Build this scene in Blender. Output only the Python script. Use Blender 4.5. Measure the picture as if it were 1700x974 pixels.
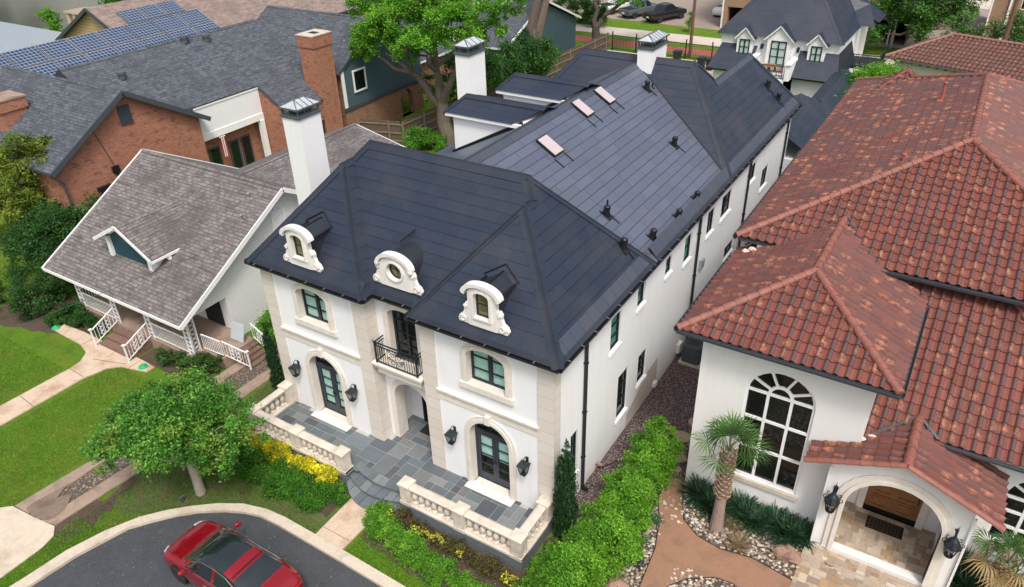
import bpy, bmesh, math, random
import numpy as np
from mathutils import Vector, Matrix, Quaternion
from mathutils.geometry import tessellate_polygon
R = math.radians
random.seed(7); np.random.seed(7)
for o in list(bpy.data.objects): bpy.data.objects.remove(o)
scene = bpy.context.scene
COL = scene.collection

# ---------------------------------------------------------------- camera, world, sun
cd = bpy.data.cameras.new('camera'); cam = bpy.data.objects.new('camera', cd); COL.objects.link(cam)
cam.location = (8.402, -15.168, 20.0)
cam.rotation_euler = (R(58.20), R(1.47), R(31.90))
cd.sensor_width = 36.0; cd.lens = 36.0 * 1248.0 / 1700.0
cd.clip_end = 2000; cd.clip_start = 0.5
scene.camera = cam
SUN_EL, SUN_AZ = 58.0, 44.0       # degrees; azimuth measured from -Y towards +X (light comes from the street side)
world = bpy.data.worlds.new('World'); scene.world = world; world.use_nodes = True
wn = world.node_tree; wn.nodes.clear()
sky = wn.nodes.new('ShaderNodeTexSky'); sky.sky_type = 'NISHITA'; sky.sun_disc = False
sdx, sdy = math.sin(R(SUN_AZ)) * math.cos(R(SUN_EL)), -math.cos(R(SUN_AZ)) * math.cos(R(SUN_EL))
sky.sun_elevation = R(SUN_EL); sky.sun_rotation = math.atan2(sdx, sdy)
sky.air_density = 1.0; sky.dust_density = 6.0; sky.ozone_density = 1.0
hs = wn.nodes.new('ShaderNodeHueSaturation'); hs.inputs['Saturation'].default_value = 0.62
bg = wn.nodes.new('ShaderNodeBackground'); bg.inputs['Strength'].default_value = 0.14
wo = wn.nodes.new('ShaderNodeOutputWorld')
wn.links.new(sky.outputs[0], hs.inputs['Color']); wn.links.new(hs.outputs[0], bg.inputs['Color']); wn.links.new(bg.outputs[0], wo.inputs['Surface'])
sl = bpy.data.lights.new('sun', 'SUN'); sl.energy = 1.5; sl.angle = R(11); sl.color = (1.0, 0.97, 0.93)
sun = bpy.data.objects.new('sun', sl); COL.objects.link(sun)
sun.rotation_euler = Vector((sdx, sdy, math.sin(R(SUN_EL)))).to_track_quat('Z', 'Y').to_euler()
scene.view_settings.view_transform = 'Standard'; scene.view_settings.look = 'None'
scene.view_settings.gamma = 1.0; scene.view_settings.exposure = 0.48
scene.view_settings.use_curve_mapping = False

# ---------------------------------------------------------------- objects and tags
def tag(o, label=None, cat=None, group=None, kind=None):
    if label: o['label'] = label
    if cat: o['category'] = cat
    if group: o['group'] = group
    if kind: o['kind'] = kind
    return o
def thing(name, label, cat, loc=(0, 0, 0), group=None, rz=0.0):
    o = bpy.data.objects.new(name, None); COL.objects.link(o)
    o.location = loc; o.rotation_euler = (0, 0, rz); o.empty_display_size = 0.3
    return tag(o, label, cat, group)
def wloc(o):
    v = Vector((0, 0, 0))
    while o is not None:
        v += Vector(o.location); o = o.parent
    return v
def dup(o, loc=None, parent=None, label=None, group=None, rz=None, scale=None):
    c = o.copy(); COL.objects.link(c)
    if loc is not None: c.location = loc
    if rz is not None: c.rotation_euler = (0, 0, rz)
    if scale is not None: c.scale = (scale,) * 3 if not hasattr(scale, '__len__') else scale
    if parent is not None: c.parent = parent
    if label: c['label'] = label
    if group: c['group'] = group
    for ch in list(o.children): dup(ch, None, c)
    return c

class MB:
    """collects polygons; build() links them as ONE mesh object"""
    def __init__(s): s.v = []; s.f = []; s.uv = {}; s.m = []; s.c = []; s.hascol = False
    def face(s, pts, uv=None, mi=0, col=None):
        b = len(s.v); s.v.extend([tuple(p) for p in pts]); s.f.append(tuple(range(b, b + len(pts))))
        s.m.append(mi)
        if uv: s.uv[len(s.f) - 1] = uv
        s.c.append(col)
        if col is not None: s.hascol = True
    def box(s, x0, x1, y0, y1, z0, z1, mi=0, col=None):
        p = [(x0, y0, z0), (x1, y0, z0), (x1, y1, z0), (x0, y1, z0), (x0, y0, z1), (x1, y0, z1), (x1, y1, z1), (x0, y1, z1)]
        for q in ((0, 3, 2, 1), (4, 5, 6, 7), (0, 1, 5, 4), (1, 2, 6, 5), (2, 3, 7, 6), (3, 0, 4, 7)):
            s.face([p[i] for i in q], None, mi, col)
    def obox(s, c, ax, ay, az, hx, hy, hz, mi=0, col=None):
        c = Vector(c); ax = Vector(ax) * hx; ay = Vector(ay) * hy; az = Vector(az) * hz
        p = [c + a * ax + b * ay + d * az for d in (-1, 1) for a, b in ((-1, -1), (1, -1), (1, 1), (-1, 1))]
        for q in ((0, 3, 2, 1), (4, 5, 6, 7), (0, 1, 5, 4), (1, 2, 6, 5), (2, 3, 7, 6), (3, 0, 4, 7)):
            s.face([p[i] for i in q], None, mi, col)
    def bar(s, p, q, w, h=None, up=(0, 0, 1), mi=0, col=None):
        p = Vector(p); q = Vector(q); d = q - p; L = d.length
        if L < 1e-6: return
        d /= L; up = Vector(up)
        if abs(d.dot(up)) > 0.98: up = Vector((1, 0, 0))
        sx = d.cross(up).normalized(); u2 = sx.cross(d)
        s.obox((p + q) / 2, d, sx, u2, L / 2, w / 2, (h or w) / 2, mi, col)
    def ring(s, rings, closed=True, caps=True, mi=0, col=None):
        for a, b in zip(rings[:-1], rings[1:]):
            n = len(a)
            for i in range(n if closed else n - 1):
                j = (i + 1) % n
                s.face([a[i], a[j], b[j], b[i]], None, mi, col)
        if caps:
            s.face(list(reversed(rings[0])), None, mi, col); s.face(rings[-1], None, mi, col)
    def tube(s, pts, r, n=8, mi=0, caps=True, col=None):
        pts = [Vector(p) for p in pts]; rings = []
        rs = r if hasattr(r, '__len__') else [r] * len(pts)
        ref = None
        for i, p in enumerate(pts):
            d = (pts[min(i + 1, len(pts) - 1)] - pts[max(i - 1, 0)])
            d = d.normalized() if d.length > 1e-9 else Vector((0, 0, 1))
            if ref is None:
                ref = Vector((1, 0, 0)) if abs(d.x) < 0.9 else Vector((0, 1, 0))
            a = (ref - d * ref.dot(d)).normalized(); ref = a; b = d.cross(a)
            rings.append([p + (a * math.cos(t) + b * math.sin(t)) * rs[i] for t in [2 * math.pi * k / n for k in range(n)]])
        s.ring(rings, True, caps, mi, col)
    def lathe(s, prof, c=(0, 0, 0), n=12, mi=0, axis='z'):
        rings = []
        for r, z in prof:
            rg = []
            for k in range(n):
                t = 2 * math.pi * k / n; x, y = r * math.cos(t), r * math.sin(t)
                if axis == 'z': rg.append((c[0] + x, c[1] + y, c[2] + z))
                elif axis == 'y': rg.append((c[0] + x, c[1] + z, c[2] - y))
                else: rg.append((c[0] + z, c[1] + x, c[2] + y))
            rings.append(rg)
        s.ring(rings, True, True, mi)
    def prism(s, poly, z0, z1, mi=0, col=None, top=True, bottom=False):
        """poly: list of (x, y) ccw; z0, z1 heights"""
        ar = sum(poly[i][0] * poly[(i + 1) % len(poly)][1] - poly[(i + 1) % len(poly)][0] * poly[i][1] for i in range(len(poly)))
        if ar < 0: poly = list(reversed(poly))
        n = len(poly)
        if top: s.tess([[(x, y, z1) for x, y in poly]], mi, col, (0, 0, 1))
        if bottom: s.tess([[(x, y, z0) for x, y in poly]], mi, col, (0, 0, -1))
        for i in range(n):
            a, b = poly[i], poly[(i + 1) % n]
            s.face([(a[0], a[1], z0), (b[0], b[1], z0), (b[0], b[1], z1), (a[0], a[1], z1)], None, mi, col)
    def tess(s, loops, mi=0, col=None, normal=None, uvf=None):
        L = [[Vector(p) for p in l] for l in loops]
        flat = [p for l in L for p in l]
        N = Vector(normal) if normal is not None else None
        for t in tessellate_polygon(L):
            a, b, c = (flat[i] for i in t)
            nn = (b - a).cross(c - a)
            if nn.length < 1e-10: continue
            if N is not None and nn.dot(N) < 0: a, c = c, a
            pts = [a, b, c]
            s.face(pts, [uvf(p) for p in pts] if uvf else None, mi, col)
    def build_each(s, name, mat, parent=None, **k):
        """every separate piece becomes an object of its own"""
        par = {}
        def find(a):
            while par.setdefault(a, a) != a: par[a] = par[par[a]]; a = par[a]
            return a
        key = lambda i: tuple(round(c, 3) for c in s.v[i])
        for f in s.f:
            r0 = find(key(f[0]))
            for i in f[1:]: par[find(key(i))] = r0
        groups = {}
        for fi, f in enumerate(s.f): groups.setdefault(find(key(f[0])), []).append(fi)
        out = []
        for fs in groups.values():
            m = MB()
            for fi in fs: m.face([s.v[i] for i in s.f[fi]], s.uv.get(fi), s.m[fi], s.c[fi])
            out.append(m.build(name, mat, parent, **k))
        return out
    def build(s, name, mat, parent=None, world=True, smooth=False, merge=False, bevel=0.0, origin=None):
        me = bpy.data.meshes.new(name)
        if parent is not None: off = wloc(parent) if world else Vector((0, 0, 0))
        elif origin is not None: off = Vector(origin)
        elif s.v:
            A = np.array(s.v); off = Vector((float(A[:, 0].mean()), float(A[:, 1].mean()), float(A[:, 2].min())))
        else: off = Vector((0, 0, 0))
        me.from_pydata([(p[0] - off.x, p[1] - off.y, p[2] - off.z) for p in s.v], [], s.f)
        mats = mat if isinstance(mat, (list, tuple)) else [mat]
        for m in mats: me.materials.append(m)
        if len(mats) > 1: me.polygons.foreach_set('material_index', s.m)
        if s.uv:
            ul = me.uv_layers.new(name='UVMap')
            arr = np.zeros((len(me.loops), 2), dtype=np.float32)
            for fi, uv in s.uv.items():
                ls = me.polygons[fi].loop_start
                arr[ls:ls + len(uv)] = uv
            ul.data.foreach_set('uv', arr.ravel())
        if s.hascol:
            ca = me.color_attributes.new('Col', 'FLOAT_COLOR', 'CORNER')
            arr = np.ones((len(me.loops), 4), dtype=np.float32)
            for fi, c in enumerate(s.c):
                if c is not None:
                    p = me.polygons[fi]; arr[p.loop_start:p.loop_start + p.loop_total, :3] = c[:3]
            ca.data.foreach_set('color', arr.ravel())
        if merge or bevel:
            bm = bmesh.new(); bm.from_mesh(me); bmesh.ops.remove_doubles(bm, verts=bm.verts, dist=1e-4)
            if bevel:
                es = [e for e in bm.edges if len(e.link_faces) == 2 and e.calc_face_angle(0) > 0.5]
                bmesh.ops.bevel(bm, geom=es, offset=bevel, segments=2, affect='EDGES', profile=0.5)
            bm.to_mesh(me); bm.free()
        if smooth:
            me.polygons.foreach_set('use_smooth', [True] * len(me.polygons))
            try: me.set_sharp_from_angle(angle=R(38))
            except Exception: pass
        me.update()
        o = bpy.data.objects.new(name, me); COL.objects.link(o)
        if parent is not None: o.parent = parent
        else: o.location = off
        return o

def arr_mesh(name, verts, faces_n, mat, parent=None, cols=None, nv=4, smooth=False, origin=(0, 0, 0)):
    """fast mesh of F faces with nv vertices each, verts (F*nv, 3), cols (F, 3)"""
    F = faces_n; me = bpy.data.meshes.new(name)
    off = wloc(parent) if parent is not None else Vector(origin)
    verts = verts - np.array(off)[None, :]
    me.vertices.add(F * nv); me.vertices.foreach_set('co', verts.astype(np.float32).ravel())
    me.loops.add(F * nv); me.loops.foreach_set('vertex_index', np.arange(F * nv, dtype=np.int32))
    me.polygons.add(F); me.polygons.foreach_set('loop_start', np.arange(0, F * nv, nv, dtype=np.int32))
    me.polygons.foreach_set('loop_total', np.full(F, nv, dtype=np.int32))
    if cols is not None:
        ca = me.color_attributes.new('Col', 'FLOAT_COLOR', 'CORNER')
        c = np.ones((F, nv, 4), dtype=np.float32); c[:, :, :3] = cols[:, None, :]
        ca.data.foreach_set('color', c.ravel())
    me.materials.append(mat); me.update(calc_edges=True)
    o = bpy.data.objects.new(name, me); COL.objects.link(o)
    if parent is not None: o.parent = parent
    else: o.location = off
    return o

# ---------------------------------------------------------------- materials
class NT:
    def __init__(s, name):
        s.m = bpy.data.materials.new(name); s.m.use_nodes = True; s.t = s.m.node_tree; s.t.nodes.clear()
        s.out = s.n('ShaderNodeOutputMaterial'); s.b = s.n('ShaderNodeBsdfPrincipled'); s.l(s.b.outputs[0], s.out.inputs[0])
    def n(s, t, **k):
        x = s.t.nodes.new(t)
        for a, b in k.items(): setattr(x, a, b)
        return x
    def l(s, a, b): s.t.links.new(a, b)
    def set(s, sock, v):
        if hasattr(v, 'is_linked') or isinstance(v, bpy.types.NodeSocket): s.l(v, sock)
        else: sock.default_value = v
    def coord(s, kind='Object'):
        g = s.n('ShaderNodeNewGeometry') if kind == 'World' else s.n('ShaderNodeTexCoord')
        return g.outputs['Position'] if kind == 'World' else g.outputs[kind]
    def noise(s, vec, scale, detail=4, rough=0.55):
        x = s.n('ShaderNodeTexNoise'); s.l(vec, x.inputs['Vector']); x.inputs['Scale'].default_value = scale
        x.inputs['Detail'].default_value = detail; x.inputs['Roughness'].default_value = rough; return x.outputs['Fac']
    def voro(s, vec, scale, feature='F1', out='Distance', rnd=1.0):
        x = s.n('ShaderNodeTexVoronoi', feature=feature); s.l(vec, x.inputs['Vector']); x.inputs['Scale'].default_value = scale
        x.inputs['Randomness'].default_value = rnd; return x.outputs[out]
    def ramp(s, fac, stops, interp='LINEAR'):
        x = s.n('ShaderNodeValToRGB'); s.l(fac, x.inputs[0]); e = x.color_ramp.elements; x.color_ramp.interpolation = interp
        while len(e) < len(stops): e.new(0.5)
        for i, (p, c) in enumerate(stops):
            e[i].position = p; e[i].color = (c[0], c[1], c[2], 1) if hasattr(c, '__len__') else (c, c, c, 1)
        return x.outputs[0]
    def mix(s, fac, a, b, mode='MIX'):
        x = s.n('ShaderNodeMix', data_type='RGBA', blend_type=mode)
        s.set(x.inputs[0], fac)
        for sock, v in ((x.inputs[6], a), (x.inputs[7], b)):
            if isinstance(v, bpy.types.NodeSocket): s.l(v, sock)
            else: sock.default_value = (v[0], v[1], v[2], 1) if hasattr(v, '__len__') else (v, v, v, 1)
        return x.outputs[2]
    def math(s, op, a, b=0.0, c=None):
        x = s.n('ShaderNodeMath', operation=op); s.set(x.inputs[0], a); s.set(x.inputs[1], b)
        if c is not None: s.set(x.inputs[2], c)
        return x.outputs[0]
    def bump(s, h, strength=0.3, dist=0.02):
        x = s.n('ShaderNodeBump'); s.l(h, x.inputs['Height']); x.inputs['Strength'].default_value = strength
        x.inputs['Distance'].default_value = dist; s.l(x.outputs[0], s.b.inputs['Normal']); return x
    def col(s, c): s.set(s.b.inputs['Base Color'], (c[0], c[1], c[2], 1) if isinstance(c, tuple) else c)
    def rough(s, v): s.set(s.b.inputs['Roughness'], v)
    def sep(s, v):
        x = s.n('ShaderNodeSeparateXYZ'); s.l(v, x.inputs[0]); return x.outputs
    def comb(s, x_, y_, z_=0.0):
        x = s.n('ShaderNodeCombineXYZ'); s.set(x.inputs[0], x_); s.set(x.inputs[1], y_); s.set(x.inputs[2], z_); return x.outputs[0]
def plain(name, c, rough=0.6, metal=0.0, var=0.12, scale=3.0, bump=0.0, bscale=40, coat=0.0, spec=0.5):
    t = NT(name); p = t.coord('World'); f = t.noise(p, scale, 5)
    t.col(t.mix(f, tuple(x * (1 - var) for x in c), tuple(min(1, x * (1 + var)) for x in c)))
    t.rough(rough); t.b.inputs['Metallic'].default_value = metal; t.b.inputs['Specular IOR Level'].default_value = spec
    if coat: t.b.inputs['Coat Weight'].default_value = coat; t.b.inputs['Coat Roughness'].default_value = 0.05
    if bump: t.bump(t.noise(p, bscale, 3), bump, 0.01)
    return t.m
def stucco(name, c, stain=(0.50, 0.44, 0.36)):
    t = NT(name); p = t.coord('World')
    sp = t.sep(p); streak = t.noise(t.comb(t.math('MULTIPLY', sp[0], 3.0), t.math('MULTIPLY', sp[1], 3.0), t.math('MULTIPLY', sp[2], 0.35)), 1.0, 5)
    big = t.noise(p, 0.5, 4)
    a = t.mix(t.math('MULTIPLY', t.ramp(streak, [(0.52, 0.0), (0.75, 1.0)]), 0.28), c, tuple(x * 0.78 for x in c))
    a = t.mix(t.math('MULTIPLY', big, 0.16), a, tuple(x * 0.82 for x in c))
    foot = t.math('SUBTRACT', 1.0, t.math('DIVIDE', sp[2], 0.55), None); foot = t.math('MULTIPLY', t.ramp(foot, [(0.0, 0.0), (1.0, 1.0)]), t.math('ADD', t.math('MULTIPLY', t.noise(p, 2.5, 4), 0.7), 0.05))
    a = t.mix(foot, a, stain)
    t.col(a); t.rough(0.85); t.b.inputs['Specular IOR Level'].default_value = 0.2
    t.bump(t.noise(p, 55, 3), 0.25, 0.006); return t.m
def blocks(name, c1, c2, mortar, w, h, ms=0.012, rough=0.8, off=0.5, bump=0.4, vert=True, var=0.25, streaks=0.0):
    """masonry in world metres; vertical walls use (x+y, z)"""
    t = NT(name); p = t.coord('World'); sp = t.sep(p)
    v = t.comb(t.math('ADD', sp[0], sp[1]), sp[2]) if vert else p
    b = t.n('ShaderNodeTexBrick'); t.l(v, b.inputs['Vector']); b.offset = off
    b.inputs['Scale'].default_value = 1.0; b.inputs['Brick Width'].default_value = w; b.inputs['Row Height'].default_value = h
    b.inputs['Mortar Size'].default_value = ms; b.inputs['Mortar Smooth'].default_value = 0.1
    b.inputs['Color1'].default_value = (*c1, 1); b.inputs['Color2'].default_value = (*c2, 1); b.inputs['Mortar'].default_value = (*mortar, 1)
    f = t.noise(p, 1.7, 6); f2 = t.noise(p, 14, 4)
    fl = t.noise(t.comb(t.math('MULTIPLY', t.math('ADD', sp[0], sp[1]), 1.6 / w * .3), t.math('MULTIPLY', sp[2], 3.4)), 1.0, 3)
    c = t.mix(t.math('MULTIPLY', f, var), b.outputs['Color'], tuple(x * 0.45 for x in c1))
    if streaks: c = t.mix(t.math('MULTIPLY', t.ramp(fl, [(0.57, 0.0), (0.64, 1.0)]), streaks), c, (0.11, 0.065, 0.05))
    c = t.mix(t.math('MULTIPLY', f2, 0.25), c, tuple(min(1, x * 1.3) for x in c2))
    t.col(c); t.rough(rough); t.b.inputs['Specular IOR Level'].default_value = 0.25
    h_ = t.math('ADD', t.math('MULTIPLY', b.outputs['Fac'], -1.0), t.math('MULTIPLY', f2, 0.3))
    t.bump(h_, bump, 0.01); return t.m
def shingles(name, c1, c2, dark, stain, w=0.30, h=0.14, rough=0.9, st=0.55):
    t = NT(name); uv = t.coord('UV'); p = t.coord('World')
    b = t.n('ShaderNodeTexBrick'); t.l(uv, b.inputs['Vector']); b.offset = 0.37; b.squash = 1.35; b.squash_frequency = 3
    b.inputs['Scale'].default_value = 1.0; b.inputs['Brick Width'].default_value = w; b.inputs['Row Height'].default_value = h
    b.inputs['Mortar Size'].default_value = 0.014; b.inputs['Mortar Smooth'].default_value = 0.2
    b.inputs['Color1'].default_value = (*c1, 1); b.inputs['Color2'].default_value = (*c2, 1); b.inputs['Mortar'].default_value = (*dark, 1)
    s1 = t.sep(uv)
    # wide dark courses and streaky weathering
    row = t.noise(t.comb(t.math('MULTIPLY', s1[0], 0.9), t.math('MULTIPLY', s1[1], 7.0)), 1.0, 3)
    c = t.mix(t.math('MULTIPLY', t.ramp(row, [(0.56, 0.0), (0.64, 1.0)]), 0.70), b.outputs['Color'], dark)
    tab = t.noise(t.comb(t.math('MULTIPLY', s1[0], 2.6), t.math('MULTIPLY', t.math('FLOOR', t.math('DIVIDE', s1[1], h)), 3.7)), 1.0, 2)
    c = t.mix(t.math('MULTIPLY', t.ramp(tab, [(0.50, 0.0), (0.58, 1.0)]), 0.45), c, dark)
    big = t.noise(p, 0.45, 5)
    c = t.mix(t.math('MULTIPLY', t.ramp(big, [(0.48, 0.0), (0.70, 1.0)]), st), c, stain)
    c = t.mix(t.math('MULTIPLY', t.noise(p, 60, 2), 0.25), c, tuple(min(1, x * 1.5) for x in c1))
    t.col(c); t.rough(rough); t.b.inputs['Specular IOR Level'].default_value = 0.25
    t.bump(t.math('MULTIPLY', b.outputs['Fac'], -1.0), 0.5, 0.012); return t.m
def slate(name, c1, c2, line, w=1.18, h=0.37, rough=0.42, ms=0.022):
    t = NT(name); uv = t.coord('UV'); p = t.coord('World')
    s0 = t.sep(uv); rowid = t.math('FLOOR', t.math('DIVIDE', s0[1], h))
    wn_ = t.n('ShaderNodeTexWhiteNoise', noise_dimensions='1D'); t.l(rowid, wn_.inputs['W'])
    uv2 = t.comb(t.math('ADD', s0[0], t.math('MULTIPLY', wn_.outputs['Value'], w)), s0[1])
    b = t.n('ShaderNodeTexBrick'); t.l(uv2, b.inputs['Vector']); b.offset = 0.0
    b.inputs['Scale'].default_value = 1.0; b.inputs['Brick Width'].default_value = w; b.inputs['Row Height'].default_value = h
    b.inputs['Mortar Size'].default_value = ms * 0.55; b.inputs['Mortar Smooth'].default_value = 0.25
    b.inputs['Color1'].default_value = (*c1, 1); b.inputs['Color2'].default_value = (*c2, 1); b.inputs['Mortar'].default_value = (*line, 1)
    # the butt of every course: a darker, wider line along the slope
    fr = t.math('FRACT', t.math('DIVIDE', s0[1], h))
    butt = t.math('LESS_THAN', fr, 0.055)
    c = t.mix(t.math('MULTIPLY', butt, 0.85), b.outputs['Color'], line)
    c = t.mix(t.math('MULTIPLY', t.ramp(t.noise(p, 0.7, 5), [(0.45, 0.0), (0.75, 1.0)]), 0.35), c, (0.075, 0.06, 0.055))
    c = t.mix(t.math('MULTIPLY', t.noise(p, 30, 3), 0.30), c, tuple(x * 1.7 for x in c1))
    t.col(c)
    t.rough(t.math('ADD', rough - 0.06, t.math('MULTIPLY', t.noise(p, 3.0, 4), 0.16)))
    t.b.inputs['Specular IOR Level'].default_value = 0.5
    t.bump(t.math('ADD', t.math('MULTIPLY', b.outputs['Fac'], -0.5), t.math('MULTIPLY', fr, -1.0)), 0.35, 0.012); return t.m
def claytile(name, red, grey, orange, tw=0.30, ch=0.38):
    t = NT(name); uv = t.coord('UV'); s0 = t.sep(uv)
    u = t.math('DIVIDE', s0[0], tw); v = t.math('DIVIDE', s0[1], ch)
    iu = t.math('FLOOR', u); iv = t.math('FLOOR', v); fu = t.math('FRACT', u); fv = t.math('FRACT', v)
    wn_ = t.n('ShaderNodeTexWhiteNoise', noise_dimensions='2D'); t.l(t.comb(iu, iv), wn_.inputs['Vector'])
    w2 = t.n('ShaderNodeTexWhiteNoise', noise_dimensions='2D'); t.l(t.comb(t.math('ADD', iu, 31.5), iv), w2.inputs['Vector'])
    centre = t.ramp(t.math('ABSOLUTE', t.math('SUBTRACT', fu, 0.5)), [(0.08, 1.0), (0.30, 0.0)])
    gm = t.math('MULTIPLY', centre, t.ramp(wn_.outputs['Value'], [(0.05, 0.35), (0.5, 1.0)]))
    gm = t.math('MULTIPLY', gm, t.ramp(fv, [(0.0, 0.75), (0.5, 1.0), (1.0, 0.85)]))
    p = t.coord('World'); nz = t.noise(p, 9.0, 4)
    redv = t.mix(w2.outputs['Value'], red, tuple(x * 0.50 for x in red))
    c = t.mix(gm, redv, grey)
    om = t.math('MULTIPLY', t.ramp(w2.outputs['Value'], [(0.66, 0.0), (0.90, 1.0)]), t.ramp(nz, [(0.38, 0.1), (0.60, 1.0)]))
    om = t.math('MULTIPLY', om, t.ramp(t.math('ABSOLUTE', t.math('SUBTRACT', fu, 0.5)), [(0.12, 1.0), (0.42, 0.25)]))
    om = t.math('MULTIPLY', om, t.ramp(fv, [(0.0, 0.2), (0.45, 1.0), (0.95, 0.3)]))
    c = t.mix(om, c, orange)
    big = t.noise(p, 0.6, 4)
    c = t.mix(t.math('MULTIPLY', t.ramp(big, [(0.5, 0.0), (0.75, 1.0)]), 0.25), c, tuple(x * 0.6 for x in grey))
    t.col(c); t.rough(0.62); t.b.inputs['Specular IOR Level'].default_value = 0.35
    t.bump(nz, 0.15, 0.01); return t.m
def vcol(name, rough=0.7, spec=0.3, noise=0.25, scale=6.0, bump=0.2, bscale=30, trans=0.0):
    """colour per face from the mesh's own attribute, broken up by noise"""
    t = NT(name); a = t.n('ShaderNodeAttribute'); a.attribute_name = 'Col'; p = t.coord('World')
    f = t.noise(p, scale, 5)
    c = t.mix(t.math('MULTIPLY', f, noise), a.outputs['Color'], (0.0, 0.0, 0.0), 'MIX') if noise else a.outputs['Color']
    t.col(c); t.rough(rough); t.b.inputs['Specular IOR Level'].default_value = spec
    if bump: t.bump(t.noise(p, bscale, 3), bump, 0.01)
    if trans:
        tr = t.n('ShaderNodeBsdfTranslucent'); mx = t.n('ShaderNodeMixShader'); mx.inputs[0].default_value = trans
        t.l(c, tr.inputs[0]); t.l(t.b.outputs[0], mx.inputs[1]); t.l(tr.outputs[0], mx.inputs[2]); t.l(mx.outputs[0], t.out.inputs[0])
    return t.m
def glass(name, tint=(0.8, 0.9, 0.88), clear=0.55, rough=0.03, base=(0.01, 0.015, 0.015)):
    t = NT(name); t.col(base); t.rough(rough); t.b.inputs['Specular IOR Level'].default_value = 0.8
    tr = t.n('ShaderNodeBsdfTransparent'); tr.inputs[0].default_value = (*tint, 1); mx = t.n('ShaderNodeMixShader'); mx.inputs[0].default_value = clear
    t.l(t.b.outputs[0], mx.inputs[1]); t.l(tr.outputs[0], mx.inputs[2]); t.l(mx.outputs[0], t.out.inputs[0]); return t.m

M = {}
M['stucco'] = stucco('white_stucco', (0.80, 0.80, 0.80))
M['stucco2'] = stucco('warm_white_stucco', (0.76, 0.75, 0.73))
M['lime'] = blocks('limestone_blocks', (0.66, 0.61, 0.55), (0.60, 0.54, 0.47), (0.42, 0.38, 0.33), 40.0, 0.46, 0.010, var=0.10, off=0.0)
M['limes'] = plain('limestone_trim', (0.68, 0.63, 0.56), 0.8, var=0.16, scale=4, bump=0.15)
M['limed'] = plain('weathered_limestone', (0.56, 0.50, 0.42), 0.85, var=0.38, scale=2.6, bump=0.3, bscale=25)
M['castw'] = plain('pale_cast_stone', (0.72, 0.69, 0.65), 0.8, var=0.16, scale=7, bump=0.3, bscale=30)
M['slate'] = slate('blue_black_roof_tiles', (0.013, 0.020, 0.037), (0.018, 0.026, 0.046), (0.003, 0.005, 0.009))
M['slate2'] = slate('grey_black_roof_tiles', (0.070, 0.082, 0.120), (0.090, 0.102, 0.140), (0.008, 0.010, 0.016))  # same tiles as the front roof, pale sky reflection put into the colour
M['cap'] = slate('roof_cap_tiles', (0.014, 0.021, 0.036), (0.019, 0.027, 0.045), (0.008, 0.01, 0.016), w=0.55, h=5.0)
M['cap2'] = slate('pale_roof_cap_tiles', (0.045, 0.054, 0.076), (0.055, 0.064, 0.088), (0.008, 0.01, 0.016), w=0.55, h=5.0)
M['black'] = plain('black_painted_metal', (0.012, 0.013, 0.016), 0.35, 0.2, var=0.2)
M['iron'] = plain('wrought_iron', (0.022, 0.030, 0.036), 0.5, 0.4, var=0.3)
M['zinc'] = plain('zinc_grey_metal', (0.16, 0.175, 0.19), 0.42, 0.6, var=0.25, scale=5)
M['clip'] = plain('gutter_hanger_metal', (0.45, 0.45, 0.47), 0.4, 0.8)
M['frame'] = plain('black_window_frame', (0.012, 0.016, 0.022), 0.4)
M['doorf'] = plain('blue_black_door_paint', (0.022, 0.032, 0.045), 0.38)
M['glass'] = glass('window_glass', (0.86, 0.98, 0.94), 0.84)
M['dglass'] = glass('dark_window_glass', (0.35, 0.5, 0.45), 0.35)
M['curtain'] = plain('sheer_curtain', (0.66, 0.80, 0.77), 0.9, var=0.12, scale=6)
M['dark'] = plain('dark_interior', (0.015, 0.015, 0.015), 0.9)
M['room'] = plain('dim_interior', (0.10, 0.085, 0.07), 0.9, var=0.6, scale=2.5)
M['sky_glass'] = plain('frosted_skylight_glass', (0.48, 0.40, 0.41), 0.2, var=0.05, coat=0.5)
M['white'] = plain('white_paint', (0.78, 0.78, 0.77), 0.5, var=0.05)
M['brick'] = blocks('orange_brick', (0.46, 0.185, 0.105), (0.27, 0.095, 0.06), (0.36, 0.24, 0.18), 0.225, 0.078, 0.010, var=0.35, streaks=0.6)
M['brick2'] = blocks('brown_brick', (0.34, 0.17, 0.10), (0.24, 0.12, 0.07), (0.30, 0.20, 0.14), 0.26, 0.09, 0.012, var=0.35, streaks=0.5)
M['tanbrick'] = blocks('tan_brick', (0.36, 0.23, 0.15), (0.27, 0.16, 0.105), (0.30, 0.22, 0.16), 0.30, 0.10, 0.012, var=0.3)
M['shg'] = shingles('grey_asphalt_shingles', (0.075, 0.085, 0.102), (0.120, 0.130, 0.148), (0.024, 0.028, 0.034), (0.040, 0.042, 0.050), w=0.42, h=0.19)
M['shw'] = shingles('weathered_brown_grey_shingles', (0.150, 0.134, 0.130), (0.215, 0.195, 0.190), (0.042, 0.036, 0.036), (0.055, 0.048, 0.048), w=0.34, h=0.17, st=0.72)
M['sht'] = shingles('brown_asphalt_shingles', (0.22, 0.165, 0.145), (0.29, 0.225, 0.20), (0.11, 0.08, 0.07), (0.12, 0.09, 0.08), w=0.5, h=0.22)
M['siding'] = blocks('white_lap_siding', (0.72, 0.72, 0.70), (0.70, 0.70, 0.69), (0.50, 0.50, 0.50), 60.0, 0.15, 0.010, var=0.10, off=0.0)
M['tansiding'] = blocks('tan_lap_siding', (0.42, 0.33, 0.16), (0.38, 0.30, 0.15), (0.16, 0.12, 0.06), 60.0, 0.24, 0.02, var=0.12, off=0.0)
M['bluewall'] = plain('slate_blue_board', (0.055, 0.095, 0.115), 0.7, var=0.12)
M['greytrim'] = plain('dark_grey_trim', (0.050, 0.060, 0.072), 0.6, var=0.15)
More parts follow.
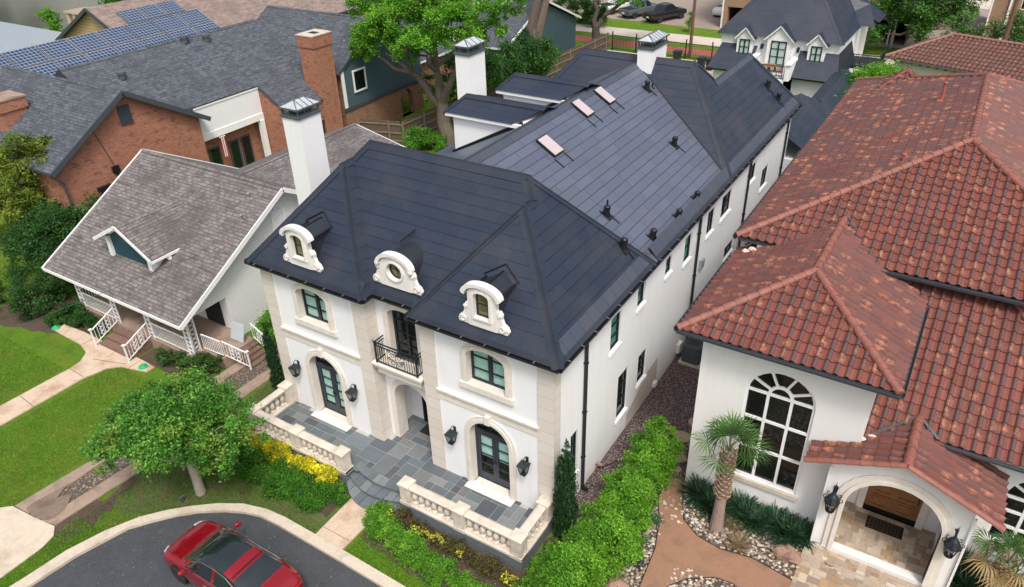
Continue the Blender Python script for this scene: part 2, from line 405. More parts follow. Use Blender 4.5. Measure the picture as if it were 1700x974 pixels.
M['teal'] = plain('dark_teal_paint', (0.020, 0.065, 0.095), 0.5, var=0.15)
M['clay'] = claytile('blended_clay_tiles', (0.205, 0.060, 0.043), (0.088, 0.062, 0.063), (0.47, 0.185, 0.105))
M['clay2'] = claytile('darker_clay_tiles', (0.17, 0.070, 0.052), (0.085, 0.060, 0.060), (0.34, 0.14, 0.085))
M['claycap'] = plain('clay_ridge_cap', (0.23, 0.085, 0.062), 0.6, var=0.5, scale=3.2, bump=0.2)
M['flag'] = vcol('bluestone_flags', 0.55, 0.45, 0.32, 5.0, 0.25)
M['paver'] = vcol('travertine_pavers', 0.7, 0.35, 0.30, 9.0, 0.3)
M['grout'] = plain('mortar_joints', (0.38, 0.38, 0.36), 0.9, var=0.2)
M['bluestone'] = plain('bluestone_cladding', (0.13, 0.155, 0.175), 0.6, var=0.4, scale=3, bump=0.2)
M['concrete'] = plain('pale_concrete', (0.50, 0.43, 0.36), 0.85, var=0.25, scale=1.2, bump=0.2, bscale=60)
M['bark'] = plain('grey_brown_bark', (0.125, 0.098, 0.078), 0.95, var=0.45, scale=9, bump=0.9, bscale=14)
M['bark2'] = plain('pale_smooth_bark', (0.33, 0.28, 0.24), 0.9, var=0.3, scale=8, bump=0.5, bscale=18)
M['leaf'] = vcol('tree_leaves', 0.5, 0.35, 0.0, bump=0, trans=0.42)
M['wood'] = plain('weathered_fence_wood', (0.11, 0.075, 0.055), 0.85, var=0.45, scale=6, bump=0.4)
M['door_oak'] = plain('stained_oak_door', (0.26, 0.115, 0.045), 0.45, var=0.35, scale=5)
M['teal_curtain'] = plain('green_curtain', (0.10, 0.30, 0.25), 0.9, var=0.3)
M['rock'] = plain('rust_brown_boulder', (0.26, 0.16, 0.12), 0.85, var=0.6, scale=4, bump=0.8, bscale=9)
M['grey_metal'] = plain('grey_meter_metal', (0.28, 0.32, 0.34), 0.5, 0.3)
M['taupe'] = plain('bare_render', (0.50, 0.44, 0.39), 0.9, var=0.12)
M['olive_glass'] = plain('reflective_olive_glass', (0.110, 0.105, 0.045), 0.12, var=0.8, scale=5)
M['dormer_metal'] = plain('charcoal_standing_metal', (0.028, 0.033, 0.042), 0.45, 0.3, var=0.25)
M['zinc_light'] = plain('pale_zinc_sheet', (0.50, 0.53, 0.55), 0.45, 0.3, var=0.2)
# ---------------------------------------------------------------- frames and openings
class Fr:
    """local frame of a wall: u along, z up, d outward"""
    def __init__(s, O, U, N): s.O = Vector(O); s.U = Vector(U); s.N = Vector(N)
    def __call__(s, u, z, d=0.0): return s.O + s.U * u + Vector((0, 0, z)) + s.N * d
def rectl(u0, u1, z0, z1): return [(u0, z0), (u1, z0), (u1, z1), (u0, z1)]
def archl(c, hw, z0, zs, rise, n=14, bottom=True):
    pts = [(c - hw, z0), (c + hw, z0)] if bottom else []
    for i in range(n + 1):
        a = math.pi * i / n; pts.append((c + hw * math.cos(a), zs + rise * math.sin(a)))
    return pts
def wall(mb, F, outline, holes=(), depth=0.25, mi=0, rmi=None):
    # depth 0: the stone surround lines the opening instead
    loops = [[F(u, z) for u, z in outline]] + [[F(u, z) for u, z in h] for h in holes]
    mb.tess(loops, mi, None, F.N)
    for h in (holes if depth > 0 else ()):
        n = len(h)
        for i in range(n):
            a, b = h[i], h[(i + 1) % n]
            mb.face([F(*a), F(*b), F(b[0], b[1], -depth), F(a[0], a[1], -depth)], None, mi if rmi is None else rmi)
def ringp(mb, F, outer, inner, d0, d1, mi=0, closed=True):
    """flat ring between two equal loops, from depth d0 to d1"""
    n = len(outer); rg = range(n if closed else n - 1)
    for i in rg:
        j = (i + 1) % n
        mb.face([F(*outer[i], d1), F(*outer[j], d1), F(*inner[j], d1), F(*inner[i], d1)], None, mi)
        mb.face([F(*outer[i], d0), F(*outer[j], d0), F(*outer[j], d1), F(*outer[i], d1)], None, mi)
        mb.face([F(*inner[i], d1), F(*inner[j], d1), F(*inner[j], d0), F(*inner[i], d0)], None, mi)
    if not closed:
        for i in (0, n - 1): mb.face([F(*outer[i], d0), F(*outer[i], d1), F(*inner[i], d1), F(*inner[i], d0)], None, mi)
def fbox(mb, F, u0, u1, z0, z1, d0, d1, mi=0, col=None):
    p = [F(u0, z0, d0), F(u1, z0, d0), F(u1, z0, d1), F(u0, z0, d1), F(u0, z1, d0), F(u1, z1, d0), F(u1, z1, d1), F(u0, z1, d1)]
    for q in ((0, 3, 2, 1), (4, 5, 6, 7), (0, 1, 5, 4), (1, 2, 6, 5), (2, 3, 7, 6), (3, 0, 4, 7)): mb.face([p[i] for i in q], None, mi, col)
def plate(mb, F, loop, d, mi=0): mb.tess([[F(u, z, d) for u, z in loop]], mi, None, F.N)
def pane_window(parent, F, u0, u1, z0, z1, cols=1, rows=2, d=-0.12, fw=0.055, pane_backing=None, name='window', mats=None, sill=None, room=True):
    fm, gm = mats or (M['frame'], M['dglass'])
    b = MB(); ringp(b, F, rectl(u0, u1, z0, z1), rectl(u0 + fw, u1 - fw, z0 + fw, z1 - fw), d - 0.04, d + 0.03)
    for i in range(1, cols):
        u = u0 + (u1 - u0) * i / cols; fbox(b, F, u - fw * .65, u + fw * .65, z0 + fw, z1 - fw, d - 0.035, d + 0.034)
    for j in range(1, rows):
        z = z0 + (z1 - z0) * j / rows; fbox(b, F, u0 + fw, u1 - fw, z - 0.016, z + 0.016, d - 0.03, d + 0.018)
    w = b.build(name, fm, parent)
    g = MB(); plate(g, F, rectl(u0 + fw * .5, u1 - fw * .5, z0 + fw * .5, z1 - fw * .5), d - 0.01); g.build('pane', gm, w)
    if pane_backing: c = MB(); plate(c, F, rectl(u0 + .02, u1 - .02, z0 + .02, z1 - .02), d - 0.07); c.build('curtain', pane_backing, w)  # cloth, or a dark plate whose colour stands in for the unlit room
    if sill is not None:
        s = MB(); fbox(s, F, u0 - .07, u1 + .07, z0 - .13, z0 - .005, -.1, .07); s.build('sill', sill, w, bevel=0.01)
    return w
def arch_window(parent, F, c, hw, z0, zs, rise, d=-0.25, fw=0.06, pane_backing=None, rows=3):
    b = MB(); o = archl(c, hw, z0, zs, rise); i_ = archl(c, hw - fw, z0 + fw, zs, rise - fw * .9)
    ringp(b, F, o, i_, d - .04, d + .03)
    top = zs + rise
    fbox(b, F, c - .065, c + .065, z0 + fw, top - fw * .8, d - .035, d + .035)
    for k in range(1, rows):
        z = z0 + (top - z0) * k / rows - .02
        for s in (-1, 1): fbox(b, F, min(c + s * .065, c + s * (hw - fw)), max(c + s * .065, c + s * (hw - fw)), z - .016, z + .016, d - .03, d + .02)
    w = b.build('window', M['frame'], parent)
    g = MB(); plate(g, F, archl(c, hw - .03, z0 + .03, zs, rise - .03), d - .01); g.build('pane', M['glass'], w)
    cm = MB(); plate(cm, F, archl(c, hw, z0, zs, rise), d - .09)
    if pane_backing:
        for k in range(18):   # folds
            u = c - hw + (k + .5) * 2 * hw / 18; fbox(cm, F, u - .012, u + .012, z0, zs, d - .089, d - .07)
    cm.build('curtain', pane_backing or M['dark'], w)
    return w
def arch_door(parent, F, c, hw, z0, zs, d=-0.3, blind=0.55):
    """double french door under a fanlight"""
    fw = .07; w = MB(); rise = hw
    ringp(w, F, archl(c, hw, z0, zs, rise), archl(c, hw - fw, z0 + .02, zs, rise - fw), d - .05, d + .05)
    fbox(w, F, c - hw + fw, c + hw - fw, zs - .04, zs + .12, d - .05, d + .055)
    for a in (36, 72, 108, 144):
        w.bar(F(c + .16 * math.cos(R(a)), zs + .12 + .1 * math.sin(R(a)), d), F(c + (hw - fw) * math.cos(R(a)), zs + (rise - fw) * math.sin(R(a)), d), .022, .03, up=F.N)
    w.tube([F(c + .2 * math.cos(R(a)), zs + .12 + .16 * math.sin(R(a)), d) for a in range(0, 181, 20)], .014, 6)
    fr = w.build('door_frame', M['doorf'], parent)
    g = MB(); plate(g, F, archl(c, hw - .04, zs + .1, zs + .1, rise - .14, bottom=False), d - .02); g.build('fanlight', M['dglass'], fr)
    k = MB(); plate(k, F, archl(c, hw, z0, zs, rise), d - .5); k.build('room', M['room'], fr)
    for s in (-1, 1):
        u0, u1 = (c - hw + fw, c - .005) if s < 0 else (c + .005, c + hw - fw)
        L = MB(); ringp(L, F, rectl(u0, u1, z0 + .04, zs - .045), rectl(u0 + .11, u1 - .11, z0 + .34, zs - .16), d - .03, d + .03)
        gh = zs - .16 - z0 - .34
        for j in range(1, 4): fbox(L, F, u0 + .11, u1 - .11, z0 + .34 + gh * j / 4 - .014, z0 + .34 + gh * j / 4 + .014, d - .02, d + .025)
        leaf = L.build('door', M['doorf'], parent)
        g = MB(); plate(g, F, rectl(u0 + .1, u1 - .1, z0 + .33, zs - .15), d - .004); g.build('pane', M['glass'], leaf)
        g = MB(); plate(g, F, rectl(u0 + .1, u1 - .1, z0 + .34 + gh * (1 - blind), zs - .15), d - .05); g.build('blind', M['curtain'], leaf)
        h = MB(); uh = u1 - .045 if s < 0 else u0 + .045
        h.bar(F(uh, z0 + 1.0, d + .03), F(uh, z0 + 1.0, d + .09), .02); h.bar(F(uh, z0 + 1.0, d + .09), F(uh - s * -.0, z0 + 1.14, d + .09), .022); h.build('handle', M['black'], leaf)

def roof_face(mb, pts, ze=None, mi=0):
    P = [Vector(p) for p in pts]
    n = Vector((0, 0, 0))
    for i in range(len(P)): n += (P[i] - P[0]).cross(P[(i + 1) % len(P)] - P[0])
    n.normalize()
    if n.z < 0: n = -n
    U = Vector((0, 0, 1)).cross(n)
    U = U.normalized() if U.length > 1e-5 else Vector((1, 0, 0))
    V = n.cross(U); ze = min(p.z for p in P) if ze is None else ze
    s = max(V.z, 1e-4)
    mb.tess([P], mi, None, n, lambda p: (p.dot(U) + 50, (p.z - ze) / s if V.z > 0.02 else p.dot(V) + 50))
def cap(mb, p, q, t1, t2, w=0.22, up=0.028, mi=0, th=None):
    p, q, t1, t2 = map(Vector, (p, q, t1, t2)); L = (q - p).normalized()
    for t in (t1, t2):
        d = (t - p) - L * (t - p).dot(L); d.normalize(); n = L.cross(d); n = n if n.z > 0 else -n
        a, b, c, e = p + Vector((0, 0, up * 1.5)), q + Vector((0, 0, up * 1.5)), q + d * w + n * up, p + d * w + n * up
        ln = (q - p).length
        mb.face([a, b, c, e], [(0, .2), (ln, .2), (ln, .2 + w), (0, .2 + w)], mi)
        mb.face([e, c, q + d * w, p + d * w], [(0, 0.01)] * 4, mi)
        mb.face([a, e, p + d * w, p], [(0, .1)] * 4, mi); mb.face([b, c, q + d * w, q], [(0, .1)] * 4, mi)
def strip(mb, a, b, inward, w, up=0.012, mi=0):
    a, b, d = Vector(a), Vector(b), Vector(inward).normalized(); L = (b - a).normalized(); n = L.cross(d); n = n if n.z > 0 else -n
    ln = (b - a).length
    mb.face([a + n * up, b + n * up, b + d * w + n * up, a + d * w + n * up], [(0, .1), (ln, .1), (ln, .1 + w), (0, .1 + w)], mi)
    mb.face([a + d * w + n * up, b + d * w + n * up, b + d * w, a + d * w], [(0, 0.01)] * 4, mi)
def gutter(parent, runs, z, mat=None, drop=0.11, w=0.11, clips=None, name='gutter'):
    """runs: list of (ax, ay, bx, by, nx, ny)"""
    g = MB(); c = MB()
    for ax, ay, bx, by, nx, ny in runs:
        L = Vector((bx - ax, by - ay, 0)); ln = L.length; L.normalize(); n = Vector((nx, ny, 0))
        a = Vector((ax, ay, z)); b = Vector((bx, by, z))
        sec = [(0, 0), (0.0, -drop * .8), (w * .35, -drop), (w * .8, -drop * .8), (w, -.01), (w, .012), (w * .88, .012), (w * .88, -.02), (w * .7, -drop * .62), (w * .35, -drop * .8), (w * .12, -drop * .6), (w * .1, 0)]
        g.ring([[a + n * s + Vector((0, 0, t)) for s, t in sec], [b + n * s + Vector((0, 0, t)) for s, t in sec]])
        if clips:
            k = int(ln / .85)
            for i in range(k):
                m = a + L * (.5 + i * .85); c.bar(m + Vector((0, 0, .018)), m + n * (w + .005) + Vector((0, 0, .018)), .03, .012)
    go = g.build(name, mat or M['black'], parent)
    if c.v: c.build('gutter_hangers', M['clip'], go)
    return go

# ================================================================ the white house with the blue-black roof
H = thing('french_style_house', 'large white stucco two storey house with steep blue black tile roof and limestone trim', 'house', (-6, 10, 0))
HE, PR, EX = 6.95, 1.19, 0.32
def rz(run): return HE + PR * run
A_ = (.32, -.3, HE); B_ = (-5.22, -.3, HE); B2 = (-5.22, .2, HE); C_ = (-7.03, -.3, HE); C2 = (-7.03, .2, HE)
FLc = (-12.57, -.3, HE); BRc = (.32, 6.70, HE); BLc = (-12.57, 6.70, HE)
P1 = (-2.45, 2.47, rz(2.77)); P2 = (-2.45, 2.97, rz(2.77)); Q1 = (-9.80, 2.47, rz(2.77)); Q2 = (-9.80, 2.97, rz(2.77))
RR = (-2.93, 3.45, rz(3.25)); RL = (-9.32, 3.45, rz(3.25))
m1r, m1z = -5.65, 10.6
M1a = (m1r, 3.63, m1z); M1b = (m1r, 17.9, m1z)
V1 = (.32, 14.83, HE); T1 = (-2.93, 18.08, rz(3.25)); T0 = (-8.5, 18.08, rz(3.25)); TL = (-11.75, 14.83, HE); TLb = (-11.75, 21.33, HE)
N1 = (-2.15, 18.86, rz(2.47)); N2 = (-2.15, 24.28, rz(2.47)); FE = (.32, 26.75, HE); FEl = (-4.62, 26.75, HE); K1 = (-4.62, 21.33, HE)
r = MB()
for f in ([B_, A_, P1], [B_, P1, P2, B2], [C2, B2, P2, RR, RL, Q2], [C2, Q2, Q1, C_], [FLc, C_, Q1], [FLc, Q1, Q2, RL, BLc], [BRc, BLc, RL, RR],
          [TL, V1, T1, T0], [T0, T1, N1, K1, TLb], [T0, TLb, TL], [N1, N2, FEl, K1], [FE, FEl, N2]): roof_face(r, f, HE)
roof_face(r, [A_, BRc, RR, P2, P1], HE); roof_face(r, [V1, FE, N2, N1, T1], HE)
roof = r.build('roof', M['slate'], H)
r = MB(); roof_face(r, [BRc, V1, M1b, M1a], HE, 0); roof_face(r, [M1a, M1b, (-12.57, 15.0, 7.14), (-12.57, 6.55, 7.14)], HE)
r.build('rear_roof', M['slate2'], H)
k = MB()
cap(k, A_, P1, (-2, 0, rz(.3)), BRc); cap(k, P2, RR, B2, BRc); cap(k, P1, P2, B2, BRc); cap(k, B_, P1, A_, B2, .10)
cap(k, RR, BRc, A_, BLc, .18); cap(k, RL, RR, B2, BLc, .30); cap(k, Q2, RL, C2, BLc); cap(k, FLc, Q1, C_, BLc); cap(k, C_, Q1, C2, FLc, .16); cap(k, Q1, Q2, C2, BLc)
cap(k, T0, T1, V1, TLb, .30); cap(k, T1, V1, TL, FE); cap(k, TL, T0, V1, TLb); cap(k, T1, N1, FE, TLb, .15); cap(k, N2, FE, V1, FEl, .18)
k.build_each('ridge_cap', M['cap'], roof)
k = MB(); cap(k, M1a, M1b, BRc, (-12.5, 10, 7.2), .36); cap(k, N1, N2, FE, FEl, .30)
strip(k, (.32, 6.9, HE), (.32, 26.6, HE), (-1, 0, PR), .62); strip(k, (.32, 0.2, HE), (.32, 6.6, HE), (-1, 0, PR), .62)
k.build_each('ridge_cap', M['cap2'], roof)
k = MB(); strip(k, (-12.1, -.3, HE), (-7.15, -.3, HE), (0, 1, PR), .60); strip(k, (-5.1, -.3, HE), (-.05, -.3, HE), (0, 1, PR), .60); strip(k, (-7.0, .2, HE), (-5.25, .2, HE), (0, 1, PR), .60)
k.build('starter_course', M['cap'], roof)
# valley linings
k = MB(); k.bar(Vector(B2) + Vector((0, 0, .03)), Vector(P2) + Vector((0, 0, .03)), .09, .02); k.bar(Vector(B_) + Vector((0, 0, .04)), Vector(P1) + Vector((0, 0, .04)), .06, .02)
k.bar(Vector(V1) + Vector((0, 0, .02)), Vector(M1b) + Vector((0, 0, .02)), .14, .03)
k.bar(Vector(BRc) + Vector((0, 0, .02)), Vector(RR) + Vector((0, .02, .0)), .06, .05)
k.build_each('valley_flashing', M['dormer_metal'], roof)
# eaves: fascia board and soffit
k = MB()
outl = [(.32, -.3), (.32, 26.75), (-12.57, 26.75), (-12.57, -.3), (-7.03, -.3), (-7.03, .2), (-5.22, .2), (-5.22, -.3)]
k.prism(outl, HE - .13, HE - .012, bottom=True); k.build('soffit', M['black'], H)
gutter(H, [(-12.57, -.3, -7.03, -.3, 0, -1), (-7.03, -.3, -7.03, .2, 1, 0), (-7.03, .2, -5.22, .2, 0, -1), (-5.22, .2, -5.22, -.3, -1, 0), (-5.22, -.3, .32, -.3, 0, -1), (.32, -.3, .32, 26.75, 1, 0), (-12.57, 26.75, -12.57, -.3, -1, 0)], HE, clips=True)
# low hipped dormer wings on the far slope
for (x0, x1, y0, yr, y1, xr0, xr1) in ((-9.45, -6.3, 7.95, 9.35, 10.5, -9.3, -5.55), (-9.25, -6.05, 11.35, 12.85, 14.0, -9.15, -5.45)):
    w = MB(); a, b, c, d = (x0, y0, 10.5), (x1, y0, 10.5), (xr1, yr, 10.86), (xr0, yr, 10.86); e_, f_ = (xr1, y1, 10.5), (x0, y1, 10.5)
    roof_face(w, [a, b, c, d]); roof_face(w, [d, c, e_, f_]); roof_face(w, [a, d, f_])
    wr = w.build('dormer_wing_roof', M['slate'], H)
    w = MB(); cap(w, d, c, a, f_, .3); cap(w, a, d, b, f_, .12); w.build('ridge_caps', M['cap'], wr)
    w = MB(); w.box(x0 + .02, xr1 - .1, y0 + .03, y1 - .03, 10.36, 10.49); w.build('fascia', M['white'], wr)
    w = MB(); w.box(x0 + .28, xr1 - .15, y0 + .22, y1 - .2, 7.4, 10.36); w.build('dormer_wing_wall', M['stucco'], H)
    w = MB(); w.bar((x0 + .2, y0 + .19, 8.78), (-5.9, y0 + .19, 10.52), .05, .22); w.build('wall_flashing', M['black'], wr)
# walls
w = MB(); F0 = Fr((0, 0, 0), (1, 0, 0), (0, -1, 0)); FM = Fr((0, .5, 0), (1, 0, 0), (0, -1, 0)); FS = Fr((0, 0, 0), (0, 1, 0), (1, 0, 0))
CX = {'l': -9.82, 'm': -6.12, 'r': -2.42}
for (x0, x1, c) in ((-12.25, -7.3, CX['l']), (-4.95, 0, CX['r'])):
    wall(w, F0, rectl(x0, x1, 0, HE - .13), [archl(c, .72, 4.95, 6.06, .34), archl(c, .78, .5, 2.72, .78)], 0)
wall(w, FM, rectl(-7.3, -4.95, 0, HE - .13), [archl(CX['m'], .60, 4.32, 6.12, .30), archl(CX['m'], .76, .482, 2.52, .76)], 0)
side = [(3.87, 4.66, 4.75, 6.12), (6.04, 6.69, 5.30, 6.22), (8.62, 9.25, 5.30, 6.07), (10.63, 11.42, 4.85, 6.03), (13.27, 14.15, 4.90, 6.04), (15.10, 16.45, 4.90, 5.99),
        (19.25, 20.2, 5.07, 5.97), (21.65, 22.8, 3.80, 4.90), (1.12, 1.62, 1.25, 3.15), (4.74, 5.62, 1.08, 3.11), (6.56, 7.35, 1.50, 2.87), (16.55, 17.9, 2.15, 2.8)]
wall(w, FS, rectl(0, 26.4, 0, HE - .13), [rectl(*s) for s in side], .16)
w.face([(-7.3, 0, 0), (-7.3, .5, 0), (-7.3, .5, HE - .13), (-7.3, 0, HE - .13)]); w.face([(-4.95, .5, 0), (-4.95, 0, 0), (-4.95, 0, HE - .13), (-4.95, .5, HE - .13)])
w.face([(-12.25, 26.4, 0), (-12.25, 0, 0), (-12.25, 0, HE), (-12.25, 26.4, HE)]); w.face([(0, 26.4, 0), (-12.25, 26.4, 0), (-12.25, 26.4, HE), (0, 26.4, HE)])
w.build('wall', M['stucco'], H)
# the entry porch behind the middle arch
w = MB(); w.box(-7.30, -6.885, .52, .95, .482, 3.86); w.box(-5.355, -4.96, .52, .95, .482, 3.86); w.face([(-7.29, .95, .48), (-7.29, 1.72, .48), (-7.29, 1.72, 3.9), (-7.29, .95, 3.9)]); w.face([(-4.97, 1.72, .48), (-4.97, .95, .48), (-4.97, .95, 3.9), (-4.97, 1.72, 3.9)])
w.face([(-7.29, 1.72, .48), (-4.97, 1.72, .48), (-4.97, 1.72, 3.9), (-7.29, 1.72, 3.9)]); w.face([(-7.29, .6, 3.88), (-7.29, 1.72, 3.88), (-4.97, 1.72, 3.88), (-4.97, .6, 3.88)])
w.build('entry_porch', M['stucco'], H)
FB = Fr((0, 1.70, 0), (1, 0, 0), (0, -1, 0))
d = MB(); ringp(d, FB, archl(CX['m'] + .12, .66, .5, 2.4, .6), archl(CX['m'] + .12, .56, .52, 2.4, .5), 0, .07); plate(d, FB, archl(CX['m'] + .12, .57, .5, 2.4, .5), .02)
for j in range(4): ringp(d, FB, rectl(-6.48, -6.04, .62 + j * .55, 1.1 + j * .55), rectl(-6.43, -6.09, .67 + j * .55, 1.05 + j * .55), .02, .045)
for j in range(4): ringp(d, FB, rectl(-5.98, -5.52, .62 + j * .55, 1.1 + j * .55), rectl(-5.93, -5.57, .67 + j * .55, 1.05 + j * .55), .02, .045)
d.build('entry_door', M['black'], H)
# stone surrounds, quoins, belt course
w = MB()
for (x0, x1) in ((-12.25, -11.70), (-7.86, -7.3), (-4.95, -4.38), (-.56, 0)): fbox(w, F0, x0 - (.03 if x0 in (-12.25, -4.95) else 0), x1 + (.03 if x1 in (-7.3, 0) else 0), .3, HE - .14, 0, .035)
w.box(-7.3, -7.27, 0.0, .47, .3, HE - .14); w.box(-4.98, -4.95, 0, .47, .3, HE - .14); w.box(0, .03, 0.0, .36, .3, HE - .14); w.box(-12.28, -12.25, 0, .36, .3, HE - .14)
w.build_each('quoin', M['lime'], H)
w = MB()
for (x0, x1) in ((-11.70, -7.86), (-4.38, -.56)):
    fbox(w, F0, x0, x1, 3.80, 4.08, 0, .032); fbox(w, F0, x0 - .02, x1 + .02, 4.08, 4.16, 0, .06); fbox(w, F0, x0 - .05, x1 + .05, 4.16, 4.24, 0, .11)
fbox(w, FM, -7.27, -4.98, 3.80, 4.08, 0, .03); fbox(w, FM, -7.27, -4.98, 4.08, 4.16, 0, .06)
w.build('belt_course', M['limes'], H)
for c in (CX['l'], CX['r']):
    w = MB(); inn = archl(c, .72, 4.95, 6.06, .34)[1:] + [(c - .72, 4.95)]
    out = archl(c, .96, 4.95, 6.06, .56)[1:] + [(c - .96, 4.95)]; mid = archl(c, .87, 4.95, 6.06, .48)[1:] + [(c - .87, 4.95)]
    ringp(w, F0, out, mid, 0, .045, closed=False); ringp(w, F0, mid, inn, -.42, .075, closed=False)
    fbox(w, F0, c - 1.02, c + 1.02, 4.72, 4.952, .002, .10); w.face([F0(c - .72, 4.951, .05), F0(c + .72, 4.951, .05), F0(c + .72, 4.951, -.42), F0(c - .72, 4.951, -.42)])
    w.build('window_surround', M['limes'], H, bevel=.008)
    w = MB(); inn = archl(c, .78, .5, 2.72, .78)[1:] + [(c - .78, .5)]
    out = archl(c, 1.02, .5, 2.72, 1.02)[1:] + [(c - 1.02, .5)]; mid = archl(c, .92, .5, 2.72, .92)[1:] + [(c - .92, .5)]
    ringp(w, F0, out, mid, 0, .05, closed=False); ringp(w, F0, mid, inn, -.45, .085, closed=False)
    w.obox(F0(c, 3.70, .07), (1, 0, 0), (0, 1, 0), (0, 0, 1), .10, .09, .17); w.box(c - .74, c + .74, -.02, .3, .482, .52)
    w.build('door_surround', M['limes'], H, bevel=.008)
    w = MB(); w.box(c - .95, c + .95, -.36, .02, .481, .50); w.build('threshold', M['castw'], H)
    arch_window(H, F0, c, .72, 4.95, 6.06, .34, pane_backing=M['curtain']); arch_door(H, F0, c, .78, .52, 2.72, blind=.98 if c < -5 else .58)
w = MB(); inn = archl(CX['m'], .60, 4.3, 6.12, .30)[1:] + [(CX['m'] - .60, 4.3)]; out = archl(CX['m'], .82, 4.3, 6.12, .5)[1:] + [(CX['m'] - .82, 4.3)]
ringp(w, FM, out, inn, -.62, .06, closed=False); w.build('window_surround', M['limes'], H)
w = MB(); inn = archl(CX['m'], .76, .482, 2.52, .76)[1:] + [(CX['m'] - .76, .482)]; out = archl(CX['m'], .97, .482, 2.52, .97)[1:] + [(CX['m'] - .97, .482)]
ringp(w, FM, out, inn, -.45, .06, closed=False); w.build('porch_arch', M['limes'], H)
w = MB(); ringp(w, FM, archl(CX['m'], .60, 4.32, 6.12, .30), archl(CX['m'], .52, 4.38, 6.12, .24), -.28, -.2); fbox(w, FM, CX['m'] - .05, CX['m'] + .05, 4.36, 6.38, -.27, -.19)
for z in (4.8, 5.3, 5.8): fbox(w, FM, CX['m'] - .54, CX['m'] + .54, z, z + .03, -.26, -.2)
bd = w.build('balcony_door', M['frame'], H)
w = MB(); plate(w, FM, archl(CX['m'], .59, 4.33, 6.12, .29), -.245); w.build('pane', M['dglass'], bd)
w = MB(); plate(w, FM, archl(CX['m'], .59, 4.33, 6.12, .29), -.6); w.build('room', M['room'], bd)
# balcony
w = MB(); w.box(-7.20, -5.02, -.16, .5, 4.22, 4.32); w.box(-7.13, -5.09, -.10, .5, 4.10, 4.22); w.box(-7.05, -5.17, -.02, .5, 3.86, 4.10)
bal = w.build('balcony', M['limes'], H, bevel=.015)
w = MB(); x0, x1, yf, yb, zb, zt = -7.0, -5.22, -.06, .40, 4.36, 5.18
for z in (zb + .03, zt - .12, zt):
    w.bar((x0, yf, z), (x1, yf, z), .035, .03 if z < zt else .045)
    for x in (x0, x1): w.bar((x, yf, z), (x, yb, z), .035, .03 if z < zt else .045)
for x in (x0, x1): w.bar((x, yf, 4.32), (x, yf, zt + .05), .05)
for i in range(1, 17):
    x = x0 + (x1 - x0) * i / 17
    if not (x0 + .55 < x < x1 - .55): w.bar((x, yf, zb), (x, yf, zt - .1), .016)
for i in range(1, 5):
    for x in (x0, x1): w.bar((x, yf + (yb - yf) * i / 5, zb), (x, yf + (yb - yf) * i / 5, zt - .1), .016)
for sx in (-1, 1):
    for cz, rr in ((4.58, .13), (4.86, .11), (5.0, .06), (4.70, .07)):
        cx = -6.11 + sx * (.15 if rr > .1 else .28)
        w.tube([(cx + sx * rr * math.cos(t) * (1 - t / 14), yf, cz + rr * math.sin(t) * (1 - t / 14)) for t in [i * .45 for i in range(20)]], .011, 5)
w.bar((-6.11, yf, zb), (-6.11, yf, zt - .1), .016)
for x in (x0, x1):
    w.tube([(x, yf - .01 - .09 * math.sin(t), zt + .02 + .06 * (1 - math.cos(t))) for t in [i * .4 for i in range(8)]], .014, 5)
w.build('balcony_railing', M['iron'], bal)
# side windows and pipes
for i, (a, b_, c, d_) in enumerate(side):
    wd = b_ - a
    pane_window(H, FS, a, b_, c, d_, cols=2 if wd > .84 and i not in (9,) else 1, rows=3 if (d_ - c) > 1.25 else 2, d=-.09, fw=.05, mats=(M['frame'], M['glass'] if i in (0, 1, 2, 3) else M['dglass']),
                pane_backing=M['teal_curtain'] if i in (0, 1, 2, 3, 4) else M['dark'], sill=M['stucco'])
for y, zb in ((1.95, .15), (12.1, .1), (18.9, .1), (25.6, .1)):
    w = MB(); w.bar((.075, y, zb), (.075, y, HE - .3), .10, .08, up=(1, 0, 0)); w.bar((.075, y, HE - .3), (.36, y, HE - .1), .08, .10); w.bar((.075, y, zb + .05), (.3, y, zb - .02), .1, .08)
    for z in (1.6, 3.6, 5.6): w.box(.0, .135, y - .07, y + .07, z, z + .05)
    w.build('downpipe', M['black'], H)
w = MB(); w.tess([[(.003, 5.7, .0), (.003, 8.70, .0), (.003, 8.68, 1.50), (.003, 7.6, 1.45), (.003, 5.75, .62)]], 0, None, (1, 0, 0)); w.build('bare_render_patch', M['taupe'], H)
w = MB(); w.box(0, .16, 10.9, 11.3, .3, .75); w.box(0, .14, 8.3, 8.55, .22, .42); w.build_each('wall_vent', M['castw'], H)
w = MB(); w.box(0, .14, 12.75, 13.1, 3.6, 4.0); w.build('meter_box', M['grey_metal'], H)
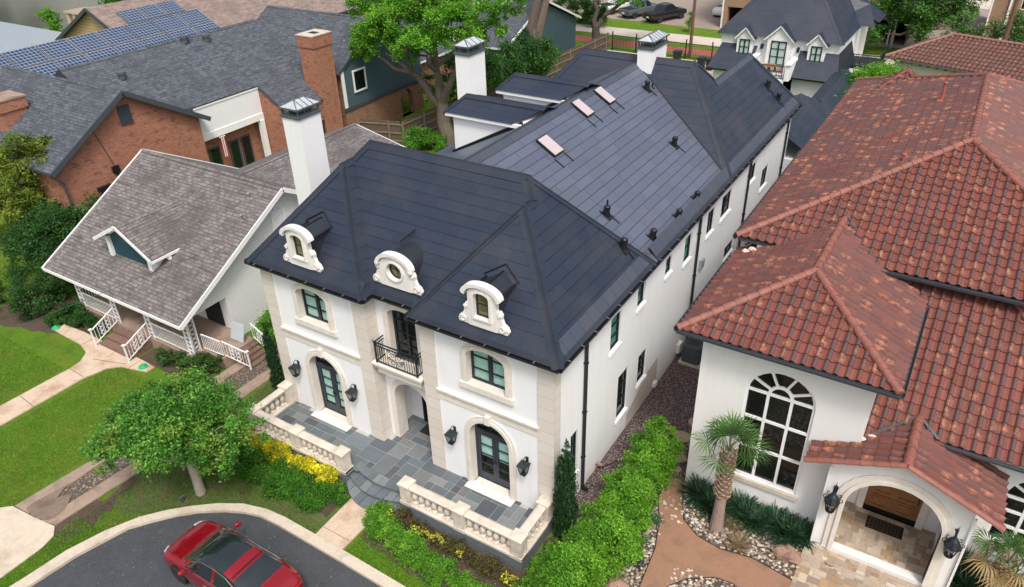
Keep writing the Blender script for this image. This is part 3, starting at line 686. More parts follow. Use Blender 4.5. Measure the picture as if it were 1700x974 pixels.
# front dormers
def dormer(x, y, z0, hw, kind):
    F = Fr((x, y, z0), (1, 0, 0), (0, -1, 0))
    fr = MB(); th = .16
    if kind == 'tall':
        op = archl(0, .27, .34, 1.06, .16); h = 1.36
        body = [(-.50, 0), (.50, 0), (.50, 1.12)] + [(.50 * math.cos(math.pi * i / 12), 1.12 + .24 * math.sin(math.pi * i / 12)) for i in range(1, 12)] + [(-.50, 1.12)]
        mo = archl(0, .69, 1.14, 1.14, .40, bottom=False); mi_ = archl(0, .57, 1.08, 1.08, .345, bottom=False)
    else:
        op = [(.31 * math.cos(2 * math.pi * i / 24), .62 + .31 * math.sin(2 * math.pi * i / 24)) for i in range(24)]; h = 1.2
        body = [(-.62, 0), (.62, 0), (.62, .72)] + [(.62 * math.cos(math.pi * i / 14), .72 + .42 * math.sin(math.pi * i / 14)) for i in range(1, 14)] + [(-.62, .72)]
        mo = archl(0, .73, .80, .80, .48, bottom=False); mi_ = archl(0, .62, .78, .78, .385, bottom=False)
    fr.tess([[F(u, z, th) for u, z in body], [F(u, z, th) for u, z in op]], 0, None, F.N)
    n = len(body)
    for i in range(n):
        a, b = body[i], body[(i + 1) % n]; fr.face([F(*a, 0), F(*b, 0), F(*b, th), F(*a, th)])
    n = len(op)
    for i in range(n):
        a, b = op[i], op[(i + 1) % n]; fr.face([F(*a, th), F(*b, th), F(*b, -.02), F(*a, -.02)])
    ringp(fr, F, mo, mi_, .0, .25, closed=False)
    oo = [(u * 1.22, (z - .62) * 1.16 + .62) if kind == 'round' else (u * 1.28, z + (.05 if z > 1 else -.06)) for u, z in op]
    ringp(fr, F, oo, op, th, th + .05)
    stone = fr.build('dormer_front', M['castw'], H)
    sc = MB(); ew = (.50 if kind == 'tall' else .62)
    for s in (-1, 1):
        pts = [(ew, .0), (ew + .36, .0), (ew + .40, .10), (ew + .34, .24), (ew + .22, .32), (ew + .16, .48), (ew + .17, .62), (ew + .10, .74), (ew, .72)]
        lo = [(s * u, z) for u, z in pts]
        sc.tess([[F(u, z, th - .03) for u, z in lo]], 0, None, F.N); 
        for i in range(len(lo)):
            a, b = lo[i], lo[(i + 1) % len(lo)]; sc.face([F(*a, 0), F(*b, 0), F(*b, th - .03), F(*a, th - .03)])
        for (cu, cz, rr) in ((ew + .20, .16, .12), (ew + .10, .62, .06)):
            sc.tube([F(s * (cu + rr * math.cos(t) * (1 - t / 13)), cz + rr * math.sin(t) * (1 - t / 13), th) for t in [i * .5 for i in range(18)]], .022, 6)
    if kind == 'round':
        for s in (-1, 1): sc.tube([F(s * (.66 + .10 * t), .86 - .10 * math.sin(3 * t), .2) for t in [i / 6 for i in range(7)]], [.07, .075, .07, .06, .05, .04, .02], 7)
    sc.build_each('scroll', M['castw'], stone)
    wn_ = MB()
    inn = [(u * .86, (z - .62) * .86 + .62) for u, z in op] if kind == 'round' else archl(0, .22, .39, 1.06, .12)
    ringp(wn_, F, op, inn, -.02, .05)
    if kind == 'round': wn_.bar(F(-.28, .62, .02), F(.28, .62, .02), .022); wn_.bar(F(0, .34, .02), F(0, .9, .02), .022)
    else: wn_.bar(F(-.25, .76, .02), F(.25, .76, .02), .03)
    wo_ = wn_.build('window', M['frame'], H)
    g = MB(); plate(g, F, op, .02); g.build('pane', M['olive_glass'], wo_)
    # the metal-clad body running back into the roof
    bd = MB(); 
    if kind == 'tall': pr = [(-.44, -.02), (.44, -.02), (.44, 1.10), (0, 1.34), (-.44, 1.10)]; back = 1.55
    else: pr = [(.56, -.02)] + [(.56 * math.cos(math.pi * i / 16), .66 + .50 * math.sin(math.pi * i / 16)) for i in range(17)] + [(-.56, -.02)]; back = 1.35
    rg = [[F(u, z, -.03) for u, z in pr], [F(u, z, -back) for u, z in pr]]
    bd.ring(rg); bd.build('dormer_body', M['dormer_metal'], H, smooth=(kind == 'round'))
    fl = MB()
    if kind == 'tall':
        for s in (-1, 1): fl.bar(F(s * .52, 1.12, 0.02), F(s * .52, 1.12, -.98), .08, .03); 
        for s in (-1, 1): fl.bar(F(s * .62, 1.16, -.94), F(0, 1.52, -1.24), .05, .03)
        fl.bar(F(0, 1.355, 0), F(0, 1.355, -1.1), .05, .03)
    else: fl.bar(F(-.40, 1.20, -.72), F(-.02, 1.56, -1.1), .05, .03)
    fl.build('dormer_flashing', M['black'], H)
dormer(-9.87, .05, 7.36, .5, 'tall'); dormer(-6.09, .55, 7.36, .62, 'round'); dormer(-2.38, .05, 7.34, .5, 'tall')
# chimneys with glazed metal caps
def chimney(x0, x1, y0, y1, z0, z1, lx, panes=3):
    w = MB(); w.box(x0, x1, y0, y1, z0, z1); ch = w.build('chimney', M['stucco'], H)
    w = MB(); w.box(x0 - .05, x1 + .05, y0 - .05, y1 + .05, z1, z1 + .10); w.box(x0 + .06, x1 - .06, y0 + .06, y1 - .06, z1 + .10, z1 + .14)
    for a in (x0 + .03, x1 - .03):
        for b in (y0 + .03, y1 - .03): w.bar((a, b, z1 + .1), (a, b, z1 + .34), .05)
        for i in range(1, panes): w.bar((a, y0 + (y1 - y0) * i / panes, z1 + .1), (a, y0 + (y1 - y0) * i / panes, z1 + .34), .035)
    w.box(x0 + .2, x1 - .2, y0 + .25, y1 - .25, z1 + .12, z1 + .3)
    xm = (x0 + x1) / 2; i_ = .35 * (x1 - x0)
    zt, ze = z1 + .60, z1 + .36
    for a, b in (((x0 - .06, y0 - .06, ze), (xm, y0 + i_, zt)), ((x1 + .06, y0 - .06, ze), (xm, y0 + i_, zt)), ((x0 - .06, y1 + .06, ze), (xm, y1 - i_, zt)), ((x1 + .06, y1 + .06, ze), (xm, y1 - i_, zt)), ((xm, y0 + i_, zt), (xm, y1 - i_, zt))): w.bar(a, b, .035)
    for i in range(1, panes + 1):
        y = y0 + i_ + (y1 - y0 - 2 * i_) * (i - 1) / max(1, panes - 1)
        for s, xe in ((-1, x0 - .06), (1, x1 + .06)): w.bar((xm, y, zt), (xe, y, ze), .03)
    for a, b in (((x0 - .06, y0 - .06, ze), (x1 + .06, y0 - .06, ze)), ((x1 + .06, y0 - .06, ze), (x1 + .06, y1 + .06, ze)), ((x1 + .06, y1 + .06, ze), (x0 - .06, y1 + .06, ze)), ((x0 - .06, y1 + .06, ze), (x0 - .06, y0 - .06, ze))): w.bar(a, b, .05)
    c = w.build('chimney_cap', M['zinc'], ch)
    w = MB(); A0, A1, A2, A3 = (x0 - .05, y0 - .05, ze), (x1 + .05, y0 - .05, ze), (x1 + .05, y1 + .05, ze), (x0 - .05, y1 + .05, ze); B0, B1 = (xm, y0 + i_, zt), (xm, y1 - i_, zt)
    for f in ([A0, A1, B0], [A1, A2, B1, B0], [A2, A3, B1], [A3, A0, B0, B1]): w.face(f)
    w.build('cap_panes', M['zinc_light'], ch)
chimney(-13.15, -12.30, 3.05, 4.15, 0, 11.2, 3); chimney(-16.0 + 5.2, -10.1, 10.75, 11.95, 6.5, 11.95, 3); chimney(-5.45, -4.72, 17.55, 19.25, 8.5, 11.25, 4, 5)
# skylights: slope of the rear roof
sl_n = Vector((.611, 0, 1)).normalized(); sl_u = Vector((0, 1, 0)); sl_v = Vector((1, 0, -.611)).normalized()
for (xa, xb, ya, yb) in ((-5.0, -4.2, 7.5, 8.2), (-5.5, -4.72, 11.1, 11.72), (-5.48, -4.68, 13.05, 13.68)):
    za, zb_ = HE + .611 * (.32 - xa), HE + .611 * (.32 - xb)
    c = Vector(((xa + xb) / 2, (ya + yb) / 2, (za + zb_) / 2)); hl = (xb - xa) / 2 / sl_v.x; hw = (yb - ya) / 2
    w = MB(); w.obox(c + sl_n * .05, sl_v, sl_u, sl_n, hl, hw, .05)
    w.obox(c + sl_v * (hl + .28) + sl_u * (hw - .04) + sl_n * .02, sl_v, sl_u, sl_n, .24, .018, .015); w.obox(c + sl_v * (hl + .28) - sl_u * (hw + .06) + sl_n * .02, sl_v, sl_u, sl_n, .24, .018, .015)
    s = w.build('skylight', M['black'], H)
    w = MB(); w.obox(c + sl_n * .105, sl_v, sl_u, sl_n, hl - .035, hw - .035, .01); w.build('skylight_pane', M['sky_glass'], s)
# roof vents
def vent(x, y, z, n, v, tall=.22):
    n = Vector(n).normalized(); v = Vector(v).normalized(); u = n.cross(v); b = Vector((x, y, z))
    w = MB(); w.obox(b + n * .02, v, u, n, .22, .16, .015)
    w.tube([b, b + Vector((0, 0, .26))], [.12, .085], 10); w.lathe([(.08, .22), (.125, .25), (.125, .35), (.06, .40)], b, 10)
    if tall > .3: w.tube([b + Vector((0, 0, .2)), b + Vector((0, 0, .2 + tall))], .035, 8)
    w.bar(b + u * .10 + v * .05 + n * .02, b + u * .10 + v * .52 + n * .02, .03, .03); w.bar(b - u * .12 - v * .30 + n * .02, b - u * .12 + v * .05 + n * .02, .03, .03)
    w.build('roof_vent', M['black'], H)
for p, t in (((-1.75, 6.95), .4), ((-.26, 7.75), .2), ((-.12, 9.9), .2), ((-.10, 11.8), .2), ((-2.04, 14.06), .2), ((-4.4, 16.4), .2)):
    vent(p[0], p[1], HE + .611 * (.32 - p[0]), (.611, 0, 1), (1, 0, -.611), t)
vent(-.45, 5.6, HE + PR * .77, (PR, 0, 1), (1, 0, -PR)); vent(-.35, 24.2, HE + PR * .67, (PR, 0, 1), (1, 0, -PR)); vent(-.9, 23.9, HE + PR * 1.22, (PR, 0, 1), (1, 0, -PR)); vent(-4.35, 16.9, HE + PR * 2.07, (0, -PR, 1), (0, -1, -PR), .4)
# ================================================================ ground, street, paths
def ground_mat():
    t = NT('lawn_grass'); p = t.coord('World'); sp = t.sep(p)
    fine = t.noise(p, 34, 5, 0.8); mid = t.noise(p, 5.5, 6, 0.7)
    c = t.mix(t.ramp(fine, [(0.32, 0.0), (0.68, 1.0)]), (0.028, 0.088, 0.007), (0.135, 0.270, 0.018))
    c = t.mix(t.math('MULTIPLY', t.ramp(mid, [(0.40, 0.0), (0.66, 1.0)]), 0.5), c, (0.150, 0.250, 0.022))
    big = t.noise(p, 0.42, 5, 0.65)
    c = t.mix(t.math('MULTIPLY', t.ramp(big, [(0.44, 0.0), (0.62, 1.0)]), 0.40), c, (0.190, 0.190, 0.035))
    b2 = t.noise(t.comb(t.math('ADD', sp[0], 40.0), sp[1]), 1.1, 7, 0.72)
    c = t.mix(t.math('MULTIPLY', t.ramp(b2, [(0.56, 0.0), (0.70, 1.0)]), 0.60), c, (0.125, 0.095, 0.045))
    b3 = t.noise(t.comb(sp[0], t.math('ADD', sp[1], 17.0)), 0.8, 6, 0.7)
    c = t.mix(t.math('MULTIPLY', t.ramp(b3, [(0.50, 0.0), (0.66, 1.0)]), 0.45), c, (0.030, 0.085, 0.010))
    t.col(c); t.rough(0.9); t.b.inputs['Specular IOR Level'].default_value = 0.12
    t.bump(t.math('ADD', fine, t.math('MULTIPLY', mid, 0.8)), 1.0, 0.05); return t.m
M['grass'] = ground_mat()
def patchy(name, c1, c2, c3, s1=0.8, s2=12, rough=0.9, bump=0.3, bs=40):
    t = NT(name); p = t.coord('World')
    c = t.mix(t.ramp(t.noise(p, s2, 5, 0.7), [(0.3, 0.0), (0.7, 1.0)]), c1, c2)
    c = t.mix(t.math('MULTIPLY', t.ramp(t.noise(p, s1, 6, 0.6), [(0.48, 0.0), (0.68, 1.0)]), 0.75), c, c3)
    t.col(c); t.rough(rough); t.b.inputs['Specular IOR Level'].default_value = 0.2; t.bump(t.noise(p, bs, 4), bump, 0.02); return t.m
M['mulch'] = patchy('dark_mulch_soil', (0.055, 0.036, 0.028), (0.12, 0.085, 0.065), (0.035, 0.045, 0.02), 1.1, 14, bump=0.9, bs=30)
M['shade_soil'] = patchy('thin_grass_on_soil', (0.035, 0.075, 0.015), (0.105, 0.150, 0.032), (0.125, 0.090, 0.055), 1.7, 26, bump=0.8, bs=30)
M['oldconc'] = patchy('weathered_brown_concrete', (0.27, 0.195, 0.15), (0.34, 0.255, 0.20), (0.16, 0.12, 0.09), 1.4, 6)
M['paleconc'] = patchy('washed_pale_concrete', (0.50, 0.42, 0.33), (0.58, 0.50, 0.40), (0.33, 0.25, 0.18), 0.9, 7)
M['curb'] = patchy('curb_concrete', (0.46, 0.40, 0.32), (0.56, 0.49, 0.40), (0.36, 0.29, 0.22), 1.6, 9)
M['walkc'] = patchy('front_walk_concrete', (0.47, 0.36, 0.27), (0.57, 0.46, 0.35), (0.34, 0.21, 0.13), 1.2, 8)
M['dg'] = patchy('decomposed_granite', (0.245, 0.135, 0.088), (0.315, 0.180, 0.118), (0.165, 0.115, 0.072), 1.1, 20, bump=0.5, bs=60)
def asphalt():
    t = NT('asphalt_street'); p = t.coord('World')
    c = t.mix(t.ramp(t.noise(p, 30, 4, 0.85), [(0.38, 0.0), (0.66, 1.0)]), (0.020, 0.024, 0.030), (0.085, 0.092, 0.102))
    c = t.mix(t.math('MULTIPLY', t.ramp(t.noise(p, 1.1, 6, 0.7), [(0.45, 0.0), (0.70, 1.0)]), 0.55), c, (0.022, 0.025, 0.030))
    speck = t.math('LESS_THAN', t.voro(p, 4.6), 0.085); speck2 = t.math('LESS_THAN', t.voro(p, 11.0), 0.10)
    c = t.mix(t.math('MULTIPLY', speck, 0.8), c, (0.26, 0.25, 0.13)); c = t.mix(t.math('MULTIPLY', speck2, 0.35), c, (0.24, 0.24, 0.20))
    t.col(c); t.rough(0.75); t.bump(t.noise(p, 90, 3), 0.5, 0.01); return t.m
M['asphalt'] = asphalt()
def gravel(name, scale, cols, dark, bump=1.0):
    t = NT(name); p = t.coord('World'); v = t.n('ShaderNodeTexVoronoi'); t.l(p, v.inputs['Vector']); v.inputs['Scale'].default_value = scale
    sep = t.n('ShaderNodeSeparateColor'); t.l(v.outputs['Color'], sep.inputs[0])
    c = t.ramp(sep.outputs[0], [(i / len(cols), x) for i, x in enumerate(cols)], 'CONSTANT')
    edge = t.ramp(v.outputs['Distance'], [(0.30, 0.0), (0.62, 1.0)])
    c = t.mix(edge, c, dark); t.col(c); t.rough(0.75)
    t.bump(t.math('MULTIPLY', v.outputs['Distance'], -1.0), bump, 0.04); return t.m
M['gravel'] = gravel('purple_brown_gravel', 17, [(0.17, 0.115, 0.115), (0.24, 0.17, 0.17), (0.12, 0.08, 0.08), (0.31, 0.235, 0.225), (0.20, 0.14, 0.13)], (0.045, 0.03, 0.03))
M['river'] = gravel('river_pebbles', 10.5, [(0.50, 0.42, 0.33), (0.30, 0.22, 0.17), (0.62, 0.56, 0.48), (0.40, 0.26, 0.15), (0.24, 0.21, 0.19), (0.55, 0.47, 0.38), (0.20, 0.15, 0.12)], (0.06, 0.045, 0.035))
M['pebble'] = gravel('pale_pebble_strip', 14, [(0.20, 0.155, 0.12), (0.15, 0.11, 0.085), (0.34, 0.29, 0.24), (0.12, 0.09, 0.07), (0.17, 0.13, 0.10)], (0.085, 0.062, 0.046))
M['redpath'] = plain('red_trail_surface', (0.34, 0.085, 0.075), 0.85, var=0.12, scale=1.5)
M['trail'] = patchy('pale_trail_concrete', (0.50, 0.43, 0.37), (0.55, 0.48, 0.42), (0.44, 0.36, 0.30), 0.3, 4)
M['lot'] = patchy('brown_parking_lot', (0.27, 0.215, 0.185), (0.32, 0.26, 0.22), (0.21, 0.165, 0.14), 0.12, 3)

def ragged(poly, amp=.12, step=.28, seed=1):
    rs = np.random.RandomState(seed); out = []
    for i in range(len(poly)):
        a, b = np.array(poly[i]), np.array(poly[(i + 1) % len(poly)]); L = np.linalg.norm(b - a); n = max(1, int(L / step))
        for k in range(n): out.append(tuple(a + (b - a) * k / n + rs.normal(size=2) * amp * (.4 if k == 0 else 1)))
    return out
def sheet(name, poly, z, mat, kind='structure', rag=0.0):
    if rag: poly = ragged(poly, rag)
    b = MB(); b.tess([[(x, y, z) for x, y in poly]], 0, None, (0, 0, 1)); o = b.build(name, mat); tag(o, kind=kind); return o
def slab(name, poly, z0, z1, mat):
    b = MB(); b.prism(poly, z0, z1); o = b.build(name, mat); tag(o, kind='structure'); return o
g = MB(); g.face([(-400, -200, 0), (300, -200, 0), (300, 700, 0), (-400, 700, 0)]); tag(g.build('ground', M['grass'], origin=(0, 0, 0)), kind='structure')
ci = [(-13.6, -16), (-13.35, -12.2), (-13.02, -10.48), (-12.84, -9.05), (-12.39, -7.47), (-11.9, -6.8), (-11.44, -6.25), (-10.9, -5.75), (-10.14, -5.25), (-9.5, -4.95), (-8.92, -4.78), (-8.12, -4.74), (-5.12, -4.76), (-3.2, -4.80), (4, -4.95), (14, -5.1), (40, -5.3)]
co = [(-14.0, -16), (-13.75, -12.2), (-13.45, -10.5), (-13.3, -9.1), (-12.93, -7.9), (-12.45, -6.95), (-11.9, -6.28), (-11.35, -5.75), (-10.6, -5.15), (-9.8, -4.70), (-8.9, -4.45), (-8.1, -4.38), (-5.12, -4.40), (-3.2, -4.44), (4, -4.6), (14, -4.75), (40, -4.95)]
sheet('street', ci + [(40, -60), (-13.6, -60)], .006, M['asphalt'])
b = MB()
for i in range(len(ci) - 1):
    a, c, d, e = ci[i], ci[i + 1], co[i + 1], co[i]
    b.face([(a[0], a[1], .11), (c[0], c[1], .11), (d[0], d[1], .12), (e[0], e[1], .12)]); b.face([(a[0], a[1], 0), (c[0], c[1], 0), (c[0], c[1], .11), (a[0], a[1], .11)])
    b.face([(d[0], d[1], -.01), (e[0], e[1], -.01), (e[0], e[1], .12), (d[0], d[1], .12)])
tag(b.build('kerb', M['curb']), kind='structure')
slab('front_walk', [(-6.68, -4.42), (-5.47, -4.44), (-5.45, -1.9), (-6.75, -1.9)], 0, .07, M['walkc'])
b = MB(); b.box(-6.66, -5.48, -4.00, -3.985, .0705, .0735); tag(b.build('walk_joint', M['mulch']), kind='structure')
slab('driveway_apron', [(-18.6, -10.4), (-16.9, -8.95), (-15.77, -8.85), (-14.7, -8.7), (-14.35, -8.95), (-14.2, -9.4), (-14.15, -12), (-17.5, -12)], 0, .05, M['paleconc'])
slab('driveway_strip', [(-16.85, -8.9), (-16.1, -8.85), (-16.15, -6.2), (-16.1, 12), (-16.75, 12), (-16.6, -6.2)], 0, .045, M['oldconc'])
slab('driveway_strip', [(-15.35, -8.8), (-14.75, -8.65), (-14.5, -5.7), (-14.45, 12), (-15.05, 12), (-15.1, -5.6)], 0, .045, M['oldconc'])
sheet('driveway_middle', [(-16.12, -8.85), (-15.33, -8.8), (-15.1, -5.6), (-15.05, 12), (-16.1, 12), (-16.15, -6.2)], .012, M['pebble'])
M['spill'] = patchy('thin_brown_dirt', (.16, .12, .09), (.23, .175, .135), (.12, .09, .065), 1.6, 12)
sheet('soil_spill', [(-16.4, -8.75), (-15.2, -8.7), (-15.1, -8.1), (-15.6, -7.5), (-15.9, -7.9), (-16.2, -7.2), (-16.3, -7.9)], .052, M['spill'], rag=.06)
sheet('soil_spill', [(-15.5, -5.2), (-14.4, -5.0), (-14.3, -3.4), (-15.2, -3.0)], .052, M['mulch'], rag=.12)
sheet('worn_soil', [(-14.8, -8.7), (-14.3, -8.9), (-13.75, -8.3), (-13.9, -6.5), (-13.9, -4), (-14.5, -3), (-14.55, -5.7)], .004, M['mulch'], rag=.16)
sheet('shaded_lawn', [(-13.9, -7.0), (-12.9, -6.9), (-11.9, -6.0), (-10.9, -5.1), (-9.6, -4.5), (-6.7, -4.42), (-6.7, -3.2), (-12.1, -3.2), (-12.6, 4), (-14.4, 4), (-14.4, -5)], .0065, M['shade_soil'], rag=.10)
slab('neighbour_walk', [(-22.95, -9.5), (-22.94, -6.22), (-22.85, -3.24), (-22.95, -2.62), (-23.35, -2.1), (-24.2, -1.85), (-26.42, -1.8), (-26.5, -1.25), (-25.0, -1.15), (-20.3, -1.15), (-19.6, -1.2), (-19.6, -1.6), (-20.2, -1.75), (-20.95, -1.95), (-21.4, -2.35), (-21.65, -3.25), (-21.69, -6.88), (-21.7, -9.8)], 0, .05, M['walkc'])
b = MB()
for q in ((( -22.84, -3.2), (-21.73, -3.25)), ((-22.6, -2.25), (-20.9, -1.72)), ((-24.1, -1.2), (-24.1, -1.83)), ((-22.9, -5.4), (-21.7, -5.5)), ((-20.6, -1.2), (-20.55, -1.85))): b.bar((*q[0], .0515), (*q[1], .0515), .025, .004)
tag(b.build('walk_joints', M['mulch']), kind='structure')
# planting beds and side yard
sheet('planting_bed', [(-12.6, -3.85), (-6.9, -3.6), (-6.8, -2.0), (-12.6, -2.0)], .010, M['mulch'], rag=.07)
sheet('planting_bed', [(-5.4, -3.6), (-1.0, -4.2), (3.3, -4.3), (3.3, .5), (.1, .5), (.1, -2.0), (-5.4, -2.0)], .012, M['mulch'], rag=.05)
sheet('gravel_side_yard', [(.0, .4), (1.2, -.6), (1.8, 3.6), (3.05, 4.4), (3.05, 34), (0, 34)], .016, M['gravel'])
sheet('cottage_bed', [(-31, -3.2), (-27.6, -2.4), (-24.2, -1.25), (-24.0, .5), (-31, .5)], .010, M['mulch'], rag=.08)
sheet('cottage_bed', [(-20.9, -1.15), (-16.9, -1.15), (-16.9, 2.2), (-20.9, 2.2)], .010, M['mulch'])
sheet('river_pebble_bed', [(2.0, 4.2), (2.55, 3.0), (2.2, 1.5), (1.9, -1), (1.6, -3.2), (3.4, -3.2), (3.42, -.7), (3.26, .9), (3.0, 1.85), (2.5, 3.0), (2.35, 4.1)], .020, M['river'])
sheet('granite_path', [(2.2, 4.15), (2.5, 3.0), (3.0, 1.85), (3.26, .9), (3.41, -.7), (3.4, -4.4), (12.5, -4.4), (12.5, 2.2), (7.6, 2.5), (7.45, 1.9), (6.6, 2.05), (6.08, 2.12), (5.06, 1.95), (4.25, 2.08), (3.62, 2.5), (3.3, 3.25), (2.95, 4.15)], .018, M['dg'])
sheet('river_pebble_bed', [(2.95, 4.19), (3.3, 3.25), (3.62, 2.5), (4.25, 2.08), (5.06, 1.95), (6.08, 2.12), (6.6, 2.05), (7.45, 1.9), (7.7, 3.6), (8, 4.19)], .024, M['river'])
sheet('river_pebble_bed', [(3.9, -2.2), (4.18, -.2), (4.58, .34), (5.29, .81), (5.83, .86), (6.5, .6), (6.8, -2.2)], .024, M['river'])
sheet('river_pebble_bed', [(11.35, 5.4), (11.35, 2.6), (16, 2.2), (16, 5.4)], .024, M['river'])
# steel edging of the pebble beds
b = MB()
for line in ([(2.2, 4.15), (2.5, 3.0), (3.0, 1.85), (3.26, .9), (3.41, -.7), (3.4, -3.2)], [(2.95, 4.15), (3.3, 3.25), (3.62, 2.5), (4.25, 2.08), (5.06, 1.95), (6.08, 2.12), (6.6, 2.05), (7.45, 1.9)], [(4.1, -2.2), (4.18, -.2), (4.58, .34), (5.29, .81), (5.83, .86), (6.5, .6)]):
    b.tube([(x, y, .04) for x, y in line], .014, 5)
tag(b.build('bed_edging', M['black']), 'thin dark steel edging curving along the pebble beds', 'edging')
b = MB()
random.seed(3)
def rock(mb, x, y, z, rx, ry, rz_, seg=9, rnd=.25, col=None, mi=0):
    rings = []
    ph = random.random() * 6
    for i in range(1, 6):
        a = math.pi * i / 6; rr = math.sin(a); zz = z + rz_ * -math.cos(a)
        rings.append([(x + rx * rr * math.cos(2 * math.pi * k / seg) * (1 + rnd * math.sin(ph + 3.1 * k + i * 1.7)), y + ry * rr * math.sin(2 * math.pi * k / seg) * (1 + rnd * math.cos(ph * 2 + 2.3 * k + i)), zz + rz_ * .2 * math.sin(k * 1.9 + ph)) for k in range(seg)])
    mb.ring(rings, True, True, mi, col)
zones = [((2.0, 3.4), (-2.8, 3.4)), ((3.2, 7.4), (2.2, 4.0)), ((4.1, 6.2), (-1.8, .7)), ((11.5, 13.5), (3, 5.2))]
for k in range(900):
    zx, zy = random.choices(zones, [4, 5, 3, 2])[0]; x, y = random.uniform(*zx), random.uniform(*zy)
    if zx[0] == 3.2 and y < 4.19 - .5 * (x - 3.0) and y < 2.3: continue
    if zx[0] == 2.0 and not (2.0 < x < 3.2): continue
    s = random.uniform(.03, .075); c = random.choice([(.5, .42, .33), (.3, .22, .17), (.62, .56, .48), (.4, .26, .15), (.24, .21, .19), (.55, .47, .38)])
    rock(b, x, y, .03, s, s * random.uniform(.6, 1), s * .55, 6, .15, c)
tag(b.build('river_stones', vcol('river_stone', .6, .4, .2)), 'rounded river stones scattered over the pebble beds', 'stones', kind='stuff')
# stepping stones
for i, (x, y, s) in enumerate(((2.05, 6.3, .42), (2.35, 5.2, .38), (1.85, 5.1, .22), (2.55, 4.6, .2), (2.3, 7.3, .4))):
    b = MB(); b.prism([(x + s * math.cos(a) * random.uniform(.75, 1.1), y + s * .8 * math.sin(a) * random.uniform(.75, 1.1)) for a in [2 * math.pi * k / 9 for k in range(9)]], .0, .055)
    tag(b.build('stepping_stone', plain('tan_step_stone', (.36, .27, .17), .8, var=.3) if i == 0 else bpy.data.materials['tan_step_stone'], origin=(x, y, 0)), ['large tan stepping stone beyond the bright hedge', 'broad tan stepping stone beside the villa corner', 'small left stepping stone next to the hedge top', 'smallest stepping stone at the start of the granite path', 'farthest stepping stone towards the air conditioner'][i], 'stone', 'stepping stones between the houses')
# far end: trail, red path, parking
sheet('red_path', [(-60, 60.2), (8, 60.0), (8, 62.0), (-60, 62.2)], .010, M['redpath'])
sheet('trail', [(-60, 64.2), (12, 64.0), (12, 67.4), (-60, 67.6)], .010, M['trail'])
sheet('parking_lot', [(-34, 71.6), (-19, 71.2), (14, 71.2), (14, 95), (-60, 95), (-60, 73.2), (-34, 73.0)], .010, M['lot'])
sheet('far_street', [(-80, 95), (60, 95), (60, 112), (-80, 112)], .012, M['trail'])
sheet('rear_drive', [(-22, 56.9), (8, 56.9), (8, 42), (-22, 50)], .008, M['trail'])
# ================================================================ terrace, steps, balustrades
def packed(x0, x1, y0, y1, unit, sizes, seed):
    """random rectangular stones filling a grid"""
    rnd = random.Random(seed); nx, ny = int(round((x1 - x0) / unit)), int(round((y1 - y0) / unit)); ux, uy = (x1 - x0) / nx, (y1 - y0) / ny
    occ = [[False] * ny for _ in range(nx)]; out = []
    for j in range(ny):
        for i in range(nx):
            if occ[i][j]: continue
            opts = [s for s in sizes if i + s[0] <= nx and j + s[1] <= ny and all(not occ[i + a][j + b] for a in range(s[0]) for b in range(s[1]))]
            w, h = rnd.choice(opts) if opts else (1, 1)
            for a in range(w):
                for b in range(h): occ[i + a][j + b] = True
            out.append((x0 + i * ux, x0 + (i + w) * ux, y0 + j * uy, y0 + (j + h) * uy))
    return out
FLAGC = [(.125, .150, .168), (.155, .180, .192), (.110, .132, .150), (.175, .195, .200), (.140, .162, .182), (.085, .096, .110), (.165, .165, .165), (.125, .155, .160), (.20, .215, .215)]
T = thing('terrace', 'raised bluestone paved front terrace with curved entry steps', 'terrace', (-6.1, -1, 0))
def arc(ye, bulge, hw=1.26, n=16, cx=-6.1): return [(cx - hw + 2 * hw * i / n, ye - bulge * (1 - (2 * i / n - 1) ** 2)) for i in range(n + 1)]
tp = [(-12.32, .02), (-12.32, -2.08), (-7.36, -2.08)] + arc(-1.56, .24) + [(-4.84, -2.08), (.02, -2.08), (.02, .02), (-4.95, .02), (-4.95, 2.38), (-7.3, 2.38), (-7.3, .02)]
b = MB(); b.prism(tp, 0, .465); b.build('base', M['bluestone'], T)
b = MB()
for ye, bu, z in ((-1.86, .34, .31), (-2.04, .62, .155)): b.prism(arc(ye, bu, 1.255) + [(-4.85, -1.4), (-7.35, -1.4)], 0, z - .035)
b.build_each('step', M['bluestone'], T)
b = MB(); rnd = random.Random(5)
def infl(x, y):
    inside = False; n = len(tp)
    for i in range(n):
        x1_, y1_ = tp[i]; x2_, y2_ = tp[(i + 1) % n]
        if (y1_ > y) != (y2_ > y) and x < (x2_ - x1_) * (y - y1_) / (y2_ - y1_) + x1_: inside = not inside
    return inside
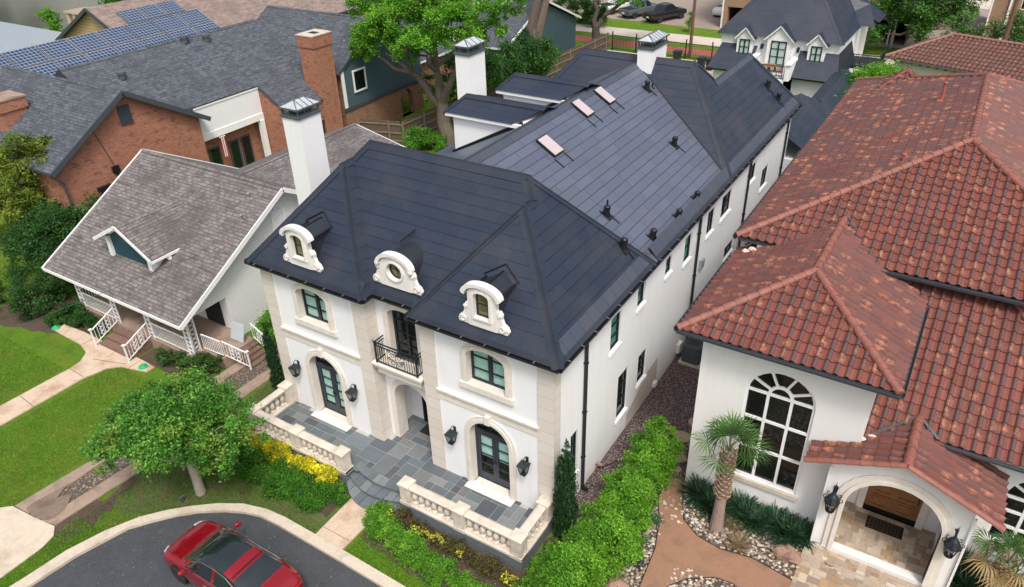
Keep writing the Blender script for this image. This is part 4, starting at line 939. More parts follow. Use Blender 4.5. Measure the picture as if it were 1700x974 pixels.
for (x0, x1, y0, y1) in packed(-12.3, 0, -2.07, 2.4, .31, [(1, 1), (2, 1), (2, 2), (1, 2), (3, 2), (2, 2), (3, 1), (2, 3), (2, 1)], 11):
    g_ = .010
    if all(infl(x, y) for x, y in ((x0 + .03, y0 + .03), (x1 - .03, y0 + .03), (x1 - .03, y1 - .03), (x0 + .03, y1 - .03))):
        c = rnd.choice(FLAGC); f = rnd.uniform(.85, 1.2); c = tuple(v * f for v in c)
        b.box(x0 + g_, x1 - g_, y0 + g_, y1 - g_, .46, .48 + rnd.uniform(-.003, .003), 0, c)
    elif infl((x0 + x1) / 2, (y0 + y1) / 2):
        c = rnd.choice(FLAGC); n = 3
        for i in range(n):
            for j in range(n):
                a0, a1 = x0 + (x1 - x0) * i / n, x0 + (x1 - x0) * (i + 1) / n; c0, c1 = y0 + (y1 - y0) * j / n, y0 + (y1 - y0) * (j + 1) / n
                if infl((a0 + a1) / 2, (c0 + c1) / 2): b.box(a0 + (g_ if i == 0 else 0), a1 - (g_ if i == n - 1 else 0), c0 + (g_ if j == 0 else 0), c1 - (g_ if j == n - 1 else 0), .46, .48, 0, c)
# curved treads: wedge stones with a small nosing
for ye, bu, z, yi, bi in ((-1.90, .34, .31, -1.50, .24), (-2.08, .62, .155, -1.84, .34), (-1.58, .25, .484, -1.30, .14)):
    n = 7 if z < .4 else 8
    fo, fi_ = (lambda u: (-6.1 + 1.255 * u, ye - bu * (1 - u * u))), (lambda u: (-6.1 + 1.255 * u, yi - bi * (1 - u * u)))
    cuts = [-1 + 2 * i / n + (rnd.uniform(-.06, .06) if 0 < i < n else 0) for i in range(n + 1)]
    for i in range(n):
        u0, u1 = cuts[i] + .008, cuts[i + 1] - .008; c = rnd.choice(FLAGC[:5]); f = rnd.uniform(.95, 1.2); c = tuple(v * f for v in c)
        us = [u0 + (u1 - u0) * j / 4 for j in range(5)]; b.prism([fo(u) for u in us] + [fi_(u) for u in reversed(us)], z - .036, z + .001, 0, c)
b.build('bluestone_flags', M['flag'], T)
b = MB(); b.prism(tp, .44, .468); b.build('mortar_bed', M['grout'], T)
b = MB(); b.box(-6.45, -5.55, 1.05, 1.55, .482, .50); tag(b.build('door_mat', plain('black_rubber_mat', (.015, .015, .016), .9)), 'black mat in the arched entry porch of the white house', 'doormat')

PB = [(.070, 0), (.105, 0), (.105, .05), (.075, .07), (.055, .10), (.062, .14), (.098, .22), (.104, .29), (.088, .36), (.050, .44), (.045, .48), (.075, .51), (.075, .54)]
def balustrade(label, piers, runs, base):
    o = thing('balustrade', label, 'balustrade', (piers[0][0], piers[0][1], .47), 'limestone balustrades of the terrace')
    b = MB()
    for bx in base: b.box(*bx, .47, .56)
    b.build('base_rail', M['limed'], o, bevel=.012)
    for x, y in piers:
        b = MB(); s = .19; b.box(x - s - .03, x + s + .03, y - s - .03, y + s + .03, .47, .60); b.box(x - s, x + s, y - s, y + s, .60, 1.27)
        b.box(x - s - .035, x + s + .035, y - s - .035, y + s + .035, 1.27, 1.34)
        t = .235; b.ring([[(x - t, y - t, 1.34), (x + t, y - t, 1.34), (x + t, y + t, 1.34), (x - t, y + t, 1.34)], [(x - t, y - t, 1.375), (x + t, y - t, 1.375), (x + t, y + t, 1.375), (x - t, y + t, 1.375)], [(x - .02, y - .02, 1.42), (x + .02, y - .02, 1.42), (x + .02, y + .02, 1.42), (x - .02, y + .02, 1.42)]])
        for n_, u_ in (((0, -1, 0), (1, 0, 0)), ((1, 0, 0), (0, 1, 0)), ((-1, 0, 0), (0, -1, 0))):
            F = Fr(Vector((x, y, 0)) + Vector(n_) * s, u_, n_); ringp(b, F, rectl(-.15, .15, .66, 1.22), rectl(-.11, .11, .70, 1.18), 0, .015)
        b.build('pier', M['limed'], o)
    for (xa, ya, xb, yb) in runs:
        b = MB(); a, c = Vector((xa, ya, 0)), Vector((xb, yb, 0)); L = (c - a).length; d = (c - a) / L; n_ = Vector((-d.y, d.x, 0))
        sec = [(-.13, 1.16), (-.13, 1.21), (-.16, 1.23), (-.16, 1.28), (-.10, 1.31), (.10, 1.31), (.16, 1.28), (.16, 1.23), (.13, 1.21), (.13, 1.16)]
        b.ring([[a + n_ * s + Vector((0, 0, t)) for s, t in sec], [c + n_ * s + Vector((0, 0, t)) for s, t in sec]]); b.build('top_rail', M['limed'], o)
        k = max(2, int(round(L / .27)))
        for i in range(k):
            p = a + d * L * (i + .5) / k
            if 'm' not in balustrade.__dict__:
                m = MB(); m.lathe([(r_ * 1.0, z * 1.10) for r_, z in PB], (0, 0, .56), 12); m.box(-.10, .10, -.10, .10, .562, .60); balustrade.m = m.build('baluster', M['limed'], o, world=False, smooth=True); bo = balustrade.m
                bo.location = p - wloc(o)
                bo.location.z = -.47
            else:
                bo = balustrade.m.copy(); COL.objects.link(bo); bo.parent = o; bo.location = Vector((p.x, p.y, 0)) - Vector((o.location.x, o.location.y, .47))
    return o
yb_ = -1.88
balustrade('weathered limestone balustrade left of the curved steps, behind the yellow shrubs', [(-7.56, yb_), (-9.80, yb_), (-12.12, yb_), (-12.12, -.2)], [(-7.75, yb_, -9.61, yb_), (-9.99, yb_, -11.93, yb_), (-12.12, yb_ + .19, -12.12, -.39)],
           [(-12.32, -7.34, -2.08, -1.68), (-12.32, -11.92, -1.68, -.02)])
balustrade('weathered limestone balustrade right of the curved steps, turning back at the house corner', [(-4.62, yb_), (-2.38, yb_), (-.20, yb_), (-.20, -.2)], [(-4.43, yb_, -2.57, yb_), (-2.19, yb_, -.39, yb_), (-.20, yb_ + .19, -.20, -.39)],
           [(-4.84, .02, -2.08, -1.68), (-.4, .02, -1.68, -.02)])
# wall lanterns
def lantern(label, x, y, z, group, s=1.0):
    """local: wall is at y = 0, lantern hangs towards -y; z = 0 at the bracket"""
    o = thing('wall_lantern', label, 'lantern', (x, y, z), group)
    b = MB(); b.box(-.05, .05, -.02, 0, -.12, .12); b.tube([(0, -.02, .05), (0, -.06, .17), (0, -.14, .23), (0, -.22, .20), (0, -.24, .12), (0, -.24, .07)], .014, 6); b.tube([(0, -.02, -.05), (0, -.12, 0), (0, -.2, .04)], .011, 6)
    b.build('bracket', M['iron'], o, world=False)
    b = MB(); w, w2 = .155, .085
    T_ = [(sx * w, -.24 + sy * w, -.03) for sx, sy in ((-1, -1), (1, -1), (1, 1), (-1, 1))]; B_l = [(sx * w2, -.24 + sy * w2, -.43) for sx, sy in ((-1, -1), (1, -1), (1, 1), (-1, 1))]
    for i in range(4): b.bar(T_[i], B_l[i], .022); b.bar(T_[i], T_[(i + 1) % 4], .03); b.bar(B_l[i], B_l[(i + 1) % 4], .025)
    b.box(-w2, w2, -.24 - w2, -.24 + w2, -.455, -.43); b.tube([(0, -.24, -.455), (0, -.24, -.50)], [.02, .008], 6)
    b.tube([(0, -.24, -.43), (0, -.24, -.24)], .022, 6)
    b.build('cage', M['iron'], o, world=False)
    b = MB(); Tt = [(sx * (w + .02), -.24 + sy * (w + .02), -.02) for sx, sy in ((-1, -1), (1, -1), (1, 1), (-1, 1))]; U_ = [(sx * .05, -.24 + sy * .05, .07) for sx, sy in ((-1, -1), (1, -1), (1, 1), (-1, 1))]
    b.ring([Tt, U_]); b.tube([(0, -.24, .07), (0, -.24, .1)], [.045, .03], 8); b.build('roof', M['iron'], o, world=False)
    b = MB()
    for i in range(4): b.face([Vector(T_[i]) * .97 + Vector((0, -.007, 0)), Vector(T_[(i + 1) % 4]) * .97 + Vector((0, -.007, 0)), Vector(B_l[(i + 1) % 4]) * .97 + Vector((0, -.007, 0)), Vector(B_l[i]) * .97 + Vector((0, -.007, 0))])
    b.build('pane', M['lampglass'], o, world=False)
    o.scale = (s, s, s); return o
M['lampglass'] = glass('lantern_glass', (.9, .9, .88), .7)
GL = 'black lanterns on the white house front'
L1 = lantern('black iron lantern left of the left arched door, by the quoin', -11.28, 0, 2.62, GL)
dup(L1, (-8.36, 0, 2.62), label='black iron lantern right of the left arched door'); dup(L1, (-3.86, 0, 2.62), label='black iron lantern left of the right arched door, beside the middle quoin'); dup(L1, (-.98, 0, 2.62), label='black iron lantern right of the right arched door, near the house corner')
l5 = dup(L1, (-7.0, 1.70, 2.75), label='dark lantern inside the entry porch, beside the black front door')
# ================================================================ the villa with clay tile roof
def tile_plane(mb, pts, tw=.30, ch=.38, amp=.072, step=.038, nseg=8, uoff=0.0):
    """barrel-tile surface clipped to a convex polygon; pts[0]->pts[1] is the eave"""
    P = [Vector(p) for p in pts]; U = (P[1] - P[0]); U.z = 0; U.normalize()
    n = Vector((0, 0, 0))
    for i in range(1, len(P) - 1): n += (P[i] - P[0]).cross(P[i + 1] - P[0])
    n.normalize()
    if n.z < 0: n = -n
    V = n.cross(U); V.normalize()
    if V.z < 0: U = -U; V = -V
    O = P[0]
    uv = [((p - O).dot(U), (p - O).dot(V)) for p in P]
    ar = sum(uv[i][0] * uv[(i + 1) % len(uv)][1] - uv[(i + 1) % len(uv)][0] * uv[i][1] for i in range(len(uv)))
    if ar < 0: uv = uv[::-1]
    umin, umax = min(a for a, b in uv), max(a for a, b in uv); vmin, vmax = min(b for a, b in uv), max(b for a, b in uv)
    bm = bmesh.new(); uvl = bm.loops.layers.uv.new('UVMap')
    du = tw / nseg
    prof = [amp * max(0.0, math.cos(2 * math.pi * (i / nseg - .5))) ** .75 + amp * .12 * -min(0, math.cos(2 * math.pi * (i / nseg - .5))) * -1 for i in range(nseg)]
    def rng(v0, v1):
        lo, hi = 1e9, -1e9
        for v in (v0, v1, (v0 + v1) / 2):
            xs = []
            for i in range(len(uv)):
                a, b = uv[i], uv[(i + 1) % len(uv)]
                if (a[1] - v) * (b[1] - v) <= 0 and abs(a[1] - b[1]) > 1e-9: xs.append(a[0] + (b[0] - a[0]) * (v - a[1]) / (b[1] - a[1]))
            if xs: lo, hi = min(lo, min(xs)), max(hi, max(xs))
        for a, b in uv:
            if v0 - 1e-6 <= b <= v1 + 1e-6: lo, hi = min(lo, a), max(hi, a)
        return lo, hi
    k0, k1 = math.floor(vmin / ch + 1e-6), math.ceil(vmax / ch - 1e-6)
    for k in range(k0, k1):
        v0, v1 = k * ch, (k + 1) * ch
        lo, hi = rng(max(v0, vmin), min(v1, vmax))
        if hi < lo: continue
        i0, i1 = math.floor((lo + uoff) / du) - 1, math.ceil((hi + uoff) / du) + 1
        rows = []
        for v, off in ((v0, 0.0), (v0, step), (v1, 0.0)):
            rows.append([(bm.verts.new(O + U * (i * du - uoff) + V * v + n * (prof[i % nseg] + off)), i * du, v) for i in range(i0, i1 + 1)])
        for a, b in ((0, 1), (1, 2)):
            for j in range(i1 - i0):
                q = [rows[a][j], rows[a][j + 1], rows[b][j + 1], rows[b][j]]
                f = bm.faces.new([x[0] for x in q]); f.smooth = True
                for lp, x in zip(f.loops, q): lp[uvl].uv = (x[1], v0 + .001 if a == 0 else (x[2] - .002 if x[2] > v0 + .01 else x[2] + .001))
    for i in range(len(uv)):
        a, b = uv[i], uv[(i + 1) % len(uv)]
        A, B = O + U * a[0] + V * a[1], O + U * b[0] + V * b[1]
        no = (B - A).cross(n)
        if no.length < 1e-6: continue
        bmesh.ops.bisect_plane(bm, geom=bm.verts[:] + bm.edges[:] + bm.faces[:], plane_co=A, plane_no=no.normalized(), clear_outer=True, dist=1e-5)
    base = len(mb.v)
    bm.verts.index_update()
    mb.v.extend([tuple(v.co) for v in bm.verts])
    for f in bm.faces:
        mb.f.append(tuple(base + v.index for v in f.verts)); mb.m.append(0); mb.c.append(None)
        mb.uv[len(mb.f) - 1] = [tuple(l[uvl].uv) for l in f.loops]
    bm.free()
def barrel_caps(mb, p, q, r=.125, seg=.40):
    p, q = Vector(p), Vector(q); L = (q - p).length; d = (q - p) / L; n = max(1, int(round(L / seg))); s = d.cross(Vector((0, 0, 1))).normalized(); u = s.cross(d)
    for i in range(n):
        a, b = p + d * L * i / n, p + d * (L * (i + 1.12) / n if i < n - 1 else L)
        rings = []
        for c, rr in ((a, r * 1.12), (b, r * .92)):
            rings.append([c + s * math.cos(t) * rr + u * (math.sin(t) * rr + .02) for t in [math.pi * k / 7 for k in range(8)]])
        mb.ring(rings, False, True)
VL = thing('clay_tile_villa', 'white stucco villa with red barrel tile roofs, tall arched window and arched entry', 'house', (9, 12, 0))
vz2 = 7.4; kp = 2.6 / 6.27
def pl(mb, f): tile_plane(mb, f)
# front block
b = MB(); FLv, FRv, AP, AB = (2.32, 3.65, 6.7), (8.66, 3.65, 6.7), (5.49, 6.82, 8.07), (5.49, 10.9, 8.07)
tile_plane(b, [FLv, FRv, AP]); tile_plane(b, [FLv, (2.32, 9.5, 6.7), (5.49, 11.2, 8.07), AP]); tile_plane(b, [FRv, (8.66, 9.3, 6.7), (5.49, 11.2, 8.07), AP])
r1 = b.build('front_block_roof', M['clay'], VL)
b = MB(); barrel_caps(b, FLv, AP); barrel_caps(b, FRv, AP); barrel_caps(b, AP, AB); b.build('ridge_caps', M['claycap'], r1, smooth=True)
# big hipped block
b = MB(); c0, c1, ap, ab, c3, c2 = (2.3, 9.2, vz2), (14.84, 9.2, vz2), (8.57, 15.47, 10.0), (8.45, 24.65, 10.0), (2.3, 30.9, vz2), (14.84, 30.9, vz2)
tile_plane(b, [c0, c1, ap]); tile_plane(b, [c0, c3, ab, ap]); tile_plane(b, [c1, c2, ab, ap], nseg=6); tile_plane(b, [c2, c3, ab], nseg=5)
r2 = b.build('main_roof', M['clay'], VL)
b = MB()
for p, q in ((c0, ap), (c1, ap), (ap, ab), (c3, ab), (c2, ab)): barrel_caps(b, p, q)
b.build('ridge_caps', M['claycap'], r2, smooth=True)
b = MB(); px_, py_ = 4.9, 28.2
for q in range(4):
    cs_ = [(px_ - 1, py_ - 1, 8.1), (px_ + 1, py_ - 1, 8.1), (px_ + 1, py_ + 1, 8.1), (px_ - 1, py_ + 1, 8.1)]; tile_plane(b, [cs_[q], cs_[(q + 1) % 4], (px_, py_, 8.95)], nseg=5); barrel_caps(b, cs_[q], (px_, py_, 8.95), .09)
b.build('rear_peak_roof', M['clay'], VL)
# right wing roof over the entry side
z3 = lambda y: 4.5 + .56 * (y - 5.05)
b = MB(); e0, e1 = (9.2, 5.05, 4.5), (15.05, 5.05, 4.5); hp = (10.9, 9.74, z3(9.74))
tile_plane(b, [(8.0, 4.2, z3(4.2)), (9.9, 4.2, z3(4.2)), (9.9, 9.74, z3(9.74)), (8.0, 9.74, z3(9.74))]); tile_plane(b, [(9.9, 5.05, 4.5), e1, hp, (9.9, 9.74, z3(9.74))], uoff=.1)
tile_plane(b, [e1, (15.05, 9.74, 4.5), (10.9, 9.74, z3(9.74))])
r3 = b.build('side_wing_roof', M['clay'], VL)
b = MB(); barrel_caps(b, e1, hp); b.build('ridge_caps', M['claycap'], r3, smooth=True)
# entry porch gable
b = MB(); g0, g1 = (9.35, 3.16, 4.72), (9.35, 5.6, 4.72); sl_, sr_ = 6.78, 11.92
tile_plane(b, [(sl_, 4.25, 3.7), (sl_, 3.16, 3.7), g0, (9.35, 5.6, 4.72)]); tile_plane(b, [(sr_, 3.16, 3.7), (sr_, 5.45, 3.7), g1, g0])
r4 = b.build('entry_porch_roof', M['clay'], VL)
b = MB(); barrel_caps(b, g0, g1, .13)
for s, e in ((g0, (sl_, 3.16, 3.7)), (g0, (sr_, 3.16, 3.7))):   # rake tiles
    barrel_caps(b, Vector(e) + Vector((0, .02, .03)), Vector(s) + Vector((0, .02, .03)), .10)
b.build('ridge_caps', M['claycap'], r4, smooth=True)
b = MB()
for a, c in (((8.0, 4.3, z3(4.3) + .10), (9.3, 5.5, 4.75)), ((9.4, 5.5, 4.75), (9.95, 5.0, 4.55)), ((2.6, 9.35, 7.0), (5.4, 11.0, 8.12)), ((5.6, 11.0, 8.12), (7.1, 9.3, 7.35))): b.bar(Vector(a) + Vector((0, 0, .05)), Vector(c) + Vector((0, 0, .06)), .09, .02)
b.build_each('valley_flashing', M['zinc'], VL)
b = MB()
for p in ((8.05, 4.35, 4.27), (8.3, 4.5, 4.33), (7.35, 9.25, 7.2), (2.75, 9.0, 7.0), (2.95, 9.1, 7.08)): rock(b, p[0], p[1], p[2], .12, .10, .07, 7, .3)
b.build_each('mortar_patch', plain('pale_pink_mortar', (.62, .47, .40), .9, var=.2), VL)
# walls
V1f = Fr((3.02, 4.2, 0), (1, 0, 0), (0, -1, 0))
cw, hw_ = 2.57, 1.06
b = MB(); wall(b, V1f, rectl(0, 5.05, 0, 6.55), [archl(cw, hw_, 1.25, 4.85, .98)], .2)
b.face([(3.02, 9.6, 0), (3.02, 4.2, 0), (3.02, 4.2, 6.55), (3.02, 9.6, 6.55)]); b.face([(8.07, 4.2, 0), (8.07, 9.6, 0), (8.07, 9.6, 6.55), (8.07, 4.2, 6.55)])
b.box(3.05, 14.3, 9.75, 30.3, 0, 7.3)
Vw = Fr((0, 5.55, 0), (1, 0, 0), (0, -1, 0)); wall(b, Vw, rectl(11.3, 15.2, 0, 4.5), [archl(13.05, 1.05, 1.1, 2.9, 1.05)], .2); b.face([(15.2, 5.55, 0), (15.2, 9.8, 0), (15.2, 9.8, 5.3), (15.2, 5.55, 4.45)])
b.build('wall', M['stucco2'], VL)
# entry porch walls with big arch
Vp = Fr((0, 3.55, 0), (1, 0, 0), (0, -1, 0)); ca, ha = 9.42, 1.30
b = MB(); wall(b, Vp, [(7.45, 0), (11.3, 0), (11.3, 3.72), (9.35, 4.58), (7.45, 3.84)], [archl(ca, ha, .3, 2.42, 1.25)], .3)
b.face([(7.45, 4.2, 0), (7.45, 3.55, 0), (7.45, 3.55, 3.84), (7.45, 4.2, 3.84)]); b.face([(11.3, 3.55, 0), (11.3, 5.6, 0), (11.3, 5.6, 3.72), (11.3, 3.55, 3.72)])
b.face([(8.08, 3.85, .2), (8.08, 5.85, .2), (8.08, 5.85, 3.9), (8.08, 3.85, 3.9)]); b.face([(10.85, 3.85, .2), (10.85, 5.85, .2), (10.85, 5.85, 3.9), (10.85, 3.85, 3.9)])
Vd = Fr((0, 5.85, 0), (1, 0, 0), (0, -1, 0)); wall(b, Vd, rectl(8.08, 10.85, .2, 3.9), [rectl(8.62, 10.22, .28, 2.95)], .2)
b.build('entry_porch_wall', M['stucco2'], VL)
b = MB(); b.face([(8.08, 3.85, 3.88), (8.08, 5.85, 3.88), (10.85, 5.85, 3.88), (10.85, 3.85, 3.88)]); b.build('porch_ceiling', M['white'], VL)
b = MB(); i_ = archl(ca, ha, .3, 2.42, 1.25)[1:] + [(ca - ha, .3)]; m_ = archl(ca, ha + .14, .3, 2.42, 1.39)[1:] + [(ca - ha - .14, .3)]; o_ = archl(ca, ha + .32, .3, 2.42, 1.57)[1:] + [(ca - ha - .32, .3)]
ringp(b, Vp, o_, m_, 0, .06, closed=False); ringp(b, Vp, m_, i_, -.3, .11, closed=False)
b.build('arch_surround', M['limes'], VL, bevel=.01)
b = MB(); ringp(b, Vd, rectl(8.40, 10.44, .28, 3.1), rectl(8.62, 10.22, .28, 2.95), 0, .08); b.build('door_surround', M['limes'], VL)
b = MB(); fbox(b, Vd, 8.62, 10.22, .30, 2.95, -.16, -.10)
for j in range(4):
    for u0, u1 in ((8.74, 9.36), (9.48, 10.1)):
        z0 = .45 + j * .61; ringp(b, Vd, rectl(u0, u1, z0, z0 + .5), rectl(u0 + .07, u1 - .07, z0 + .07, z0 + .43), -.10, -.065); fbox(b, Vd, u0 + .1, u1 - .1, z0 + .1, z0 + .4, -.10, -.075)
vd = b.build('door', M['door_oak'], VL)
b = MB(); b.bar(Vd(10.12, 1.15, -.02), Vd(10.12, 1.75, -.02), .035, .03); b.bar(Vd(10.12, 1.2, -.1), Vd(10.12, 1.2, -.02), .03); b.bar(Vd(10.12, 1.7, -.1), Vd(10.12, 1.7, -.02), .03); b.build('handle', M['black'], vd)
b = MB(); fbox(b, Vd, 8.62, 10.22, .28, .36, -.1, .02); b.build('threshold', M['black'], VL)
# big arched window
def grid_arch(parent, F, c, hw, z0, zs, rise):
    b = MB(); fw = .085
    ringp(b, F, archl(c, hw, z0, zs, rise), archl(c, hw - fw, z0 + fw, zs, rise - fw), -.16, -.06)
    for s in (-1, 1): fbox(b, F, c + s * .36 - .045, c + s * .36 + .045, z0 + fw, zs, -.15, -.07)
    for z in (z0 + (zs - z0) * .36, z0 + (zs - z0) * .70, zs): fbox(b, F, c - hw + fw, c + hw - fw, z - .045, z + .045, -.149, -.069)
    n = 10; inn = [(c + .30 * math.cos(math.pi * i / n), zs + .32 * math.sin(math.pi * i / n)) for i in range(n + 1)]; out = [(c + .40 * math.cos(math.pi * i / n), zs + .42 * math.sin(math.pi * i / n)) for i in range(n + 1)]
    ringp(b, F, out, inn, -.15, -.065, closed=False)
    for a in (30, 68, 112, 150): b.bar(F(c + .38 * math.cos(R(a)), zs + .4 * math.sin(R(a)), -.11), F(c + (hw - .05) * math.cos(R(a)), zs + (rise - .05) * math.sin(R(a)), -.11), .075, .08, up=F.N)
    w = b.build('window', M['white'], parent)
    g = MB(); plate(g, F, archl(c, hw - .04, z0 + .04, zs, rise - .04), -.12); g.build('pane', M['dglass2'], w)
    g = MB(); plate(g, F, archl(c, hw, z0, zs, rise), -1.2); g.build('room', M['room'], w)
    s = MB(); fbox(s, F, c - hw - .12, c + hw + .12, z0 - .16, z0 - .01, -.1, .1); s.build('sill', M['limed'], w)
M['dglass2'] = glass('bronze_window_glass', (.55, .48, .40), .42)
grid_arch(VL, V1f, cw, hw_, 1.25, 4.85, .98); grid_arch(VL, Vw, 13.05, 1.05, 1.1, 2.9, 1.05)
gutter(VL, [(2.32, 3.65, 8.66, 3.65, 0, -1), (2.32, 9.2, 2.32, 3.65, -1, 0), (8.66, 3.65, 8.66, 9.2, 1, 0)], 6.69, M['greytrim'], .13, .13)
gutter(VL, [(7.1, 9.2, 14.84, 9.2, 0, -1), (2.3, 30.9, 2.3, 9.2, -1, 0)], 7.38, M['greytrim'], .13, .13, name='gutter')
gutter(VL, [(9.95, 5.05, 15.05, 5.05, 0, -1)], 4.48, M['zinc'], .12, .12)
b = MB(); b.box(2.34, 8.64, 3.68, 9.2, 6.52, 6.66); b.box(2.35, 14.8, 9.25, 30.85, 7.22, 7.36); b.build('soffit', M['greytrim'], VL)
b = MB(); b.box(3.05, 3.35, 9.3, 9.7, 0, 7.2); b.bar((7.5, 3.5, .2), (7.5, 3.5, 3.6), .06); b.bar((11.34, 3.5, .1), (11.34, 3.5, 3.5), .06); b.build('downpipe', M['white'], VL)
# vents on the tile roof
for (x, y, z, h) in ((7.0, 22.0, 9.4, .75), (11.2, 17.6, 8.9, 1.35), (5.2, 20.2, 8.62, .3), (6.6, 14.4, 9.15, .3)):
    b = MB(); b.lathe([(.20, -.05), (.16, .04), (.065, .05), (.06, h), (.09, h), (.09, h + .05), (.03, h + .07)], (x, y, z), 10); b.build('roof_vent', M['redvent'] if 'redvent' in M else M.setdefault('redvent', plain('red_painted_vent', (.36, .10, .07), .55, var=.2)), VL)
# porch floor, step and pavers
PAVC = [(.40, .31, .23), (.46, .37, .28), (.34, .255, .185), (.50, .415, .33), (.43, .345, .265), (.40, .27, .16), (.31, .24, .18), (.48, .39, .295)]
b = MB(); rnd = random.Random(9)
for (x0, x1, y0, y1) in packed(7.35, 11.45, -1.0, 6.2, .125, [(1, 2), (2, 1), (2, 2), (2, 3), (3, 2), (1, 1)], 4):
    cy = (y0 + y1) / 2; z = .28 if cy > 3.62 and 8.05 < (x0 + x1) / 2 < 10.9 else (.16 if cy > 3.1 else .05)
    if cy > 3.62 and z != .28: continue
    c = rnd.choice(PAVC); f = rnd.uniform(.85, 1.15); c = tuple(v * f for v in c); b.box(x0 + .005, x1 - .005, y0 + .005, y1 - .005, z - .03, z, 0, c)
vp = thing('entry_paving', 'tumbled travertine paving and steps leading to the oak door', 'paving', (9.4, 2, 0))
b.build('pavers', M['paver'], vp)
b = MB(); b.box(8.06, 10.88, 3.62, 6.1, 0, .265); b.box(7.35, 11.45, 3.1, 3.60, 0, .145); b.box(7.35, 11.45, -1, 3.1, 0, .035); b.build('paving_base', M['concrete'], vp)
b = MB(); b.box(8.85, 9.95, 5.0, 5.55, .282, .295); mt = b.build('door_mat', M['black']); tag(mt, 'dark doormat on the travertine floor before the oak door', 'doormat')
b = MB()
for s in range(9):
    for q in range(4): 
        cx, cy = 8.95 + s * .11, 5.07 + q * .13; b.tube([(cx + .035 * math.cos(t), cy + .035 * math.sin(t), .299) for t in [i * .9 for i in range(7)]], .006, 4)
b.build('scroll_pattern', plain('bronze_mat_scrolls', (.16, .09, .05), .7), mt)
def big_lantern(label, x, y, z, group):
    o = thing('wall_lantern', label, 'lantern', (x, y, z), group)
    b = MB(); b.box(-.06, .06, -.02, 0, -.25, .15); b.tube([(0, -.02, .1), (0, -.08, .26), (0, -.18, .34), (0, -.28, .28), (0, -.30, .12)], .016, 6); b.bar((0, -.3, .1), (0, -.3, .55), .015)
    b.build('bracket', M['iron'], o, world=False)
    b = MB(); n = 8; r0, r1 = .21, .12
    P = [(r0 * math.cos(2 * math.pi * i / n), -.3 + r0 * math.sin(2 * math.pi * i / n), -.22) for i in range(n)]; Q = [(r1 * math.cos(2 * math.pi * i / n), -.3 + r1 * math.sin(2 * math.pi * i / n), -.62) for i in range(n)]
    for i in range(n): b.bar(P[i], Q[i], .018); b.bar(P[i], P[(i + 1) % n], .03); b.bar(Q[i], Q[(i + 1) % n], .022)
    b.lathe([(.12, -.64), (.13, -.62), (.05, -.66), (.02, -.72)], (0, -.3, 0), 8)
    for i in range(n):
        a = 2 * math.pi * i / n; c, s = math.cos(a), math.sin(a)
        b.tube([(r0 * c, -.3 + r0 * s, -.2), ((r0 + .07) * c, -.3 + (r0 + .07) * s, -.14), ((r0 + .06) * c, -.3 + (r0 + .06) * s, -.06), ((r0 - .02) * c, -.3 + (r0 - .02) * s, -.04)], .014, 5)
    b.build('cage', M['iron'], o, world=False)
    b = MB(); b.lathe([(r0 + .02, -.21), (r0 + .02, -.18), (.13, .0), (.06, .08), (.03, .14), (.01, .18)], (0, -.3, 0), 8); b.build('roof', M['iron'], o, world=False)
    b = MB(); b.ring([[Vector((0, -.3, p[2])) + (Vector(p) - Vector((0, -.3, p[2]))) * .95 for p in P], [Vector((0, -.3, p[2])) + (Vector(p) - Vector((0, -.3, p[2]))) * .95 for p in Q]], caps=False); b.build('pane', M['lampglass'], o, world=False)
    b = MB(); b.tube([(0, -.3, -.6), (0, -.3, -.4)], .03, 8); b.build('candle', M['white'], o, world=False)
    return o
BL = big_lantern('ornate black lantern on the porch wall left of the big entry arch', 7.78, 3.55, 2.72, 'ornate lanterns of the clay tile villa')
dup(BL, (11.02, 3.55, 2.72), label='ornate black lantern on the porch wall right of the big entry arch')
# air conditioner between the houses
ac = thing('air_conditioner', 'dark grey round cornered air conditioner on the gravel between the houses', 'air conditioner', (.72, 11.1, .02))
def rrect(h, r=.12, k=4): return [(sx * (h - r) + r * math.cos(a), sy * (h - r) + r * math.sin(a)) for sx, sy, a0 in ((1, 1, 0), (-1, 1, 90), (-1, -1, 180), (1, -1, 270)) for a in [R(a0 + 90 * i / k) for i in range(k + 1)]]
b = MB(); h = .40
for i in range(14): z = .1 + i * .055; b.ring([[(x, y, z) for x, y in rrect(h)], [(x * .97, y * .97, z + .03) for x, y in rrect(h)], [(x * .97, y * .97, z + .055) for x, y in rrect(h)]], caps=False)
b.ring([[(x, y, .87) for x, y in rrect(h)], [(x, y, .93) for x, y in rrect(h)], [(x * .7, y * .7, .95) for x, y in rrect(h)]])
b.build('casing', M['greytrim'], ac, world=False)
b = MB()
for i in range(8): b.tube([(.04 * math.cos(i * .785), .04 * math.sin(i * .785), .965), (.30 * math.cos(i * .785), .30 * math.sin(i * .785), .965)], .007, 4)
for q in (.1, .17, .24, .30): b.tube([(q * math.cos(t), q * math.sin(t), .968) for t in [i * .4 for i in range(17)]], .006, 4)
b.build('fan_grille', M['black'], ac, world=False)
b = MB(); b.box(-.48, .48, -.48, .48, -.02, .09); b.build('pad', M['concrete'], ac, world=False)
